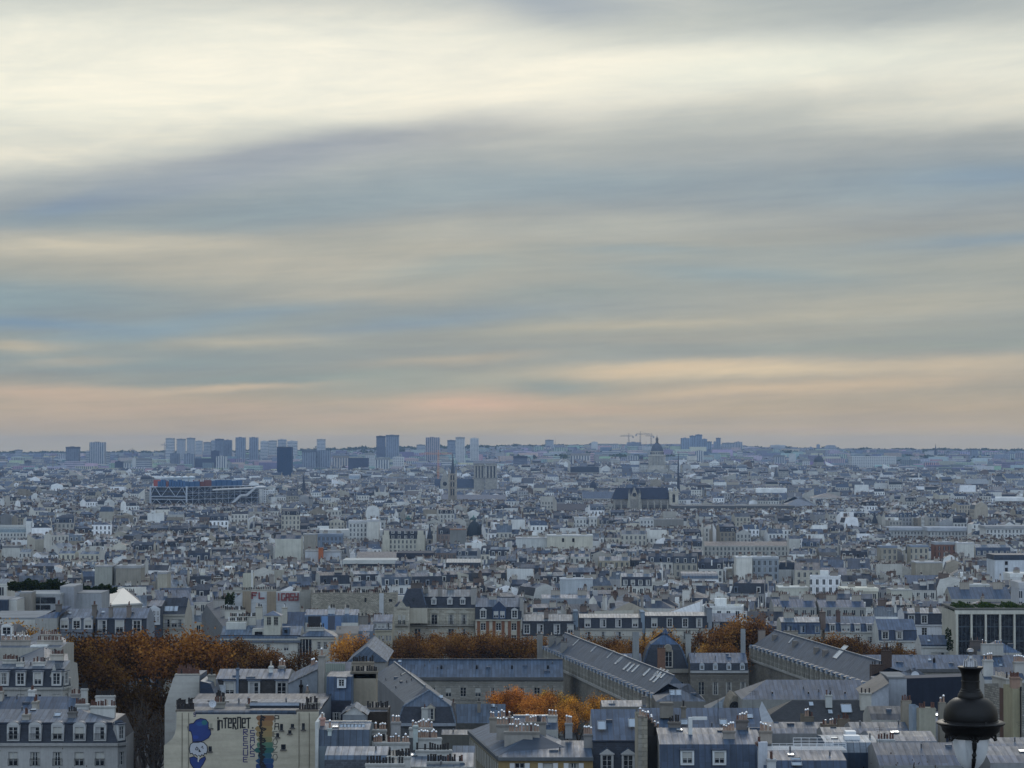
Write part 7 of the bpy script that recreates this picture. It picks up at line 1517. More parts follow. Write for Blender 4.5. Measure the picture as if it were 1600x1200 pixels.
m = s.key('oval_eye'); m.face([(s.w * .5 + .32 * math.cos(k * math.pi / 8), .55, s.Z(937) + .5 * math.sin(k * math.pi / 8)) for k in range(16)], 'glass'); s.ch(642, 660, 911, 921, 4, 1, pots=7, pk='soot', c=(.12, .1, .09)); s.done()
s = haussmann('brick_pier_house', 'house with red brick piers between windows and a big blue gabled dormer', 743, 815, 652, 968, 949, 934, 12, [755, 804], ww=1.3, wh=1.9, style='ped', im=.7, fc=CW, rows=2, group=AV, cap=990, zc=(.3, .32, .35), wfc=(.5, .5, .48), slate=('slate', SLATE), wins=[755, 779, 803],
    chs=[(764, 776, 931, 942, 5, 1, dict(pots=6)), (812, 818, 932, 965, .5, 9, dict(pots=2, c=(.3, .29, .27)))])
m = s.key('gabled_dormer'); a, b = s.X(769), s.X(791); m.box(a, -.25, s.h + .1, b, 2, s.Z(951), 'zinc', (.1, .15, .24)); m.face([(b + .2, -.3, s.Z(951)), ((a + b) / 2, -.3, s.Z(939)), (a - .2, -.3, s.Z(951))], 'zinc', (.1, .14, .22)); m.face([(a - .2, -.3, s.Z(951)), ((a + b) / 2, -.3, s.Z(939)), ((a + b) / 2, 4, s.Z(939)), (a - .2, 4, s.Z(951))], 'zinc', (.22, .27, .33)); m.face([((a + b) / 2, -.3, s.Z(939)), (b + .2, -.3, s.Z(951)), (b + .2, 4, s.Z(951)), ((a + b) / 2, 4, s.Z(939))], 'zinc', (.22, .27, .33))
for p in (775, 785): s.window(s.X(p), s.h + .4, 1.2, 1.8, y=-.36, fc=(.5, .52, .55))
for p in (748, 762, 772, 786, 796, 810): s.key('brick_pier').box(s.X(p - 2.4), -.08, 0, s.X(p + 2.4), -.003, s.h - .4, 'brick', (.22, .10, .06))
s.done()
s = haussmann('avenue_house', 'dark attic house with pale upper roof, four windows, right of the brick pier house', 816, 899, 650, 994, 971, 960, 11, [823, 844, 870, 891], ww=1.3, wh=2.3, im=.4, rows=1, group=AV, cap=1000, zc=(.38, .38, .36), slate=('slate', (.03, .034, .042)), zd=.5, fc=(.36, .35, .32), chs=[(850, 857, 954, 966, 2, 1, dict(pots=3, c=(.2, .16, .14)))]); s.done()
s = haussmann('avenue_house', 'dark attic house with a long balcony between two blue grey flues', 905, 1003, 650, 982, 966, 959, 11, [918, 942, 966, 992], ww=1.25, wh=2.0, im=.5, rows=2, group=AV, cap=1000, zc=(.34, .35, .34), slate=('slate', SLATE), balcony=True, fc=(.42, .40, .35), chs=[(896, 903, 955, 990, .3, 9, dict(pots=0, c=(.16, .2, .24))), (1001, 1007, 956, 990, .3, 9, dict(pots=0, c=(.2, .25, .3)))]); s.done()
s = haussmann('avenue_house', 'cream house with dark attic and shuttered windows left of the tall orange trees', 1008, 1106, 650, 982, 963, 956, 11, [1022, 1046, 1070, 1092], ww=1.2, wh=2.1, im=.6, rows=3, group=AV, cap=1010, zc=(.36, .37, .36), slate=('slate', SLATE), balcony=True, fc=(.46, .44, .38),
    chs=[(1104, 1112, 950, 985, .3, 9, dict(pots=3, c=(.2, .22, .24)))]); s.done()
for k in range(6):
    pass
s = haussmann('avenue_house', 'narrow house squeezed between the cream house and tall orange trees', 1110, 1152, 655, 990, 972, 958, 12, [1119], ww=1.2, wh=2.2, im=.7, rows=2, group=AV, cap=1005, zc=(.25, .3, .36), slate=('slate', SLATE), fc=(.42, .4, .34)); s.done()
s = haussmann('avenue_house', 'blue zinc attic house right of the tall orange trees', 1220, 1281, 648, 991, 973, 964, 12, [1233, 1253, 1276], ww=1.1, wh=1.7, im=.9, rows=2, group=AV, cap=1005, zc=(.33, .36, .39), slate=('zinc', (.09, .13, .21)), fc=(.42, .4, .35), wfc=(.2, .24, .3), dc=(.1, .14, .2), wins=[1234, 1254],
    chs=[(1224, 1240, 956, 966, 5, 1, dict(pots=6)), (1188, 1196, 958, 985, 3, 1.5, dict(pots=3, c=(.16, .11, .09)))]); s.done()
s = haussmann('avenue_house', 'low zinc house with paired dormers left of the glass office trees', 1288, 1372, 652, 987, 975, 963, 13, [1300, 1318, 1323, 1339, 1358], ww=1.1, wh=1.5, im=2.2, rows=1, group=AV, cap=1000, zc=(.24, .29, .35), slate=('zinc', (.12, .16, .23)), fc=(.45, .44, .4), zd=.0, dwh=1.5,
    chs=[(1281, 1289, 956, 984, 1, 3, dict(pots=3, c=(.16, .12, .1))), (1306, 1312, 955, 974, 3, 1, dict(pots=2, c=(.12, .08, .07)))]); s.done()
s = haussmann('avenue_house', 'blue zinc house with broad shallow slope, two pale dormers', 1372, 1432, 640, 1001, 985, 967, 13, [1382, 1404], ww=1.4, wh=2.2, im=1.2, rows=1, group=AV, cap=1006, zc=(.19, .25, .34), slate=('zinc', (.07, .1, .16)), fc=(.5, .5, .47), zd=.3); s.done()
s = haussmann('avenue_house', 'white house with slate attic and two tall chimneys, left of the glass office', 1412, 1470, 672, 976, 959, 950, 12, [1423, 1443], ww=1.4, wh=2.0, style='flat', im=.6, rows=2, group=AV, cap=995, zc=(.36, .38, .4), slate=('slate', (.028, .034, .05)), fc=(.55, .56, .58),
    chs=[(1429, 1436, 947, 966, 2, 1.2, dict(pots=3, c=(.22, .19, .16))), (1451, 1456, 948, 966, 2, 1.2, dict(pots=2, c=(.2, .17, .15))), (1410, 1416, 950, 966, 3, 1.2, dict(pots=2, c=(.2, .17, .15)))]); s.done()
s = haussmann('white_attic_annex', 'small white annex with blue zinc slope at the foot of the glass office', 1438, 1492, 600, 1010, 1008, 992, 9, [], ww=1.6, wh=1.4, im=.1, rows=1, cap=1016, zc=(.13, .19, .28), slate=('zinc', (.13, .19, .28)), fc=(.5, .5, .48), wins=[1458, 1469, 1481]); s.skylight(s.X(1452, 2), 2, s.Z(1002, 2), 1, .8, .6); s.done()
# glass office
def glass_office():
    D = 590; s = House('glass_office', 'modern office of tall dark glass bays between pale columns, planted roof', 1492, 1640, D, 956, 19, fc=(.50, .48, .41), sc_=(.44, .42, .35), cap=1016)
    w, h = s.w, s.h; m = s.P['wall']; s.body(); st = s.X(1492 + 22.3) - s.X(1492)
    m2 = s.key('canopy'); m2.box(-.3, -.8, h - .5, w, .0, h + .35, 'plaster', (.52, .5, .43), bottom=True)
    n = int(w / st)
    for i in range(n + 1): s.key('column').box(i * st + (0 if i else -.1), -.75, -2, i * st + .45, -.012, h - .5, 'plaster', (.50, .48, .41))
    for i in range(n):
        g_ = s.key('glass_bay'); a, b = i * st + .47, (i + 1) * st - .02
        g_.face([(b, -.05, h - .6), (a, -.05, h - .6), (a, -.05, -2), (b, -.05, -2)], 'glass')
        f = s.key('glazing_bar')
        for k in (.33, .66): f.box(a + (b - a) * k - .05, -.12, -2, a + (b - a) * k + .05, -.052, h - .6, 'paint', (.05, .06, .07))
        for z_ in [h - 3.6 - 3.4 * q for q in range(5)]: f.box(a, -.11, z_, b, -.053, z_ + .25, 'paint', (.03, .045, .06))
    s.key('parapet').box(-.1, -.2, h + .351, w, 19, h + .8, 'plaster', (.1, .1, .09)); s.done()
glass_office()

# ================================================================== left, across the trees
s = haussmann('grey_attic_house', 'dark attic house behind left trees, arched white dormers under pale zinc', 95, 145, 520, 985, 967, 951, 12, [102, 121, 139], ww=1.4, wh=2.1, style='arch', im=.5, rows=0, fc=(.2, .22, .25), zc=(.30, .33, .37), slate=('paint', (.07, .085, .11)), cap=985, chs=[(88, 96, 944, 975, 1, 1.5, dict(pots=3, c=(.14, .13, .12)))]); s.done()
s = haussmann('grey_attic_house', 'dark attic house with three zinc bays divided by brown flues, behind left trees', 150, 230, 521, 992, 967, 950, 12, [161, 188, 215], ww=1.5, wh=2.5, im=.4, rows=1, fc=(.2, .22, .25), zc=(.22, .27, .34), slate=('slate', (.026, .032, .045)), cap=990, drail=True, zd=.3,
    chs=[(145, 151, 945, 975, 1, 1.5, dict(pots=3, c=(.16, .14, .12))), (171, 176, 948, 966, 1, 1.5, dict(pots=1, c=(.2, .18, .16))), (199, 205, 946, 968, 1, 1.5, dict(pots=2, c=(.18, .15, .13)))]); s.done()
s = House('blue_hip_house', 'blue zinc hipped roof at the left end of the dark attic row', 56, 90, 518, 966, 12, fc=(.3, .3, .28)); s.body(); s.roof([(6, 947, 'zinc', (.14, .2, .29))], hl=1.1); s.done()
s = haussmann('gable_bay_house', 'narrow house with a tall white pedimented triple window bay', 231, 253, 545, 960, 948, 938, 12, [], ww=1, wh=1, im=.4, rows=0, fc=(.06, .07, .09), zc=(.14, .18, .24), slate=('slate', SLATE), cap=975)
m = s.key('window_bay'); a, b = s.X(233.5), s.X(251.5); zt_ = s.Z(951); m.box(a, -.5, s.Z(976), b, .3, zt_, 'paint', (.45, .46, .47)); m.face([(b + .15, -.55, zt_), ((a + b) / 2, -.55, s.Z(945)), (a - .15, -.55, zt_)], 'paint', (.5, .51, .52))
for k in range(3):
    for zb, hh in ((s.Z(962), 1.2), (s.Z(972), 1.2)): s.window(a + (b - a) * (k + .5) / 3, zb, .62, hh, y=-.62, fc=(.6, .6, .6))
s.done()
s = haussmann('slate_loft_house', 'slate house with big sloping roof windows above a small balcony', 254, 290, 548, 960, 948, 934, 12, [], ww=1.2, wh=1.8, im=3.0, rows=1, fc=(.38, .36, .31), zc=(.05, .06, .08), slate=('slate', (.03, .036, .048)), wins=[262, 273, 282], cap=975, balcony=True)
for p in (262, 270, 275): s.skylight(s.X(p, 1.5) - .6, 1.2, s.Z(955, 1.2), 1.1, 1.3, .8)
s.done()
def concrete_block():
    s = House('concrete_block', 'grey concrete modern block with dark glazed corner at the far left', 38, 95, 585, 931, 16, fc=(.30, .31, .32), cap=955); s.body(); s.P['roof'].box(-.1, -.1, s.h, s.w + .1, 16, s.h + .5, 'gravel_roof', (.3, .31, .31))
    for a, b, y0, y1 in ((53, 64, 930.5, 943), (65, 88, 930.5, 943), (53, 64, 945.5, 952.5), (65, 80, 945.5, 952.5)): s.key('window').box(s.X(a), -.06, s.Z(y1), s.X(b), -.003, min(s.Z(y0), s.h - .35), 'glass')
    s.done()
    s = House('concrete_block', 'taller grey panel of the concrete block, right of its glazed corner', 95, 117, 590, 918, 12, fc=(.27, .28, .3), cap=945); s.body(); s.P['roof'].box(0, 0, s.h, s.w, 12, s.h + .3, 'gravel_roof', (.3, .3, .3)); s.done()
    s = House('concrete_block', 'long grey parapet of the concrete block leading to the white roof', 117, 160, 594, 928, 12, fc=(.3, .31, .32), cap=945); s.body(); s.P['roof'].box(0, 0, s.h, s.w, 12, s.h + .3, 'gravel_roof', (.25, .25, .25)); s.done()
    s = House('concrete_block', 'stained beige concrete shaft at the left of the glazed corner', 32, 51, 580, 927, 5, fc=(.25, .23, .2), cap=955); s.body(); s.P['roof'].box(0, 0, s.h, s.w, 5, s.h + .3, 'gravel_roof', (.25, .25, .25)); s.done()
    s = House('ribbed_block', 'dark blue ribbed block with a white end cut by the left edge', -20, 14, 570, 938, 12, fc=(.07, .1, .14), fm='zinc', cap=960); s.body(); s.P['roof'].box(0, 0, s.h, s.w, 12, s.h + .2, 'zinc', (.3, .33, .36)); s.done()
    s = House('ribbed_block', 'white end wall between the dark ribbed block and stained shaft', 14, 28, 571, 938, 10, fc=(.5, .49, .45), cap=960); s.body(); s.P['roof'].box(0, 0, s.h, s.w, 10, s.h + .2, 'gravel_roof', (.3, .3, .3)); s.done()
    s = House('flat_roof_hall', 'long low grey flat roof with pale edge at the far left above orange trees', -30, 88, 528, 968, 22, fc=(.48, .47, .43), cap=972); s.body(); s.P['roof'].box(0, 0, s.h, s.w, 22, s.h + .4, 'gravel_roof', (.2, .21, .22)); s.done()
    s = House('white_cottage', 'white rendered house end at the left edge above the concrete block', -20, 12, 610, 912, 10, fc=(.55, .53, .48), fm='facade', cap=935); s.body(); s.roof([(5, 904, 'zinc_far', Z_PALE)]); s.done()
    # folded white roof
    t = empty('folded_white_roof', xat(180, 640), 640, 20); A, B, C_, E = at(150, 927, 636), at(192, 918, 655), at(222, 943, 640), at(172, 946, 628); g_ = Vector((t.location)); r = MB()
    P = [tuple(p - g_) for p in (A, B, C_, E)]; r.face([P[0], P[3], P[1]], 'paint', (.25, .25, .24)); r.face([P[3], P[2], P[1]], 'paint', (.42, .41, .37)); F2 = at(215, 934, 652) - g_; r.face([P[1], P[2], tuple(F2)], 'zinc', Z_DARK); r.build('roof', t)
    r = MB()
    for a, b in ((P[0], P[3]), (P[3], P[2]), (P[0], P[1])): r.bar(a, b, .25, 'paint', (.5, .5, .47), 4)
    r.build('roof_edge', t); r = MB()
    lo = [(p[0], p[1], -8) for p in P]
    for i in range(4): r.face([P[i], P[(i + 1) % 4], lo[(i + 1) % 4], lo[i]], 'plaster', (.3, .3, .28))
    r.build('wall', t); tag(t, 'folded white roof sloping down to a point behind the left attic houses', 'building'); HOLES.append((xat(185, 640), 642, 13, 16)); CAPS.append((150, 222, 628, 946))
concrete_block()
s = House('street_corner_house', 'steep side street house with grey mansard, its front running away left of centre', 316, 346, 700, 962, 7, D1=600, fc=(.16, .155, .15), fm='facade', cap=985); s.body(); s.P['mansard']; prof_roof(s.P, s.w, 7, s.h, [(1.2, 3.2, 'slate', (.06, .07, .08), 'mansard'), (3.5, 4.2, 'zinc', Z_DARK)], 0, 1.0, wcol=(.15, .145, .14))
for f in (.25, .6): s.chimney(s.w * f, 2, 1, 3, s.h, s.h + 6, pots=6, pk='soot', c=(.35, .33, .3), each=False)
s.done()
# flat iron corner block
s = haussmann('corner_tower_block', 'white corner block topped by a cube with two tall windows, above central left trees', 345, 470, 590, 998, 993, 978, 12, [], ww=1.1, wh=1.6, im=.6, rows=1, fc=(.46, .45, .40), zc=(.27, .32, .37), slate=('zinc', (.18, .22, .27)), cap=1010, wins=[370, 395, 420, 448]); s.cornice(z=s.h - .9, hgt=.5, out=.4, c=(.12, .14, .17), part='gutter')
m = s.key('roof_cube'); m.box(s.X(413, .5), .5, s.h - .5, s.X(439, .5), 5, s.Z(962, .5), 'plaster', (.46, .45, .38), top='zinc', tcol=(.16, .22, .3)); cx_ = (s.X(413, .5) + s.X(439, .5)) / 2
m = s.key('cube_roof'); a, b = s.X(412, .5), s.X(440, .5); zz = s.Z(962, .5); tp = (cx_, 2.7, s.Z(954, 2.7)); m.face([(b, .3, zz), (a, .3, zz), tp][::-1], 'zinc', (.2, .26, .34)); m.face([(a, .3, zz), (a, 5.2, zz), tp], 'zinc', (.2, .26, .34)); m.face([(b, .3, zz), tp, (b, 5.2, zz)], 'zinc', (.2, .26, .34))
for p in (421, 432): s.window(s.X(p, .5), s.Z(977, .5), 1.0, 2.0, y=.42, fc=(.3, .29, .25))
m = s.key('white_attic'); m.box(s.X(354, 4), 4, s.h, s.X(385, 4), 8, s.Z(973, 4), 'plaster', (.5, .5, .46)); m = s.key('roof_box'); m.box(s.X(395, 1), 1, s.h, s.X(413, 1), 4, s.Z(983, 1), 'plaster', (.42, .42, .38)); m = s.key('dark_opening'); m.box(s.X(399, 1), .94, s.Z(992, 1), s.X(411, 1), .998, s.Z(987, 1), 'glass')
for a, b, t_, off in ((352, 384, 953, 12), (360, 400, 963, 8), (357, 387, 970, 6.5)): s.ch(a, b, t_, t_ + 14, off, .8, pots=int((b - a) / 2.6), pk='soot', c=(.5, .48, .42), each=False)
m = s.key('blue_box'); m.box(s.X(442, .6), .6, s.h, s.X(453, .6), 3, s.Z(980, .6), 'zinc', (.2, .27, .35)); m.box(s.X(445, .5), .5, s.Z(989, .6), s.X(450, .5), .59, s.Z(984, .6), 'glass'); s.done()
s = haussmann('corner_tower_block', 'right half of the white corner block, low zinc roof with a glazed shopfront high window', 466, 526, 590, 996, 995, 979, 11, [], ww=1.1, wh=1.8, im=.3, rows=1, fc=(.46, .44, .38), zc=(.2, .25, .31), slate=('zinc', (.18, .22, .27)), cap=1010, wins=[499, 509, 520], hl=.8, hr=.8); m = s.key('tall_window'); m.box(s.X(468), -.08, s.Z(1026), s.X(488), -.003, s.Z(999), 'glass')
for k in range(5): s.key('mullion').box(s.X(468 + k * 5) - .06, -.16, s.Z(1026), s.X(468 + k * 5) + .06, -.082, s.Z(999), 'paint', (.4, .4, .38))
s.ch(480, 507, 980, 986, 3, .8, pots=9, pk='soot', c=(.45, .44, .4), each=False); s.done()
s = House('blue_glazed_studio', 'white framed studio with black and blue glazing left of the rubble wall chimneys', 476, 560, 625, 973, 11, fc=(.5, .49, .45), cap=985); s.body(); s.roof([(1.0, 961, 'zinc', (.2, .26, .33)), (5.5, 952, 'zinc', (.22, .28, .35))])
for a, b, c in ((482, 501, (.01, .01, .015)), (503, 513, (.12, .22, .4)), (524, 534, (.1, .16, .28))): s.key('glazing').box(s.X(a), -.1, s.Z(985), s.X(b), -.003, s.Z(963), 'paint', c)
s.key('dark_bay').box(s.X(513.2), -.12, s.Z(984), s.X(523.8), -.003, s.Z(962), 'paint', (.06, .07, .1))
for a, b in ((513, 524), (539, 546)): s.ch(a, b, 950, 962, 2, 1, pots=3, pk='soot', c=(.5, .5, .5), each=False)
s.done()
s = House('zinc_shed_house', 'blue seamed zinc roof between two flues left of the glazed studio', 440, 476, 622, 978, 12, fc=(.2, .23, .27)); s.body(); s.roof([(6, 956, 'zinc', (.11, .15, .22))]); s.ch(441, 449, 949, 975, 1, 1.5, pots=4, pk='soot', c=(.42, .4, .34), each=False); s.ch(400, 410, 948, 968, 2, 1.5, pots=3, pk='soot', c=(.42, .4, .34), each=False); s.done()
s = haussmann('dormer_row_house', 'small blue grey house with five narrow dormers left of the ornate corner house', 583, 613, 625, 984, 972, 960, 12, [587, 593, 599, 605, 610], ww=.6, wh=1.4, im=1.0, rows=1, fc=(.38, .35, .27), zc=(.18, .23, .3), slate=('zinc', (.1, .13, .19)), cap=990); s.ch(558, 575, 962, 985, 1, 1.5, pots=3, pk='soot', c=(.2, .19, .17), each=False); s.done()
s = House('grey_gable_cottage', 'plain brown roofed house with a small blue annex above the orange tree', 524, 560, 598, 990, 10, fc=(.25, .22, .19)); s.body(); s.roof([(5, 978, 'gravel_roof', (.2, .18, .16))]); s.done()
s = House('blue_annex', 'small blue annex with a striped window right of the orange tree', 560, 583, 600, 986, 8, fc=(.13, .16, .2)); s.body(); s.roof([(4, 976, 'zinc', (.2, .25, .32))]); s.key('striped_window').box(s.X(567), -.06, s.Z(996), s.X(578), -.003, s.Z(988), 'paint', (.35, .33, .33)); s.done()
# painted blind walls
s = House('painted_blind_wall', 'pale stepped party walls with dark red painted capitals', 345, 469, 720, 925, 5, fc=(.42, .43, .43), cap=955, fm='plaster'); m = s.P['wall']; x, z = s.X, s.Z; h_ = s.h
ol = [(x(345), -2), (x(345), z(957)), (x(380), z(925)), (x(469), z(925)), (x(469), -2)]
for (a, b), (c, e) in zip(ol, ol[1:]): m.face([(a, 0, b), (c, 0, e), (c, 5, e), (a, 5, b)], 'plaster', (.3, .3, .28))
m.face([(a, 0, b) for a, b in ol[::-1]], 'plaster', (.43, .44, .44))
for a, b in ((380, 393), (418, 432)): s.key('brown_pier').box(x(a), -.35, -2, x(b), -.003, z(924), 'plaster', (.27, .22, .16))
RD = (.20, .045, .045)
def bigwrite(t_, px, py, cw, chh, wd): write(s, t_, px, py, cw, chh, wd, RD, 'painted_capitals', y=-.36)
bigwrite('FL', 394, 926, 11, 9, .45); bigwrite('ICASY', 433.5, 927, 6.9, 11, .42)
for a, b, t_ in ((350, 392, 922), (392, 432, 921), (365, 378, 917)): s.ch(a, b, t_, t_ + 5, 1, 1, pots=int((b - a) / 2.6), pk='soot', c=(.4, .38, .33), each=False)
s.done()
s = House('flue_tower', 'slim cream flue tower with a white edge above the painted capitals', 380, 396, 735, 896, 3, fc=(.44, .42, .34), cat='chimney'); s.body(); s.key('white_edge').box(s.X(393), -.2, 0, s.X(396), -.003, s.h + 1, 'plaster', (.55, .55, .52)); s.done()
s = House('rubble_long_wall', 'very long rubble stone blind wall with a white strip near its right end', 487, 620, 705, 928, 8, fc=(.34, .31, .25), fm='rubble', cap=953); s.body()
s.key('white_strip').box(s.X(593), -.3, -2, s.X(600), -.003, s.Z(927), 'plaster', (.45, .46, .46)); s.key('small_window').box(s.X(608), -.06, s.Z(940), s.X(613), -.003, s.Z(936), 'glass'); s.key('small_window').box(s.X(570), -.06, s.Z(941), s.X(573), -.003, s.Z(934), 'glass')
for k in range(4): s.ch(490 + k * 31, 515 + k * 31, 926, 930, 1, .8, pots=9, pk='soot', c=(.3, .27, .22), each=False)
s.done()
s = House('grey_blind_wall', 'grey blind wall with a doorway between painted capitals and rubble wall', 469, 486, 712, 924, 8, fc=(.26, .25, .22), cap=953); s.body(); s.done()

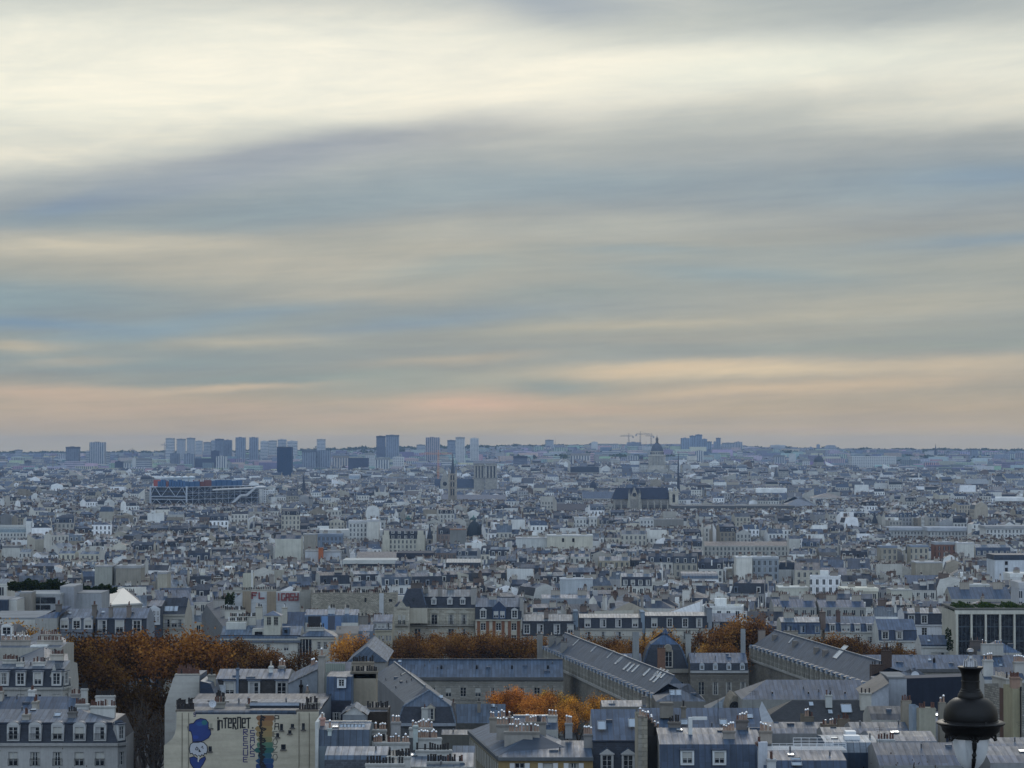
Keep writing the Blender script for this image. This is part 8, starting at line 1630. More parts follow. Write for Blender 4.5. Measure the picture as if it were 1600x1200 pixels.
# ================================================================== middle distance houses that stand out
MID = [ # name, label, x0,x1, D, ye, yr, d, wall col, front mat, roof col, kind, cap
    ('party_wall_house', 'beige grey blind wall left of the white strip wall, above the folded white roof', 149, 176, 900, 886, 884, 10, (.32, .32, .28), 'plaster', (.3, .3, .3), 'flat', 917),
    ('party_wall_house', 'white strip wall between the two beige blind walls', 174, 182, 905, 889, 886, 10, (.60, .60, .57), 'plaster', (.4, .4, .4), 'flat', 917),
    ('party_wall_house', 'wide brown grey blind wall right of the white strip wall', 182, 221, 900, 888, 884, 10, (.27, .25, .21), 'plaster', (.3, .3, .3), 'flat', 917),
    ('beige_flue_house', 'narrow beige block beside a dark recess right of the brown grey blind wall', 247, 262, 880, 897, 894, 10, (.38, .35, .28), 'plaster', (.3, .3, .3), 'flat', 920),
    ('white_gable_house', 'white gabled house with plain wall at the far left middle', 4, 32, 1480, 856, 853, 14, (.62, .61, .56), 'plaster', (.2, .2, .2), 'flat', 876),
    ('white_house', 'white windowed house right of the plain white gable, far left', 32, 49, 1460, 863, 857, 12, (.60, .59, .55), 'facade', (.5, .5, .48), 'gable', 878),
    ('cream_window_house', 'cream house with two rows of windows, left of its twin', 92, 118, 1350, 865, 860, 12, (.55, .52, .42), 'facade', (.26, .31, .38), 'gable', 878),
    ('cream_window_house', 'cream house with two rows of windows, right of its twin', 126, 156, 1350, 866, 861, 12, (.52, .49, .4), 'facade', (.28, .33, .38), 'gable', 878),
    ('slate_dormer_block', 'dark slate roofed block with three pale dormers above the beige blind walls', 188, 226, 1020, 881, 873, 12, (.5, .5, .48), 'facade', (.028, .034, .055), 'gable', 888),
    ('big_cream_block', 'large blank cream block under a blue zinc roof', 430, 471, 1400, 842, 835, 14, (.50, .49, .42), 'plaster', (.11, .14, .19), 'gable', 874),
    ('grey_infill_block', 'grey brown blind block right of the large cream block', 475, 494, 1420, 836, 834, 12, (.3, .28, .24), 'plaster', (.3, .3, .3), 'flat', 855),
    ('pale_blue_wall_house', 'pale blind wall left of the orange flue', 477, 497, 1380, 862, 860, 10, (.5, .52, .53), 'plaster', (.3, .3, .3), 'flat', 878),
    ('orange_flue', 'orange red flue standing between two pale walls', 498, 505, 1375, 857, 856, 3, (.38, .12, .05), 'plaster', (.3, .12, .06), 'flat', 878),
    ('pale_blue_wall_house', 'pale blind wall right of the orange flue', 506, 532, 1380, 863, 861, 10, (.47, .49, .51), 'plaster', (.3, .3, .3), 'flat', 874),
    ('blue_glass_block', 'blue grey block with a strip of windows right of the large cream block', 496, 535, 1500, 837, 834, 12, (.16, .2, .26), 'facade', (.2, .24, .3), 'flat', 853),
    ('white_office', 'white office with three rows of windows above the curved mansard house', 545, 574, 1700, 817, 813, 14, (.58, .58, .55), 'facade', (.5, .5, .5), 'flat', 834),
    ('white_blind_house', 'white blank gable right of the white office', 574, 592, 1690, 815, 812, 14, (.6, .58, .52), 'plaster', (.5, .5, .5), 'flat', 832),
    ('brown_roof_tower', 'grey wall topped by a rust brown slab beside the clock turret', 703, 728, 1480, 828, 827, 12, (.2, .2, .19), 'plaster', (.22, .12, .08), 'flat', 850),
    ('gridded_stone_block', 'pale gridded stone block left of the long cream block', 776, 800, 1500, 832, 818, 12, (.48, .46, .41), 'facade', (.3, .32, .34), 'gable', 845),
    ('long_cream_block', 'long cream blind block with two small windows', 855, 926, 1330, 838, 836, 14, (.53, .50, .41), 'plaster', (.5, .5, .48), 'flat', 858),
    ('white_low_block', 'low white blind walls left of the long cream block', 806, 855, 1340, 842, 840, 14, (.53, .54, .52), 'plaster', (.4, .4, .4), 'flat', 856),
    ('white_cube_house', 'white house with square windows left below the big church', 897, 916, 1800, 811, 808, 12, (.6, .6, .57), 'facade', (.5, .5, .5), 'flat', 826),
    ('white_cube_house', 'twin white windowed house just right of the other square one', 920, 933, 1800, 810, 807, 12, (.6, .59, .55), 'facade', (.5, .5, .5), 'flat', 824),
    ('white_side_house', 'white windowed house attached to a long brown blind wall', 1000, 1021, 1850, 812, 809, 12, (.6, .6, .58), 'facade', (.5, .5, .5), 'flat', 826),
    ('long_brown_wall', 'long brown grey blind wall below the big church', 1021, 1068, 1850, 812, 811, 12, (.26, .25, .23), 'plaster', (.3, .3, .3), 'flat', 827),
    ('tan_house', 'tan windowed house left of the slate roofed one with gable', 971, 1010, 1420, 835, 828, 12, (.46, .44, .38), 'facade', (.3, .3, .3), 'gable', 850),
    ('open_frame_house', 'house with white framed dark loggias in the centre', 892, 922, 1180, 870, 865, 12, (.5, .49, .44), 'facade', (.16, .2, .26), 'gable', 878),
    ('stone_temple_house', 'beige house with dark recessed columns under a flat zinc roof', 936, 984, 1170, 876, 869, 14, (.36, .32, .24), 'facade', (.28, .3, .32), 'gable', 885),
    ('white_mansard_house', 'white house with two rows of black framed attic windows', 971, 1018, 900, 916, 895, 12, (.58, .57, .52), 'facade', (.028, .034, .05), 'mans', 924),
    ('white_tower_block', 'tall blank white block, brightest wall of the right middle', 1150, 1175, 1120, 872, 870, 12, (.62, .60, .54), 'plaster', (.6, .6, .58), 'flat', 905),
    ('grey_blue_office', 'blue grey office attached to the right of the tall white block', 1176, 1216, 1125, 873, 870, 12, (.28, .31, .34), 'facade', (.4, .42, .44), 'flat', 897),
    ('curved_gable_house', 'house with a blue fan window under a curved pale gable', 1232, 1250, 1500, 842, 836, 10, (.5, .49, .45), 'plaster', (.14, .17, .22), 'gable', 852),
    ('arched_grey_hall', 'grey hall with a rounded gable right of the haussmann block', 1279, 1306, 1350, 863, 856, 10, (.18, .17, .16), 'plaster', (.2, .22, .25), 'gable', 872),
    ('beige_facade_house', 'beige flat fronted house with eight windows, left of the dark recess', 1375, 1401, 1250, 856, 853, 12, (.33, .30, .24), 'facade', (.2, .24, .3), 'flat', 876),
    ('beige_facade_house', 'beige house with windows right of the dark recess', 1422, 1450, 1250, 855, 852, 12, (.40, .37, .30), 'facade', (.2, .24, .3), 'flat', 880),
    ('red_brick_house', 'red brown banded house, the only one of that colour on the right', 1460, 1494, 1260, 851, 847, 12, (.20, .10, .07), 'facade', (.3, .32, .34), 'flat', 868),
    ('white_gable_block', 'plain white block right of the red brown banded house', 1494, 1521, 1255, 850, 848, 12, (.58, .57, .52), 'plaster', (.5, .5, .5), 'flat', 868),
    ('navy_mansard_row', 'large navy mansard roof left of the great white block', 1524, 1578, 1280, 868, 850, 14, (.42, .4, .36), 'facade', (.05, .07, .11), 'mans', 876),
    ('tan_party_wall', 'long tan blind wall below the beige houses', 1430, 1472, 1050, 880, 878, 12, (.33, .3, .24), 'plaster', (.4, .4, .4), 'flat', 898),
    ('great_white_block', 'great white block with dark top band at the right edge', 1553, 1640, 960, 875, 867, 16, (.52, .55, .58), 'plaster', (.1, .12, .15), 'band', 905),
    ('white_roof_house', 'bright white terraced roof in front of the great white block', 1577, 1625, 930, 902, 896, 12, (.62, .62, .6), 'plaster', (.65, .65, .62), 'flat', 908),
    ('white_loft_house', 'white rooftop rooms beside the black needle mast', 1216, 1262, 960, 919, 917, 10, (.55, .54, .46), 'plaster', (.65, .64, .58), 'flat', 932),
    ('bright_pavilion', 'bright cream ribbed pavilion roof left of the planted office', 1316, 1371, 880, 924, 919, 12, (.45, .43, .36), 'facade', (.66, .63, .52), 'flat', 930),
    ('cream_rooftop_box', 'cream box building on rooftops right of the bright ribbed pavilion', 1391, 1424, 860, 923, 921, 10, (.48, .47, .4), 'plaster', (.4, .4, .38), 'flat', 937),
    ('blue_zinc_row', 'long blue zinc roof with white dormers, left half, above the right trees', 1208, 1275, 760, 949, 936, 13, (.3, .3, .28), 'facade', (.13, .18, .26), 'gable', 956),
    ('blue_zinc_row', 'long blue zinc roof with white dormers, right half, above the right trees', 1279, 1352, 760, 949, 937, 13, (.3, .3, .28), 'facade', (.13, .18, .26), 'gable', 956),
    ('wide_zinc_hall', 'wide blue grey zinc roof behind the planted roof of the glass office', 1485, 1580, 790, 936, 917, 15, (.35, .34, .3), 'facade', (.17, .21, .27), 'gable', 940),
    ('white_blind_slab', 'long white blind wall above the wide zinc roof', 1507, 1545, 850, 915, 913, 8, (.5, .5, .46), 'plaster', (.5, .5, .48), 'flat', 925),
    ('right_edge_house', 'pale grey house with dark windows cut by the right edge', 1591, 1640, 730, 919, 910, 12, (.42, .43, .45), 'facade', (.4, .4, .4), 'flat', 945),
    ('pale_arched_roof', 'long pale curved zinc roof in the centre above the avenue houses', 846, 922, 820, 935, 929, 12, (.25, .27, .29), 'plaster', (.30, .34, .39), 'gable', 944),
    ('white_strip_house', 'pair of plain pale blind walls above the pale curved roof', 875, 926, 870, 906, 904, 8, (.42, .45, .47), 'plaster', (.4, .42, .44), 'flat', 920),
]
for nm, lab, a, b, D_, ye, yr, d_, wc, fm_, rc, kd, cp in MID:
    s = House(nm, lab, a, b, D_, ye, d_, fc=wc, fm=fm_, cap=cp, cat='chimney' if 'flue' in nm and 'house' not in nm else 'building'); s.body()
    if kd == 'flat' or kd == 'band':
        s.P['roof'].box(-.15, -.15, s.h, s.w + .15, s.d + .15, max(s.h + .4, s.Z(yr)), 'zinc_far' if kd == 'band' else 'gravel_roof', rc)
    elif kd == 'mans':
        s.P['mansard']; m_ = (ye + yr) / 2; s.roof([(1.0, ye - (ye - yr) * .7, 'slate', rc, 'mansard'), (s.d / 2, yr, 'zinc_far', (.4, .42, .43))])
        n_ = max(3, int(s.w / 2.7))
        for i in range(n_): s.dormer(s.w * (i + .5) / n_, s.h + .3, 1.1, 1.7, 'flat', (.55, .55, .52), dep=1.0)
    else: s.roof([(s.d / 2, yr, 'zinc_far', rc)])
    if nm == 'great_white_block':
        for y0 in (877, 887, 896): s.key('window').box(s.X(1569), -.06, s.Z(y0 + 6), s.X(1573.5), -.003, s.Z(y0), 'glass')
    if nm == 'long_cream_block':
        for p in (878, 894): s.key('window').box(s.X(p), -.06, s.Z(847), s.X(p + 3.5), -.003, s.Z(841), 'glass')
    if kd != 'band' and s.w > 5 and 'orange' not in nm:
        for k in range(2):
            p = a + (b - a) * (.2 + .55 * k); s.chimney(s.X(p), s.d * .4, min(3, s.w * .2), .7, s.h, s.h + max(1.5, s.Z(yr) - s.h + 1.2), pots=5, c=(.36, .32, .27), each=False)
    s.done()
# curved mansard house (two rounded gable ends, two rows of dormers)
s = House('curved_mansard_house', 'cream house with rounded gable ends and two rows of slate dormers', 598, 664, 1560, 842, 14, fc=(.50, .48, .40), fm='facade', cap=862); s.body(); s.P['mansard']
s.roof([(1.2, 836, 'slate', SLATE, 'mansard'), (2.8, 830, 'slate', SLATE, 'mansard'), (7, 826, 'zinc_far', (.12, .14, .17))], .0, .0)
for a, b in ((598, 609), (652, 664)):
    m = s.key('gable_end'); A, B = s.X(a), s.X(b); m.box(A, -1.2, -2, B, -.02, s.h + 2.5, 'plaster', (.52, .49, .40)); m.box(A + (.8 if a < 610 else .3), -1.18, s.h + 2.5, B - (.3 if a < 610 else .8), -.03, s.Z(829), 'plaster', (.52, .49, .40))
for p in (614, 624, 634, 644):
    for q, y_ in ((0.3, .4), (3.2, 1.5)): s.dormer(s.X(p), s.h + q, 1.4, 1.5, 'flat', (.5, .5, .48), dep=1.6, y=y_ - .8)
s.done()
# ================================================================== trees
def tree_meshes(seed, H, R, nleaf, leafm, bare=False, spread=1.0):
    """trunk with limbs, and a crown of leaf clumps that hang on the limb ends; unit metres, base at 0"""
    rg = random.Random(seed); tr = MB(); tips = []
    def limb(p, d, L, r, depth):
        q = p + d * L
        tr.bar(tuple(p), tuple(q), max(r, .013), 'bark', (0.5, 0.5, 0.5), 5 if depth < 2 else 3, r2=max(r * .65, .01))
        if depth >= (5 if H > 10 else 6) * bare + 3 * (not bare): tips.append(q); return
        if depth >= 2: tips.append(q)
        n = 3 if depth < 1 else rg.choice((2, 3))
        for k in range(n + (1 if depth == 0 else 0)):
            a = rg.uniform(0, 2 * math.pi); t_ = rg.uniform(.35, .8) * (1.0 if depth else .8) * spread
            e = (d + Vector((math.cos(a) * t_, math.sin(a) * t_, rg.uniform(-.05, .35)))).normalized()
            limb(p + d * L * rg.uniform(.75, 1.0), e, L * rg.uniform(.62, .82), r * .6, depth + 1)
    limb(Vector((0, 0, 0)), Vector((rg.uniform(-.05, .05), rg.uniform(-.05, .05), 1)), H * (.34 if not bare else .26), H * .022, 0)
    trunk = tr.build('trunk'); me_t = trunk.data; bpy.data.objects.remove(trunk)
    top = max(p.z for p in tips); k = H / (top + R * .22)
    for v in me_t.vertices: v.co *= k
    tips = [p * k for p in tips]
    rn = np.random.default_rng(seed)
    P, T = [], []
    per = max(1, nleaf // max(1, len(tips)))
    for p in tips:
        cl = rn.normal(0, 1, (per, 3)) * np.array([R * .125, R * .125, R * .10]) * (0.55 if bare else 1.0)
        P.append(cl + np.array(p)); T.append(np.full(per, rn.random()) * .55 + rn.random(per) * .45)
    P, T = np.concatenate(P), np.concatenate(T); n = len(P)
    sz = (.05 if H == 8 else 0.19 if not bare else .11 if H > 10 else .022) * (0.7 + .6 * rn.random((n, 1)))
    u = rn.normal(0, 1, (n, 3)); u /= np.linalg.norm(u, axis=1, keepdims=True); w_ = rn.normal(0, 1, (n, 3)); v_ = np.cross(u, w_); v_ /= np.linalg.norm(v_, axis=1, keepdims=True)
    q = np.stack([P - u * sz, P - v_ * sz * .8, P + u * sz, P + v_ * sz * .8], 1).reshape(-1, 3)
    me = bpy.data.meshes.new('crown'); me.vertices.add(n * 4); me.vertices.foreach_set('co', q.ravel().astype(np.float32)); me.loops.add(n * 4); me.loops.foreach_set('vertex_index', np.arange(n * 4, dtype=np.int32))
    me.polygons.add(n); me.polygons.foreach_set('loop_start', np.arange(0, n * 4, 4, dtype=np.int32)); me.polygons.foreach_set('loop_total', np.full(n, 4, dtype=np.int32)); me.update(calc_edges=True); me.materials.append(MATS[leafm])
    a = me.attributes.new('tint', 'FLOAT', 'FACE'); a.data.foreach_set('value', T.astype(np.float32))
    return me_t, me
TREES = [tree_meshes(s_, 20, 9, 7500, 'leaf') for s_ in (1, 2, 3)]
SPARSE = [tree_meshes(s_, 20, 8, 3200, 'leaf') for s_ in (7, 8)]
BARE = [tree_meshes(s_, 19, 7, 900, 'leaf', bare=True, spread=.8) for s_ in (21, 22)]
GRN = tree_meshes(31, 8, 4, 14000, 'leaf_green')
BUSH = tree_meshes(41, 7, 4, 500, 'leaf', bare=True, spread=1.1)
def tree(px, ytop, D, proto, tint, label, group, H=None, sx=1.0, name='plane_tree', cat='tree'):
    x = xat(px, D); g_ = ground(x, D); h = zat(ytop, D) - g_; s_ = h / max(v.co.z for v in proto[1].vertices) if ('H', id(proto)) not in _shared else h / _shared[('H', id(proto))]
    _shared[('H', id(proto))] = h / s_
    t = empty(name, x, D, g_, RG.uniform(0, 6.28)); w_ = (sx if H is None else sx)
    a = link_mesh('trunk', proto[0], t); b = link_mesh('crown', proto[1], t)
    for o in (a, b): o.scale = (s_ * w_, s_ * w_, s_)
    b.color = (*tint, 1)
    tag(t, label, cat, group); return t
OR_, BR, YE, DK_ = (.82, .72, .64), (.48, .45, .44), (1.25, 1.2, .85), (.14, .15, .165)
LG = 'autumn trees lining the avenue at the left'
tl = [(132, 985, 455, 0, (.4, .38, .35), 'dark brown half bare tree at the left edge of the avenue tree mass'), (165, 972, 520, 1, (.45, .42, .38), 'brown tree in front of the dark attic windows, left'), (205, 975, 500, 2, (.6, .5, .42), 'brown tree under the three bay attic, second of the left mass'),
      (238, 966, 505, 0, (.8, .66, .55), 'tallest rust orange tree of the left mass'), (275, 975, 490, 1, (.85, .7, .58), 'rust orange tree just right of the tallest left one'), (310, 988, 500, 2, BR, 'brown orange tree at the right end of the left mass'),
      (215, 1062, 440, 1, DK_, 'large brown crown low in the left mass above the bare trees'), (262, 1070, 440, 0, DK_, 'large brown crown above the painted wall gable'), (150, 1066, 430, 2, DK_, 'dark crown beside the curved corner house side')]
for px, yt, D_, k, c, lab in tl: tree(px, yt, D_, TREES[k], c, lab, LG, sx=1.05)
for i, (px, yt, D_, lab) in enumerate([(222, 1082, 372, 'bare dark tree left in the dark avenue gap'), (243, 1095, 350, 'bare dark tree beside the painted wall'), (228, 1120, 330, 'nearest bare dark tree in the avenue gap'), (208, 1100, 355, 'bare dark tree beside the white corner house'), (190, 1062, 400, 'bare brown tree behind the corner return'), (240, 1055, 405, 'half bare brown tree under the left mass')]):
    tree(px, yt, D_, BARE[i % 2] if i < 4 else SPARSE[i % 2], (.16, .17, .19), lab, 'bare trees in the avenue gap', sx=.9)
MG = 'autumn trees in front of the central houses'
for px, yt, D_, k, c, lab in [(362, 992, 575, 0, BR, 'brown tree at the foot of the white corner block, leftmost'), (392, 990, 572, 1, BR, 'taller brown tree below the white corner block'), (425, 1002, 570, 2, OR_, 'rust tree under the cube of the corner block'), (462, 1005, 568, 0, BR, 'brown tree below the glazed high window'),
      (335, 1005, 560, 1, BR, 'brown tree filling the gap right of the left mass'), (540, 984, 580, 1, (1.5, 1.3, .9), 'bright orange tree alone left of the school gable'), (562, 1003, 582, 2, (1.2, 1.0, .8), 'low orange tree touching the school gable')]:
    tree(px, yt, D_, TREES[k], c, lab, MG, sx=.95)
row = [(600, 992), (622, 984), (646, 986), (670, 980), (695, 983), (718, 980), (742, 985), (766, 982), (790, 980), (815, 984), (838, 990)]
nth = ['first', 'second', 'third', 'fourth', 'fifth', 'sixth', 'seventh', 'eighth', 'ninth', 'tenth', 'eleventh']
for i, (px, yt) in enumerate(row): tree(px, yt, 622 + (i % 2) * 8, TREES[i % 3], (.72, .66, .62) if i % 3 else (.85, .75, .65), '%s tree from the left in the brown row behind the long school wing' % nth[i], 'row of trees behind the long school wing', sx=.95)
for i, (px, yt, c, lab) in enumerate([(908, 978, YE, 'yellow topped tree at the far end of the left school wing'), (935, 990, BR, 'brown tree right of the yellow topped one, behind the wing ridge'), (962, 988, OR_, 'rust tree left of the domed school pavilion'), (985, 992, BR, 'small brown tree touching the tall grey pavilion chimney'), (1018, 977, YE, 'yellow tree peeking over the domed pavilion roof'), (1052, 992, BR, 'brown tree just right of the pavilion peak')]):
    tree(px, yt, 615 + (i % 2) * 6, TREES[i % 3], c, lab, 'trees behind the school pavilion', sx=.9)
for i, (px, yt, D_, c, lab) in enumerate([(1128, 966, 622, OR_, 'orange tree left of the tallest one above the school link'), (1156, 953, 626, OR_, 'tallest orange tree, above the school link'), (1182, 968, 624, BR, 'rust tree right of the tallest one above the school link'), (1122, 996, 606, YE, 'low golden tree in front of the tall orange trees'), (1150, 1000, 606, OR_, 'low orange tree beside the slim grey chimney'), (1208, 980, 626, BR, 'small rust tree at the right of the tall orange group')]):
    tree(px, yt, D_, TREES[i % 3], c, lab, 'orange trees above the school link', sx=1.0 if i < 3 else .8)
for i, (px, yt, lab) in enumerate([(1284, 984, 'first rust tree under the paired dormer house'), (1306, 982, 'second rust tree under the paired dormer house'), (1330, 986, 'third rust tree under the paired dormer house'), (1354, 990, 'fourth rust tree, below the right end of the paired dormer house'), (1400, 1001, 'low rust tree below the blue zinc slope house'), (1425, 1003, 'low rust tree left of the white attic annex'), (1595, 1002, 'orange tree at the right edge beside the glass office')]):
    tree(px, yt, 605 + (i % 2) * 6, TREES[i % 3], OR_ if i % 2 else BR, lab, 'rust trees below the right houses', sx=.9)
for i, (px, yt, lab) in enumerate([(25, 966, 'golden tree nearest the left edge below the flat grey roof'), (45, 963, 'golden tree in the middle of the left trio'), (66, 967, 'golden tree at the right of the left trio'), (4, 970, 'rust tree cut by the left edge below the flat roof')]):
    tree(px, yt, 500 + 5 * i, TREES[i % 3], (1.15, 1.15, .8) if i < 3 else OR_, lab, 'golden trees below the flat grey roof', sx=.8)
for i, (px, yt, D_, c, lab) in enumerate([(792, 1070, 500, (1.9, 1.4, .95), 'bright orange courtyard tree at the left of the cluster'), (818, 1068, 505, (1.9, 1.4, .95), 'bright orange courtyard tree, second in the cluster'), (850, 1072, 498, (1.8, 1.4, .95), 'orange courtyard tree in the middle of the cluster'), (872, 1070, 506, (1.6, 1.7, 1.0), 'olive gold courtyard tree behind the middle'), (905, 1084, 488, (1.9, 1.75, 1.0), 'golden courtyard tree right of the middle'), (930, 1078, 492, (1.9, 1.75, 1.0), 'golden courtyard tree near the slate dormer house roof'), (955, 1088, 486, (1.9, 1.65, 1.0), 'small golden courtyard tree at the right end'), (888, 1100, 470, (1.7, 1.4, 1.0), 'low orange courtyard tree in front of the others'), (838, 1098, 472, (1.7, 1.3, 1.0), 'low orange courtyard tree at the front left')]):
    tree(px, yt, D_, TREES[i % 3], c, lab, 'orange trees in the school courtyard', sx=.85)
tree(8, 1176, 96, GRN, (.9, .9, .9), 'green shrub top poking into the lower left corner', None, name='garden_tree', sx=.8)
tree(92, 1172, 118, BUSH, (.12, .13, .13), 'bare brown twiggy shrub in front of the white corner house', None, name='bare_shrub', cat='shrub', sx=.55)
for px, yt, D_, lab, q in ((1345, 1172, 50, 'bare twiggy shrub, leftmost of three at the bottom right', .7), (1405, 1158, 47, 'bare twiggy shrub, middle one left of the lamp glass', .8), (1462, 1166, 52, 'bare twiggy shrub touching the lamp glass', .7)):
    tree(px, yt, D_, BUSH, (.12, .13, .13), lab, 'bare shrubs at the bottom right', name='bare_shrub', cat='shrub', sx=q)
# small mass of dark trees on the far hills and parks
def grove(name, label, spots, leafm, seed, size):
    rn = np.random.default_rng(seed); V = []
    for px, y, D_, w_, hh, n in spots:
        x0 = xat(px, D_); zt_ = zat(y, D_)
        X_ = x0 + rn.normal(0, w_ / 2.4, n); Y_ = D_ + rn.normal(0, w_ / 6, n); bump = np.sin(X_ / 9.0) * 1.5 + np.sin(X_ / 23.0 + 1) * 2
        Zz = zt_ - hh + hh * rn.random(n) ** .7 + bump; V.append(np.stack([X_, Y_, Zz], 1))
    P = np.concatenate(V); n = len(P); u = rn.normal(0, 1, (n, 3)); u /= np.linalg.norm(u, axis=1, keepdims=True); v_ = np.cross(u, rn.normal(0, 1, (n, 3))); v_ /= np.linalg.norm(v_, axis=1, keepdims=True)
    q = np.stack([P - u * size, P - v_ * size, P + u * size, P + v_ * size], 1).reshape(-1, 3)
    me = bpy.data.meshes.new(name); me.from_pydata(q.tolist(), [], [(i * 4, i * 4 + 1, i * 4 + 2, i * 4 + 3) for i in range(n)]); me.materials.append(MATS[leafm]); a = me.attributes.new('tint', 'FLOAT', 'FACE'); a.data.foreach_set('value', rn.random(n).astype(np.float32))
    o = bpy.data.objects.new(name, me); COL.objects.link(o); tag(o, label, 'trees', kind='stuff'); return o
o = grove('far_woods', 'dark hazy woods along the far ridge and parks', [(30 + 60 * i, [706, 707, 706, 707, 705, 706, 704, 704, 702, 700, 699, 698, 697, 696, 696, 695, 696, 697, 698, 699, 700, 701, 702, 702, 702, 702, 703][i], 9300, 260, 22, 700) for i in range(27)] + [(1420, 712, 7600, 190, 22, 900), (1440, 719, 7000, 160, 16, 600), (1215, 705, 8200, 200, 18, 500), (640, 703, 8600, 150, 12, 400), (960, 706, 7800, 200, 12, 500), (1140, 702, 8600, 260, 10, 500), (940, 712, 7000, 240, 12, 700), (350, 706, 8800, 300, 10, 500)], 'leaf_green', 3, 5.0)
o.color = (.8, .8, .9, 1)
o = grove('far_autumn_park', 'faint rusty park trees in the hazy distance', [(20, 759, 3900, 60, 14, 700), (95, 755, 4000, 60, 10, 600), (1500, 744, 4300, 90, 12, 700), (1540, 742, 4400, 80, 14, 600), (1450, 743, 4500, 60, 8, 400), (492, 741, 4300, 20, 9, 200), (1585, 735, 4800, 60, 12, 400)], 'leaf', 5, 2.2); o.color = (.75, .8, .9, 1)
def planting(label, pts, seed, tint=(1, 1, 1), size=.35, name='roof_garden'):
    rn = np.random.default_rng(seed); V = []
    for (a, b, y, D_, hh, dd, n) in pts:
        X_ = rn.uniform(xat(a, D_), xat(b, D_), n); V.append(np.stack([X_, D_ + rn.random(n) * dd, zat(y, D_) - hh + hh * rn.random(n) * (0.75 + .2 * np.sin(X_ * 1.1 + seed) + .15 * np.sin(X_ * 3.7))], 1))
    P = np.concatenate(V); n = len(P); u = rn.normal(0, 1, (n, 3)); u /= np.linalg.norm(u, axis=1, keepdims=True); v_ = np.cross(u, rn.normal(0, 1, (n, 3))); v_ /= np.linalg.norm(v_, axis=1, keepdims=True)
    q = np.stack([P - u * size, P - v_ * size, P + u * size, P + v_ * size], 1).reshape(-1, 3)
    me = bpy.data.meshes.new(name); me.from_pydata(q.tolist(), [], [(i * 4, i * 4 + 1, i * 4 + 2, i * 4 + 3) for i in range(n)]); me.materials.append(MATS['leaf_green']); a = me.attributes.new('tint', 'FLOAT', 'FACE'); a.data.foreach_set('value', rn.random(n).astype(np.float32))
    o = bpy.data.objects.new(name, me); COL.objects.link(o); o.color = (*tint, 1); tag(o, label, 'planting', kind='stuff'); return o
planting('green and yellow grasses planted on the glass office roof', [(1490, 1640, 943, 592, 2.2, 9, 16000)], 3, (.8, .9, .7), .16)
planting('dark green planting on the concrete block terrace', [(12, 105, 906, 600, 2.6, 6, 4000), (120, 180, 914, 605, 2.0, 5, 2200)], 4, (.4, .42, .42), .25)
planting('dark creeper leaves on the cream flank of the glass office', [(1476, 1485, 975, 588, 3.5, .4, 240), (1478, 1488, 990, 586, 4, .4, 260)], 6, (.5, .5, .5), .18)
planting('bush on the terrace left of the painted capitals', [(346, 366, 926, 712, 3.5, 3, 700)], 8, (.6, .65, .6), .25)

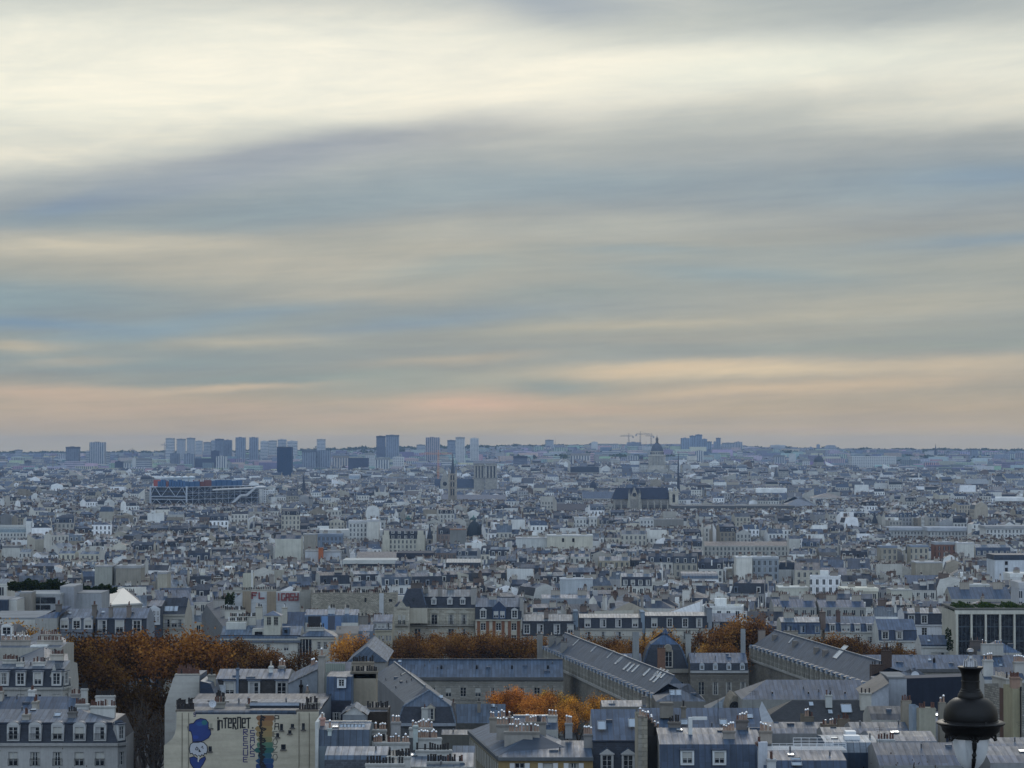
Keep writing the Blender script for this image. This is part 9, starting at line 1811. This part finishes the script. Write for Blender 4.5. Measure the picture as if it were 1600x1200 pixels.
# ================================================================== street lamp in front
def lamp():
    D = 26.0; k = D / F; x = xat(1514.5, D); g_ = ground(x, D) ; t = empty('street_lamp', x, D, g_); Z = lambda y: zat(y, D) - g_
    def L(name, prof, m='iron', col=(.5, .5, .5), n=48, smooth=True):
        o = MB(); o.lathe([(r * k, Z(y)) for r, y in prof[::-1]], 0, 0, m, col, n); return o.build(name, t, smooth=smooth)
    L('finial', [(0, 1013), (3, 1013.2), (5.5, 1015.5), (5.8, 1018), (3.2, 1020), (2.6, 1024), (4, 1026), (4.2, 1029), (6.2, 1030.5), (9, 1033), (9.4, 1037), (10, 1041.5)], 'metal', (.3, .3, .31))
    L('cap', [(6, 1041), (19.6, 1041.5), (19.8, 1043.5), (17.5, 1046), (15, 1050), (14, 1054), (13.8, 1063), (14.6, 1063.6), (14.8, 1065.2), (13.8, 1066), (13.9, 1071), (14.2, 1076), (15.4, 1077), (15.6, 1079), (17.4, 1080.5), (17.6, 1082.5), (19.4, 1084.5), (20, 1087), (20, 1089.5), (22, 1090.5)])
    L('dome', [(22, 1090), (27, 1092), (33, 1096.5), (38, 1102.5), (40.8, 1109), (41.8, 1116), (42, 1122.5), (41.6, 1125), (43.5, 1126), (43.8, 1127.5), (44, 1128)], n=64)
    L('rim', [(43, 1126.6), (50.5, 1127), (53.2, 1129), (52.6, 1131), (47, 1134), (45, 1137), (44.3, 1141), (41, 1145), (36, 1149), (31, 1152), (29.5, 1153.4), (27, 1153.2)], n=64)
    o = MB()       # crown of small iron leaves on the cap
    for i in range(10):
        a = i * .6283; r = 10.5 * k; o.bar((r * math.cos(a), r * math.sin(a), Z(1041)), (r * .9 * math.cos(a), r * .9 * math.sin(a), Z(1031 - 2 * (i % 2))), .009, 'metal', (.35, .35, .36), 5, r2=.004)
    o.build('cap_ornament', t)
    for i in range(6):       # arched brackets with pendants below the rim
        a0 = -math.pi / 2 + (i + .5) * math.pi / 3; o = MB(); pts = []
        for j in range(9):
            a = a0 + (j / 8 - .5) * math.pi / 3 * .86; r = (40 - 3 * math.sin(j / 8 * math.pi)) * k
            pts.append((r * math.cos(a), r * math.sin(a), Z(1154 - 10.5 * math.sin(j / 8 * math.pi))))
        for a, b in zip(pts, pts[1:]): o.bar(a, b, .0085, 'iron', n=6)
        for q in (0, -1):
            p = pts[q]; o.lathe([(0, p[2] - .014), (.013, p[2] - .006), (.014, p[2] + .004), (.006, p[2] + .012), (.006, p[2] + .05)], p[0], p[1], 'iron', n=8)
        o.build('bracket', t)
    for i in range(4):
        a = i * math.pi / 2 + .35; o = MB(); r = 45 * k; o.lathe([(0, Z(1131)), (.014, Z(1130)), (.016, Z(1127)), (.01, Z(1124.5)), (0, Z(1123.5))], r * math.cos(a), r * math.sin(a), 'iron', n=8); o.build('knob', t)
    o = MB(); o.lathe([(r * k, Z(y)) for r, y in [(28.6, 1152), (28, 1160), (26.6, 1170), (24, 1180), (20, 1189), (14, 1197), (7, 1203)][::-1]], 0, 0, 'lamp_glass', n=48); o.build('lamp_glass', t, smooth=True)
    # slender iron uprights of the lantern cage, one towards the viewer
    for i in range(4):
        a = -math.pi / 2 + .02 + i * math.pi / 2 if i == 0 else -math.pi / 2 + math.pi; 
        if i > 1: continue
        o = MB(); P = [(29, 1152, .016), (28.6, 1158, .026), (28.4, 1166, .024), (27.6, 1172, .014), (26.4, 1177, .026), (25, 1181, .014), (23.5, 1184, .024), (20.5, 1192, .02), (15, 1200, .016), (8, 1206, .016)]
        pp = [(r * k * math.cos(a), r * k * math.sin(a), Z(y)) for r, y, _ in P]
        for (p, q, (_, _, r0), (_, _, r1)) in zip(pp, pp[1:], P, P[1:]): o.bar(p, q, r0, 'iron', n=8, r2=r1)
        o.build('upright', t, smooth=True)
    o = MB(); o.lathe([(.16, 0), (.16, .25), (.11, .4), (.09, .9), (.07, 1.2), (.055, 2.0), (.05, Z(1222)), (.09, Z(1214)), (.06, Z(1210)), (.05, Z(1203)), (.0, Z(1203))], 0, 0, 'iron', n=20); o.build('post', t, smooth=True)
    o = MB(); o.lathe([(.02, Z(1203)), (.03, Z(1190)), (.02, Z(1175)), (.06, Z(1168)), (.06, Z(1156))], 0, 0, 'paint', (.3, .3, .3), n=12); o.build('lamp_holder', t, smooth=True)
    tag(t, 'black iron street lamp with domed cap and clear glass, lower right', 'street lamp')
tq = mat('lamp_glass')
gnode = tq.new('ShaderNodeBsdfPrincipled', None, {'Base Color': (.75, .78, .8), 'Roughness': .25}); lw = tq.new('ShaderNodeLayerWeight', 1, {0: .35})
tq.l.new(tq.new('ShaderNodeMixShader', 0, {0: tq.ramp(lw, [(0.0, .45), (.7, .85)]), 1: tq.new('ShaderNodeBsdfTransparent', 0), 2: gnode.outputs[0]}), tq.new('ShaderNodeOutputMaterial', None).inputs[0])
lamp()
# ================================================================== the rest of the city
import json
KEEP = {56:"31A0",69:"32A0",113:"32B0",121:"32R0",136:"4A0",150:"1R0",162:"4L0",170:"4A1",192:"1A0",203:"32A1",228:"33L2",238:"0L1",244:"0L0",250:"32A2",287:"27R1",289:"27B1",290:"14B3",291:"9B1",321:"14B1",337:"5R0",344:"9B2",349:"27L0",352:"27B0",397:"2B0",400:"3B0",404:"5A0",409:"10B1",417:"10B0",426:"3L0",434:"27L1",439:"27R0",442:"12L1",455:"14L1",457:"9B0",466:"12B0",470:"14B4",472:"14B0",474:"14B2",479:"14R2",496:"16B0",498:"14L0",504:"14R0",505:"14R1",525:"16B3",526:"16B2",533:"26L0",552:"16B1",568:"20B1",574:"20B0",602:"20R1",613:"18B0",619:"19B0",631:"16R0",645:"20A0",648:"20R0",649:"25B0",659:"18R0",661:"19A0",672:"25L1",742:"25B1",807:"33L1",942:"33R1",944:"0A1",981:"0R0",1009:"0A0",1050:"0R1",1053:"2L5",1057:"2L3",1110:"2L1",1305:"12L0",1320:"9R1",1323:"12L2",1366:"9R0",1450:"14A0",1505:"13R0",1506:"13R2",1510:"16A1",1514:"17L2",1515:"16A0",1521:"15L0",1531:"12R0",1536:"13R1",1599:"25L0",1611:"18A0",1615:"18A2",1620:"19A1",1676:"18A1",1721:"25L2",1797:"22B0",1799:"25R0",1802:"21B0",1941:"2L0",2001:"33L0",2004:"33R0",2005:"33A0",2015:"33A2",2016:"0A2",2046:"30R1",2052:"33A1",2056:"33A3",2083:"30R0",2103:"29B4",2105:"29B5",2107:"33R2",2115:"2L4",2124:"2L2",2190:"3R0",2239:"9L0",2243:"9A0",2270:"8B0",2319:"11L0",2376:"11A0",2415:"11R0",2426:"13A0",2457:"17L4",2461:"17L0",2542:"17R0",2571:"17R1",2574:"17R2",2593:"17R3",2604:"21L1",2611:"22R0",2696:"21L0",2822:"33A5",2841:"30R2",2846:"33A4",2959:"30R4",3057:"29B3",3063:"29B2",3066:"29B0",3161:"29L0",3186:"29B1",3292:"2A2",3296:"2A0",3377:"2A1",3382:"2A3",3394:"7A1",3436:"2A4",3442:"2A5",3474:"8L0",3491:"11A1",3520:"8R0",3581:"8A0",3670:"17L3",3810:"28B1",3843:"11A2",3881:"11A3",3941:"28L0",4027:"17A1",4033:"17A0",4041:"17A3",4044:"17A2",4048:"17A4",4059:"17L1",4069:"17A5",4083:"17A6",4096:"28R0",4152:"28B0",4236:"21L2",4343:"17R4",4486:"22A0",4524:"21A0",4530:"21A1",4547:"21A3",4548:"21A5",4552:"21A4",4553:"21A2",4567:"22A2",4601:"22A1",4658:"30A2",4685:"30A0",4686:"30A1",4822:"29L1",4824:"29L2",4925:"30R3",4939:"30A3",5612:"7A0",5865:"11A4",6465:"21A6",6497:"21A7"}      # planned houses that show largest: each a thing of its own (neighbour it stands by, side, order)
#KEEPDATA
def in_view(gx, gy): return True
ORD = ['', 'second ', 'third ', 'fourth ', 'fifth ', 'sixth ', 'seventh ', 'eighth ', 'ninth ', 'tenth ', 'eleventh ']
BY = ['beige blind walls', 'folded white roof', 'large cream blank block', 'orange flue', 'dark red painted capitals', 'long rubble wall', 'ornate corner house', 'curved mansard house', 'rust topped grey tower', 'cream ribbed roof', 'wide dark roofed hall', 'long cream block', 'white loggia house', 'columned beige house', 'black framed attic windows', 'tall blank white block', 'barrel vaulted hall', 'long haussmann block', 'black needle mast', 'bright ribbed pavilion', 'cream rooftop box', 'red brown banded house', 'navy mansard row', 'great white block', 'wide blue zinc hall', 'long tan wall', 'long blue zinc row', 'pale curved roof', 'navy roofed church', 'pipe framed museum', 'rounded white hall', 'concrete block', 'slate loft house', 'twin cream window houses']
SIDE = {'L': 'left of', 'R': 'right of', 'A': 'above', 'B': 'below'}
def tell(code, kind, wc, zc, fm):
    i = 1 if not code[1].isdigit() else 2
    lum = sum(wc) / 3; warm = wc[0] - wc[2]
    wall = 'white' if lum > .5 else 'dark brown' if lum < .17 else 'grey' if warm < .03 else 'beige' if lum < .36 else 'cream'
    roof = {'mansard': 'steep attic roof', 'gable': 'ridged zinc roof', 'hip': 'hipped zinc roof', 'flat': 'flat roof', 'shed': 'sloping zinc roof', 'tall': 'blank high wall', 'side': 'gable end'}[kind]
    return '%s %s house with %s, %s%s %s' % ('windowless' if fm == 'plaster' else 'windowed', wall, roof, ORD[int(code[i + 1:])], SIDE[code[i]], 'the ' + BY[int(code[:i])])
near = plan(632, 1500, 5, 11, 9, 9, 75, 50, 330)
mid_ = plan(1500, 2700, 6, 11.5, 10, 10, 90, 55, 450)
far_ = plan(2700, 5000, 7, 17, 15, 13, 130, 80, 700)
mass = MB(); idx = 0; DESC = {}
def place(mb_or_root, gx, gy, ang, w_, d_, H, rg, lod, i, **k):
    pass
for lod, lst in ((0, near), (1, mid_), (2, far_)):
    for (gx, gy, ang, w_, d_, H, kd) in lst:
        idx += 1
        rg = np.random.default_rng(1000 + idx)
        cx, cy = gx + (w_ / 2) * math.cos(ang) - (d_ / 2) * math.sin(ang), gy + (w_ / 2) * math.sin(ang) + (d_ / 2) * math.cos(ang)
        r = .5 * max(w_, d_)
        if in_hole(cx, cy, r * .8): continue
        g_ = ground(cx, cy)
        H2 = min(H, cap_height(cx, cy, r) - g_ - 4.5)
        if H2 < 4: continue
        ox, oy = cx - (w_ / 2 * math.cos(ang) - d_ / 2 * math.sin(ang)), cy - (w_ / 2 * math.sin(ang) + d_ / 2 * math.cos(ang))
        w2, d2 = w_ * (0.93 + .07 * rg.random()), d_ * .98
        if gx * 0 == 0 and idx in KEEP:
            t = empty('apartment_house', ox, oy, g_, ang); M = Many()
            inf = rnd_house(M, rg, w2, d2, H2, 0, kind=kd)
            for kk, mb in list(M.items()):
                if mb.f: mb.build('chimney' if kk.startswith('chimney') else kk, t)
            tag(t, tell(KEEP[idx], *inf[:4]), 'building', 'houses of the city below')
        else:
            mass.frame(ox, oy, g_, ang); rnd_house(One(mass), rg, w2, d2, H2, max(lod, 0 if gy < 1150 else 1) if lod < 2 else 2, kind=kd)
o = mass.build('city_roofs'); tag(o, 'countless small roofs and walls of the city running to the horizon', 'buildings', kind='stuff')
del mass
# beyond: suburbs on rising ground, larger blocks
rg = np.random.default_rng(77); fb = MB()
CL = [G1, G2, (.42, .40, .36), (.3, .3, .3), (.2, .22, .26), (.5, .47, .42), (.16, .18, .22)]
for i in range(7500):
    D = 4950 + 5200 * rg.random() ** 1.25; x = rg.uniform(-1, 1) * .215 * D
    if cap_height(x, D, 10) < 90 and cap_height(x, D, 10) - ground(x, D) < 14: continue
    if in_hole(x, D, 10): continue
    big = rg.random() < .16
    w_, d_, h_ = (rg.uniform(22, 60), rg.uniform(12, 18), rg.uniform(20, 34)) if big else (rg.uniform(10, 30), rg.uniform(10, 20), rg.uniform(9, 20))
    g_ = ground(x, D); c = CL[rg.integers(7)]; c = tuple(min(.7, k * (.75 + .5 * rg.random())) for k in c)
    px = 800 + x / D * F
    ytop = 698 - (g_ + h_ - EYE) / D * F
    lim = interp([(0, 709), (400, 705), (640, 702), (860, 696), (1100, 694), (1190, 700), (1600, 705)], px)
    if ytop < lim: h_ = EYE - (lim - 698) / F * D - g_ - 2
    if h_ < 5: continue
    fb.frame(x, D, g_ - 2, rg.normal(0, .35))
    fb.box(0, 0, 0, w_, d_, h_ + 2, ['tower_rows', 'tower_grid', 'tower_cols', 'facade', 'plaster'][rg.integers(5)], c, top='gravel_roof' if big or rg.random() < .5 else 'zinc_far', tcol=(.3, .3, .3) if rg.random() < .7 else (.5, .5, .48))
    if not big: fb.face([(-.5, -.5, h_ + 2.05), (w_ + .5, -.5, h_ + 2.05), (w_ + .5, d_ / 2, h_ + 2 + d_ * .22), (-.5, d_ / 2, h_ + 2 + d_ * .22)], 'zinc_far', (.13, .16, .21)); fb.face([(-.5, d_ / 2, h_ + 2 + d_ * .22), (w_ + .5, d_ / 2, h_ + 2 + d_ * .22), (w_ + .5, d_ + .5, h_ + 2.05), (-.5, d_ + .5, h_ + 2.05)], 'zinc_far', (.13, .16, .21))
o = fb.build('suburb_blocks'); tag(o, 'hazy blocks of the outer districts climbing to the ridge', 'buildings', kind='stuff')
del fb
# ------------------------------------------------------------------ the air
hz = MB(); hz.box(-7000, -80, -6, 7000, 13500, 130, 'haze', bottom=True)
m = bpy.data.materials.new('haze'); m.use_nodes = True; t = NT(m.node_tree); t.n.clear(); MATS['haze'] = m
v = t.new('ShaderNodeVolumePrincipled', None, {'Color': (.48, .68, 1.0), 'Density': 4.5e-5, 'Anisotropy': .1}); t.l.new(v.outputs[0], t.new('ShaderNodeOutputMaterial', None).inputs['Volume'])
o = hz.build('haze'); tag(o, 'thin blue haze lying over the city', 'haze', kind='stuff')
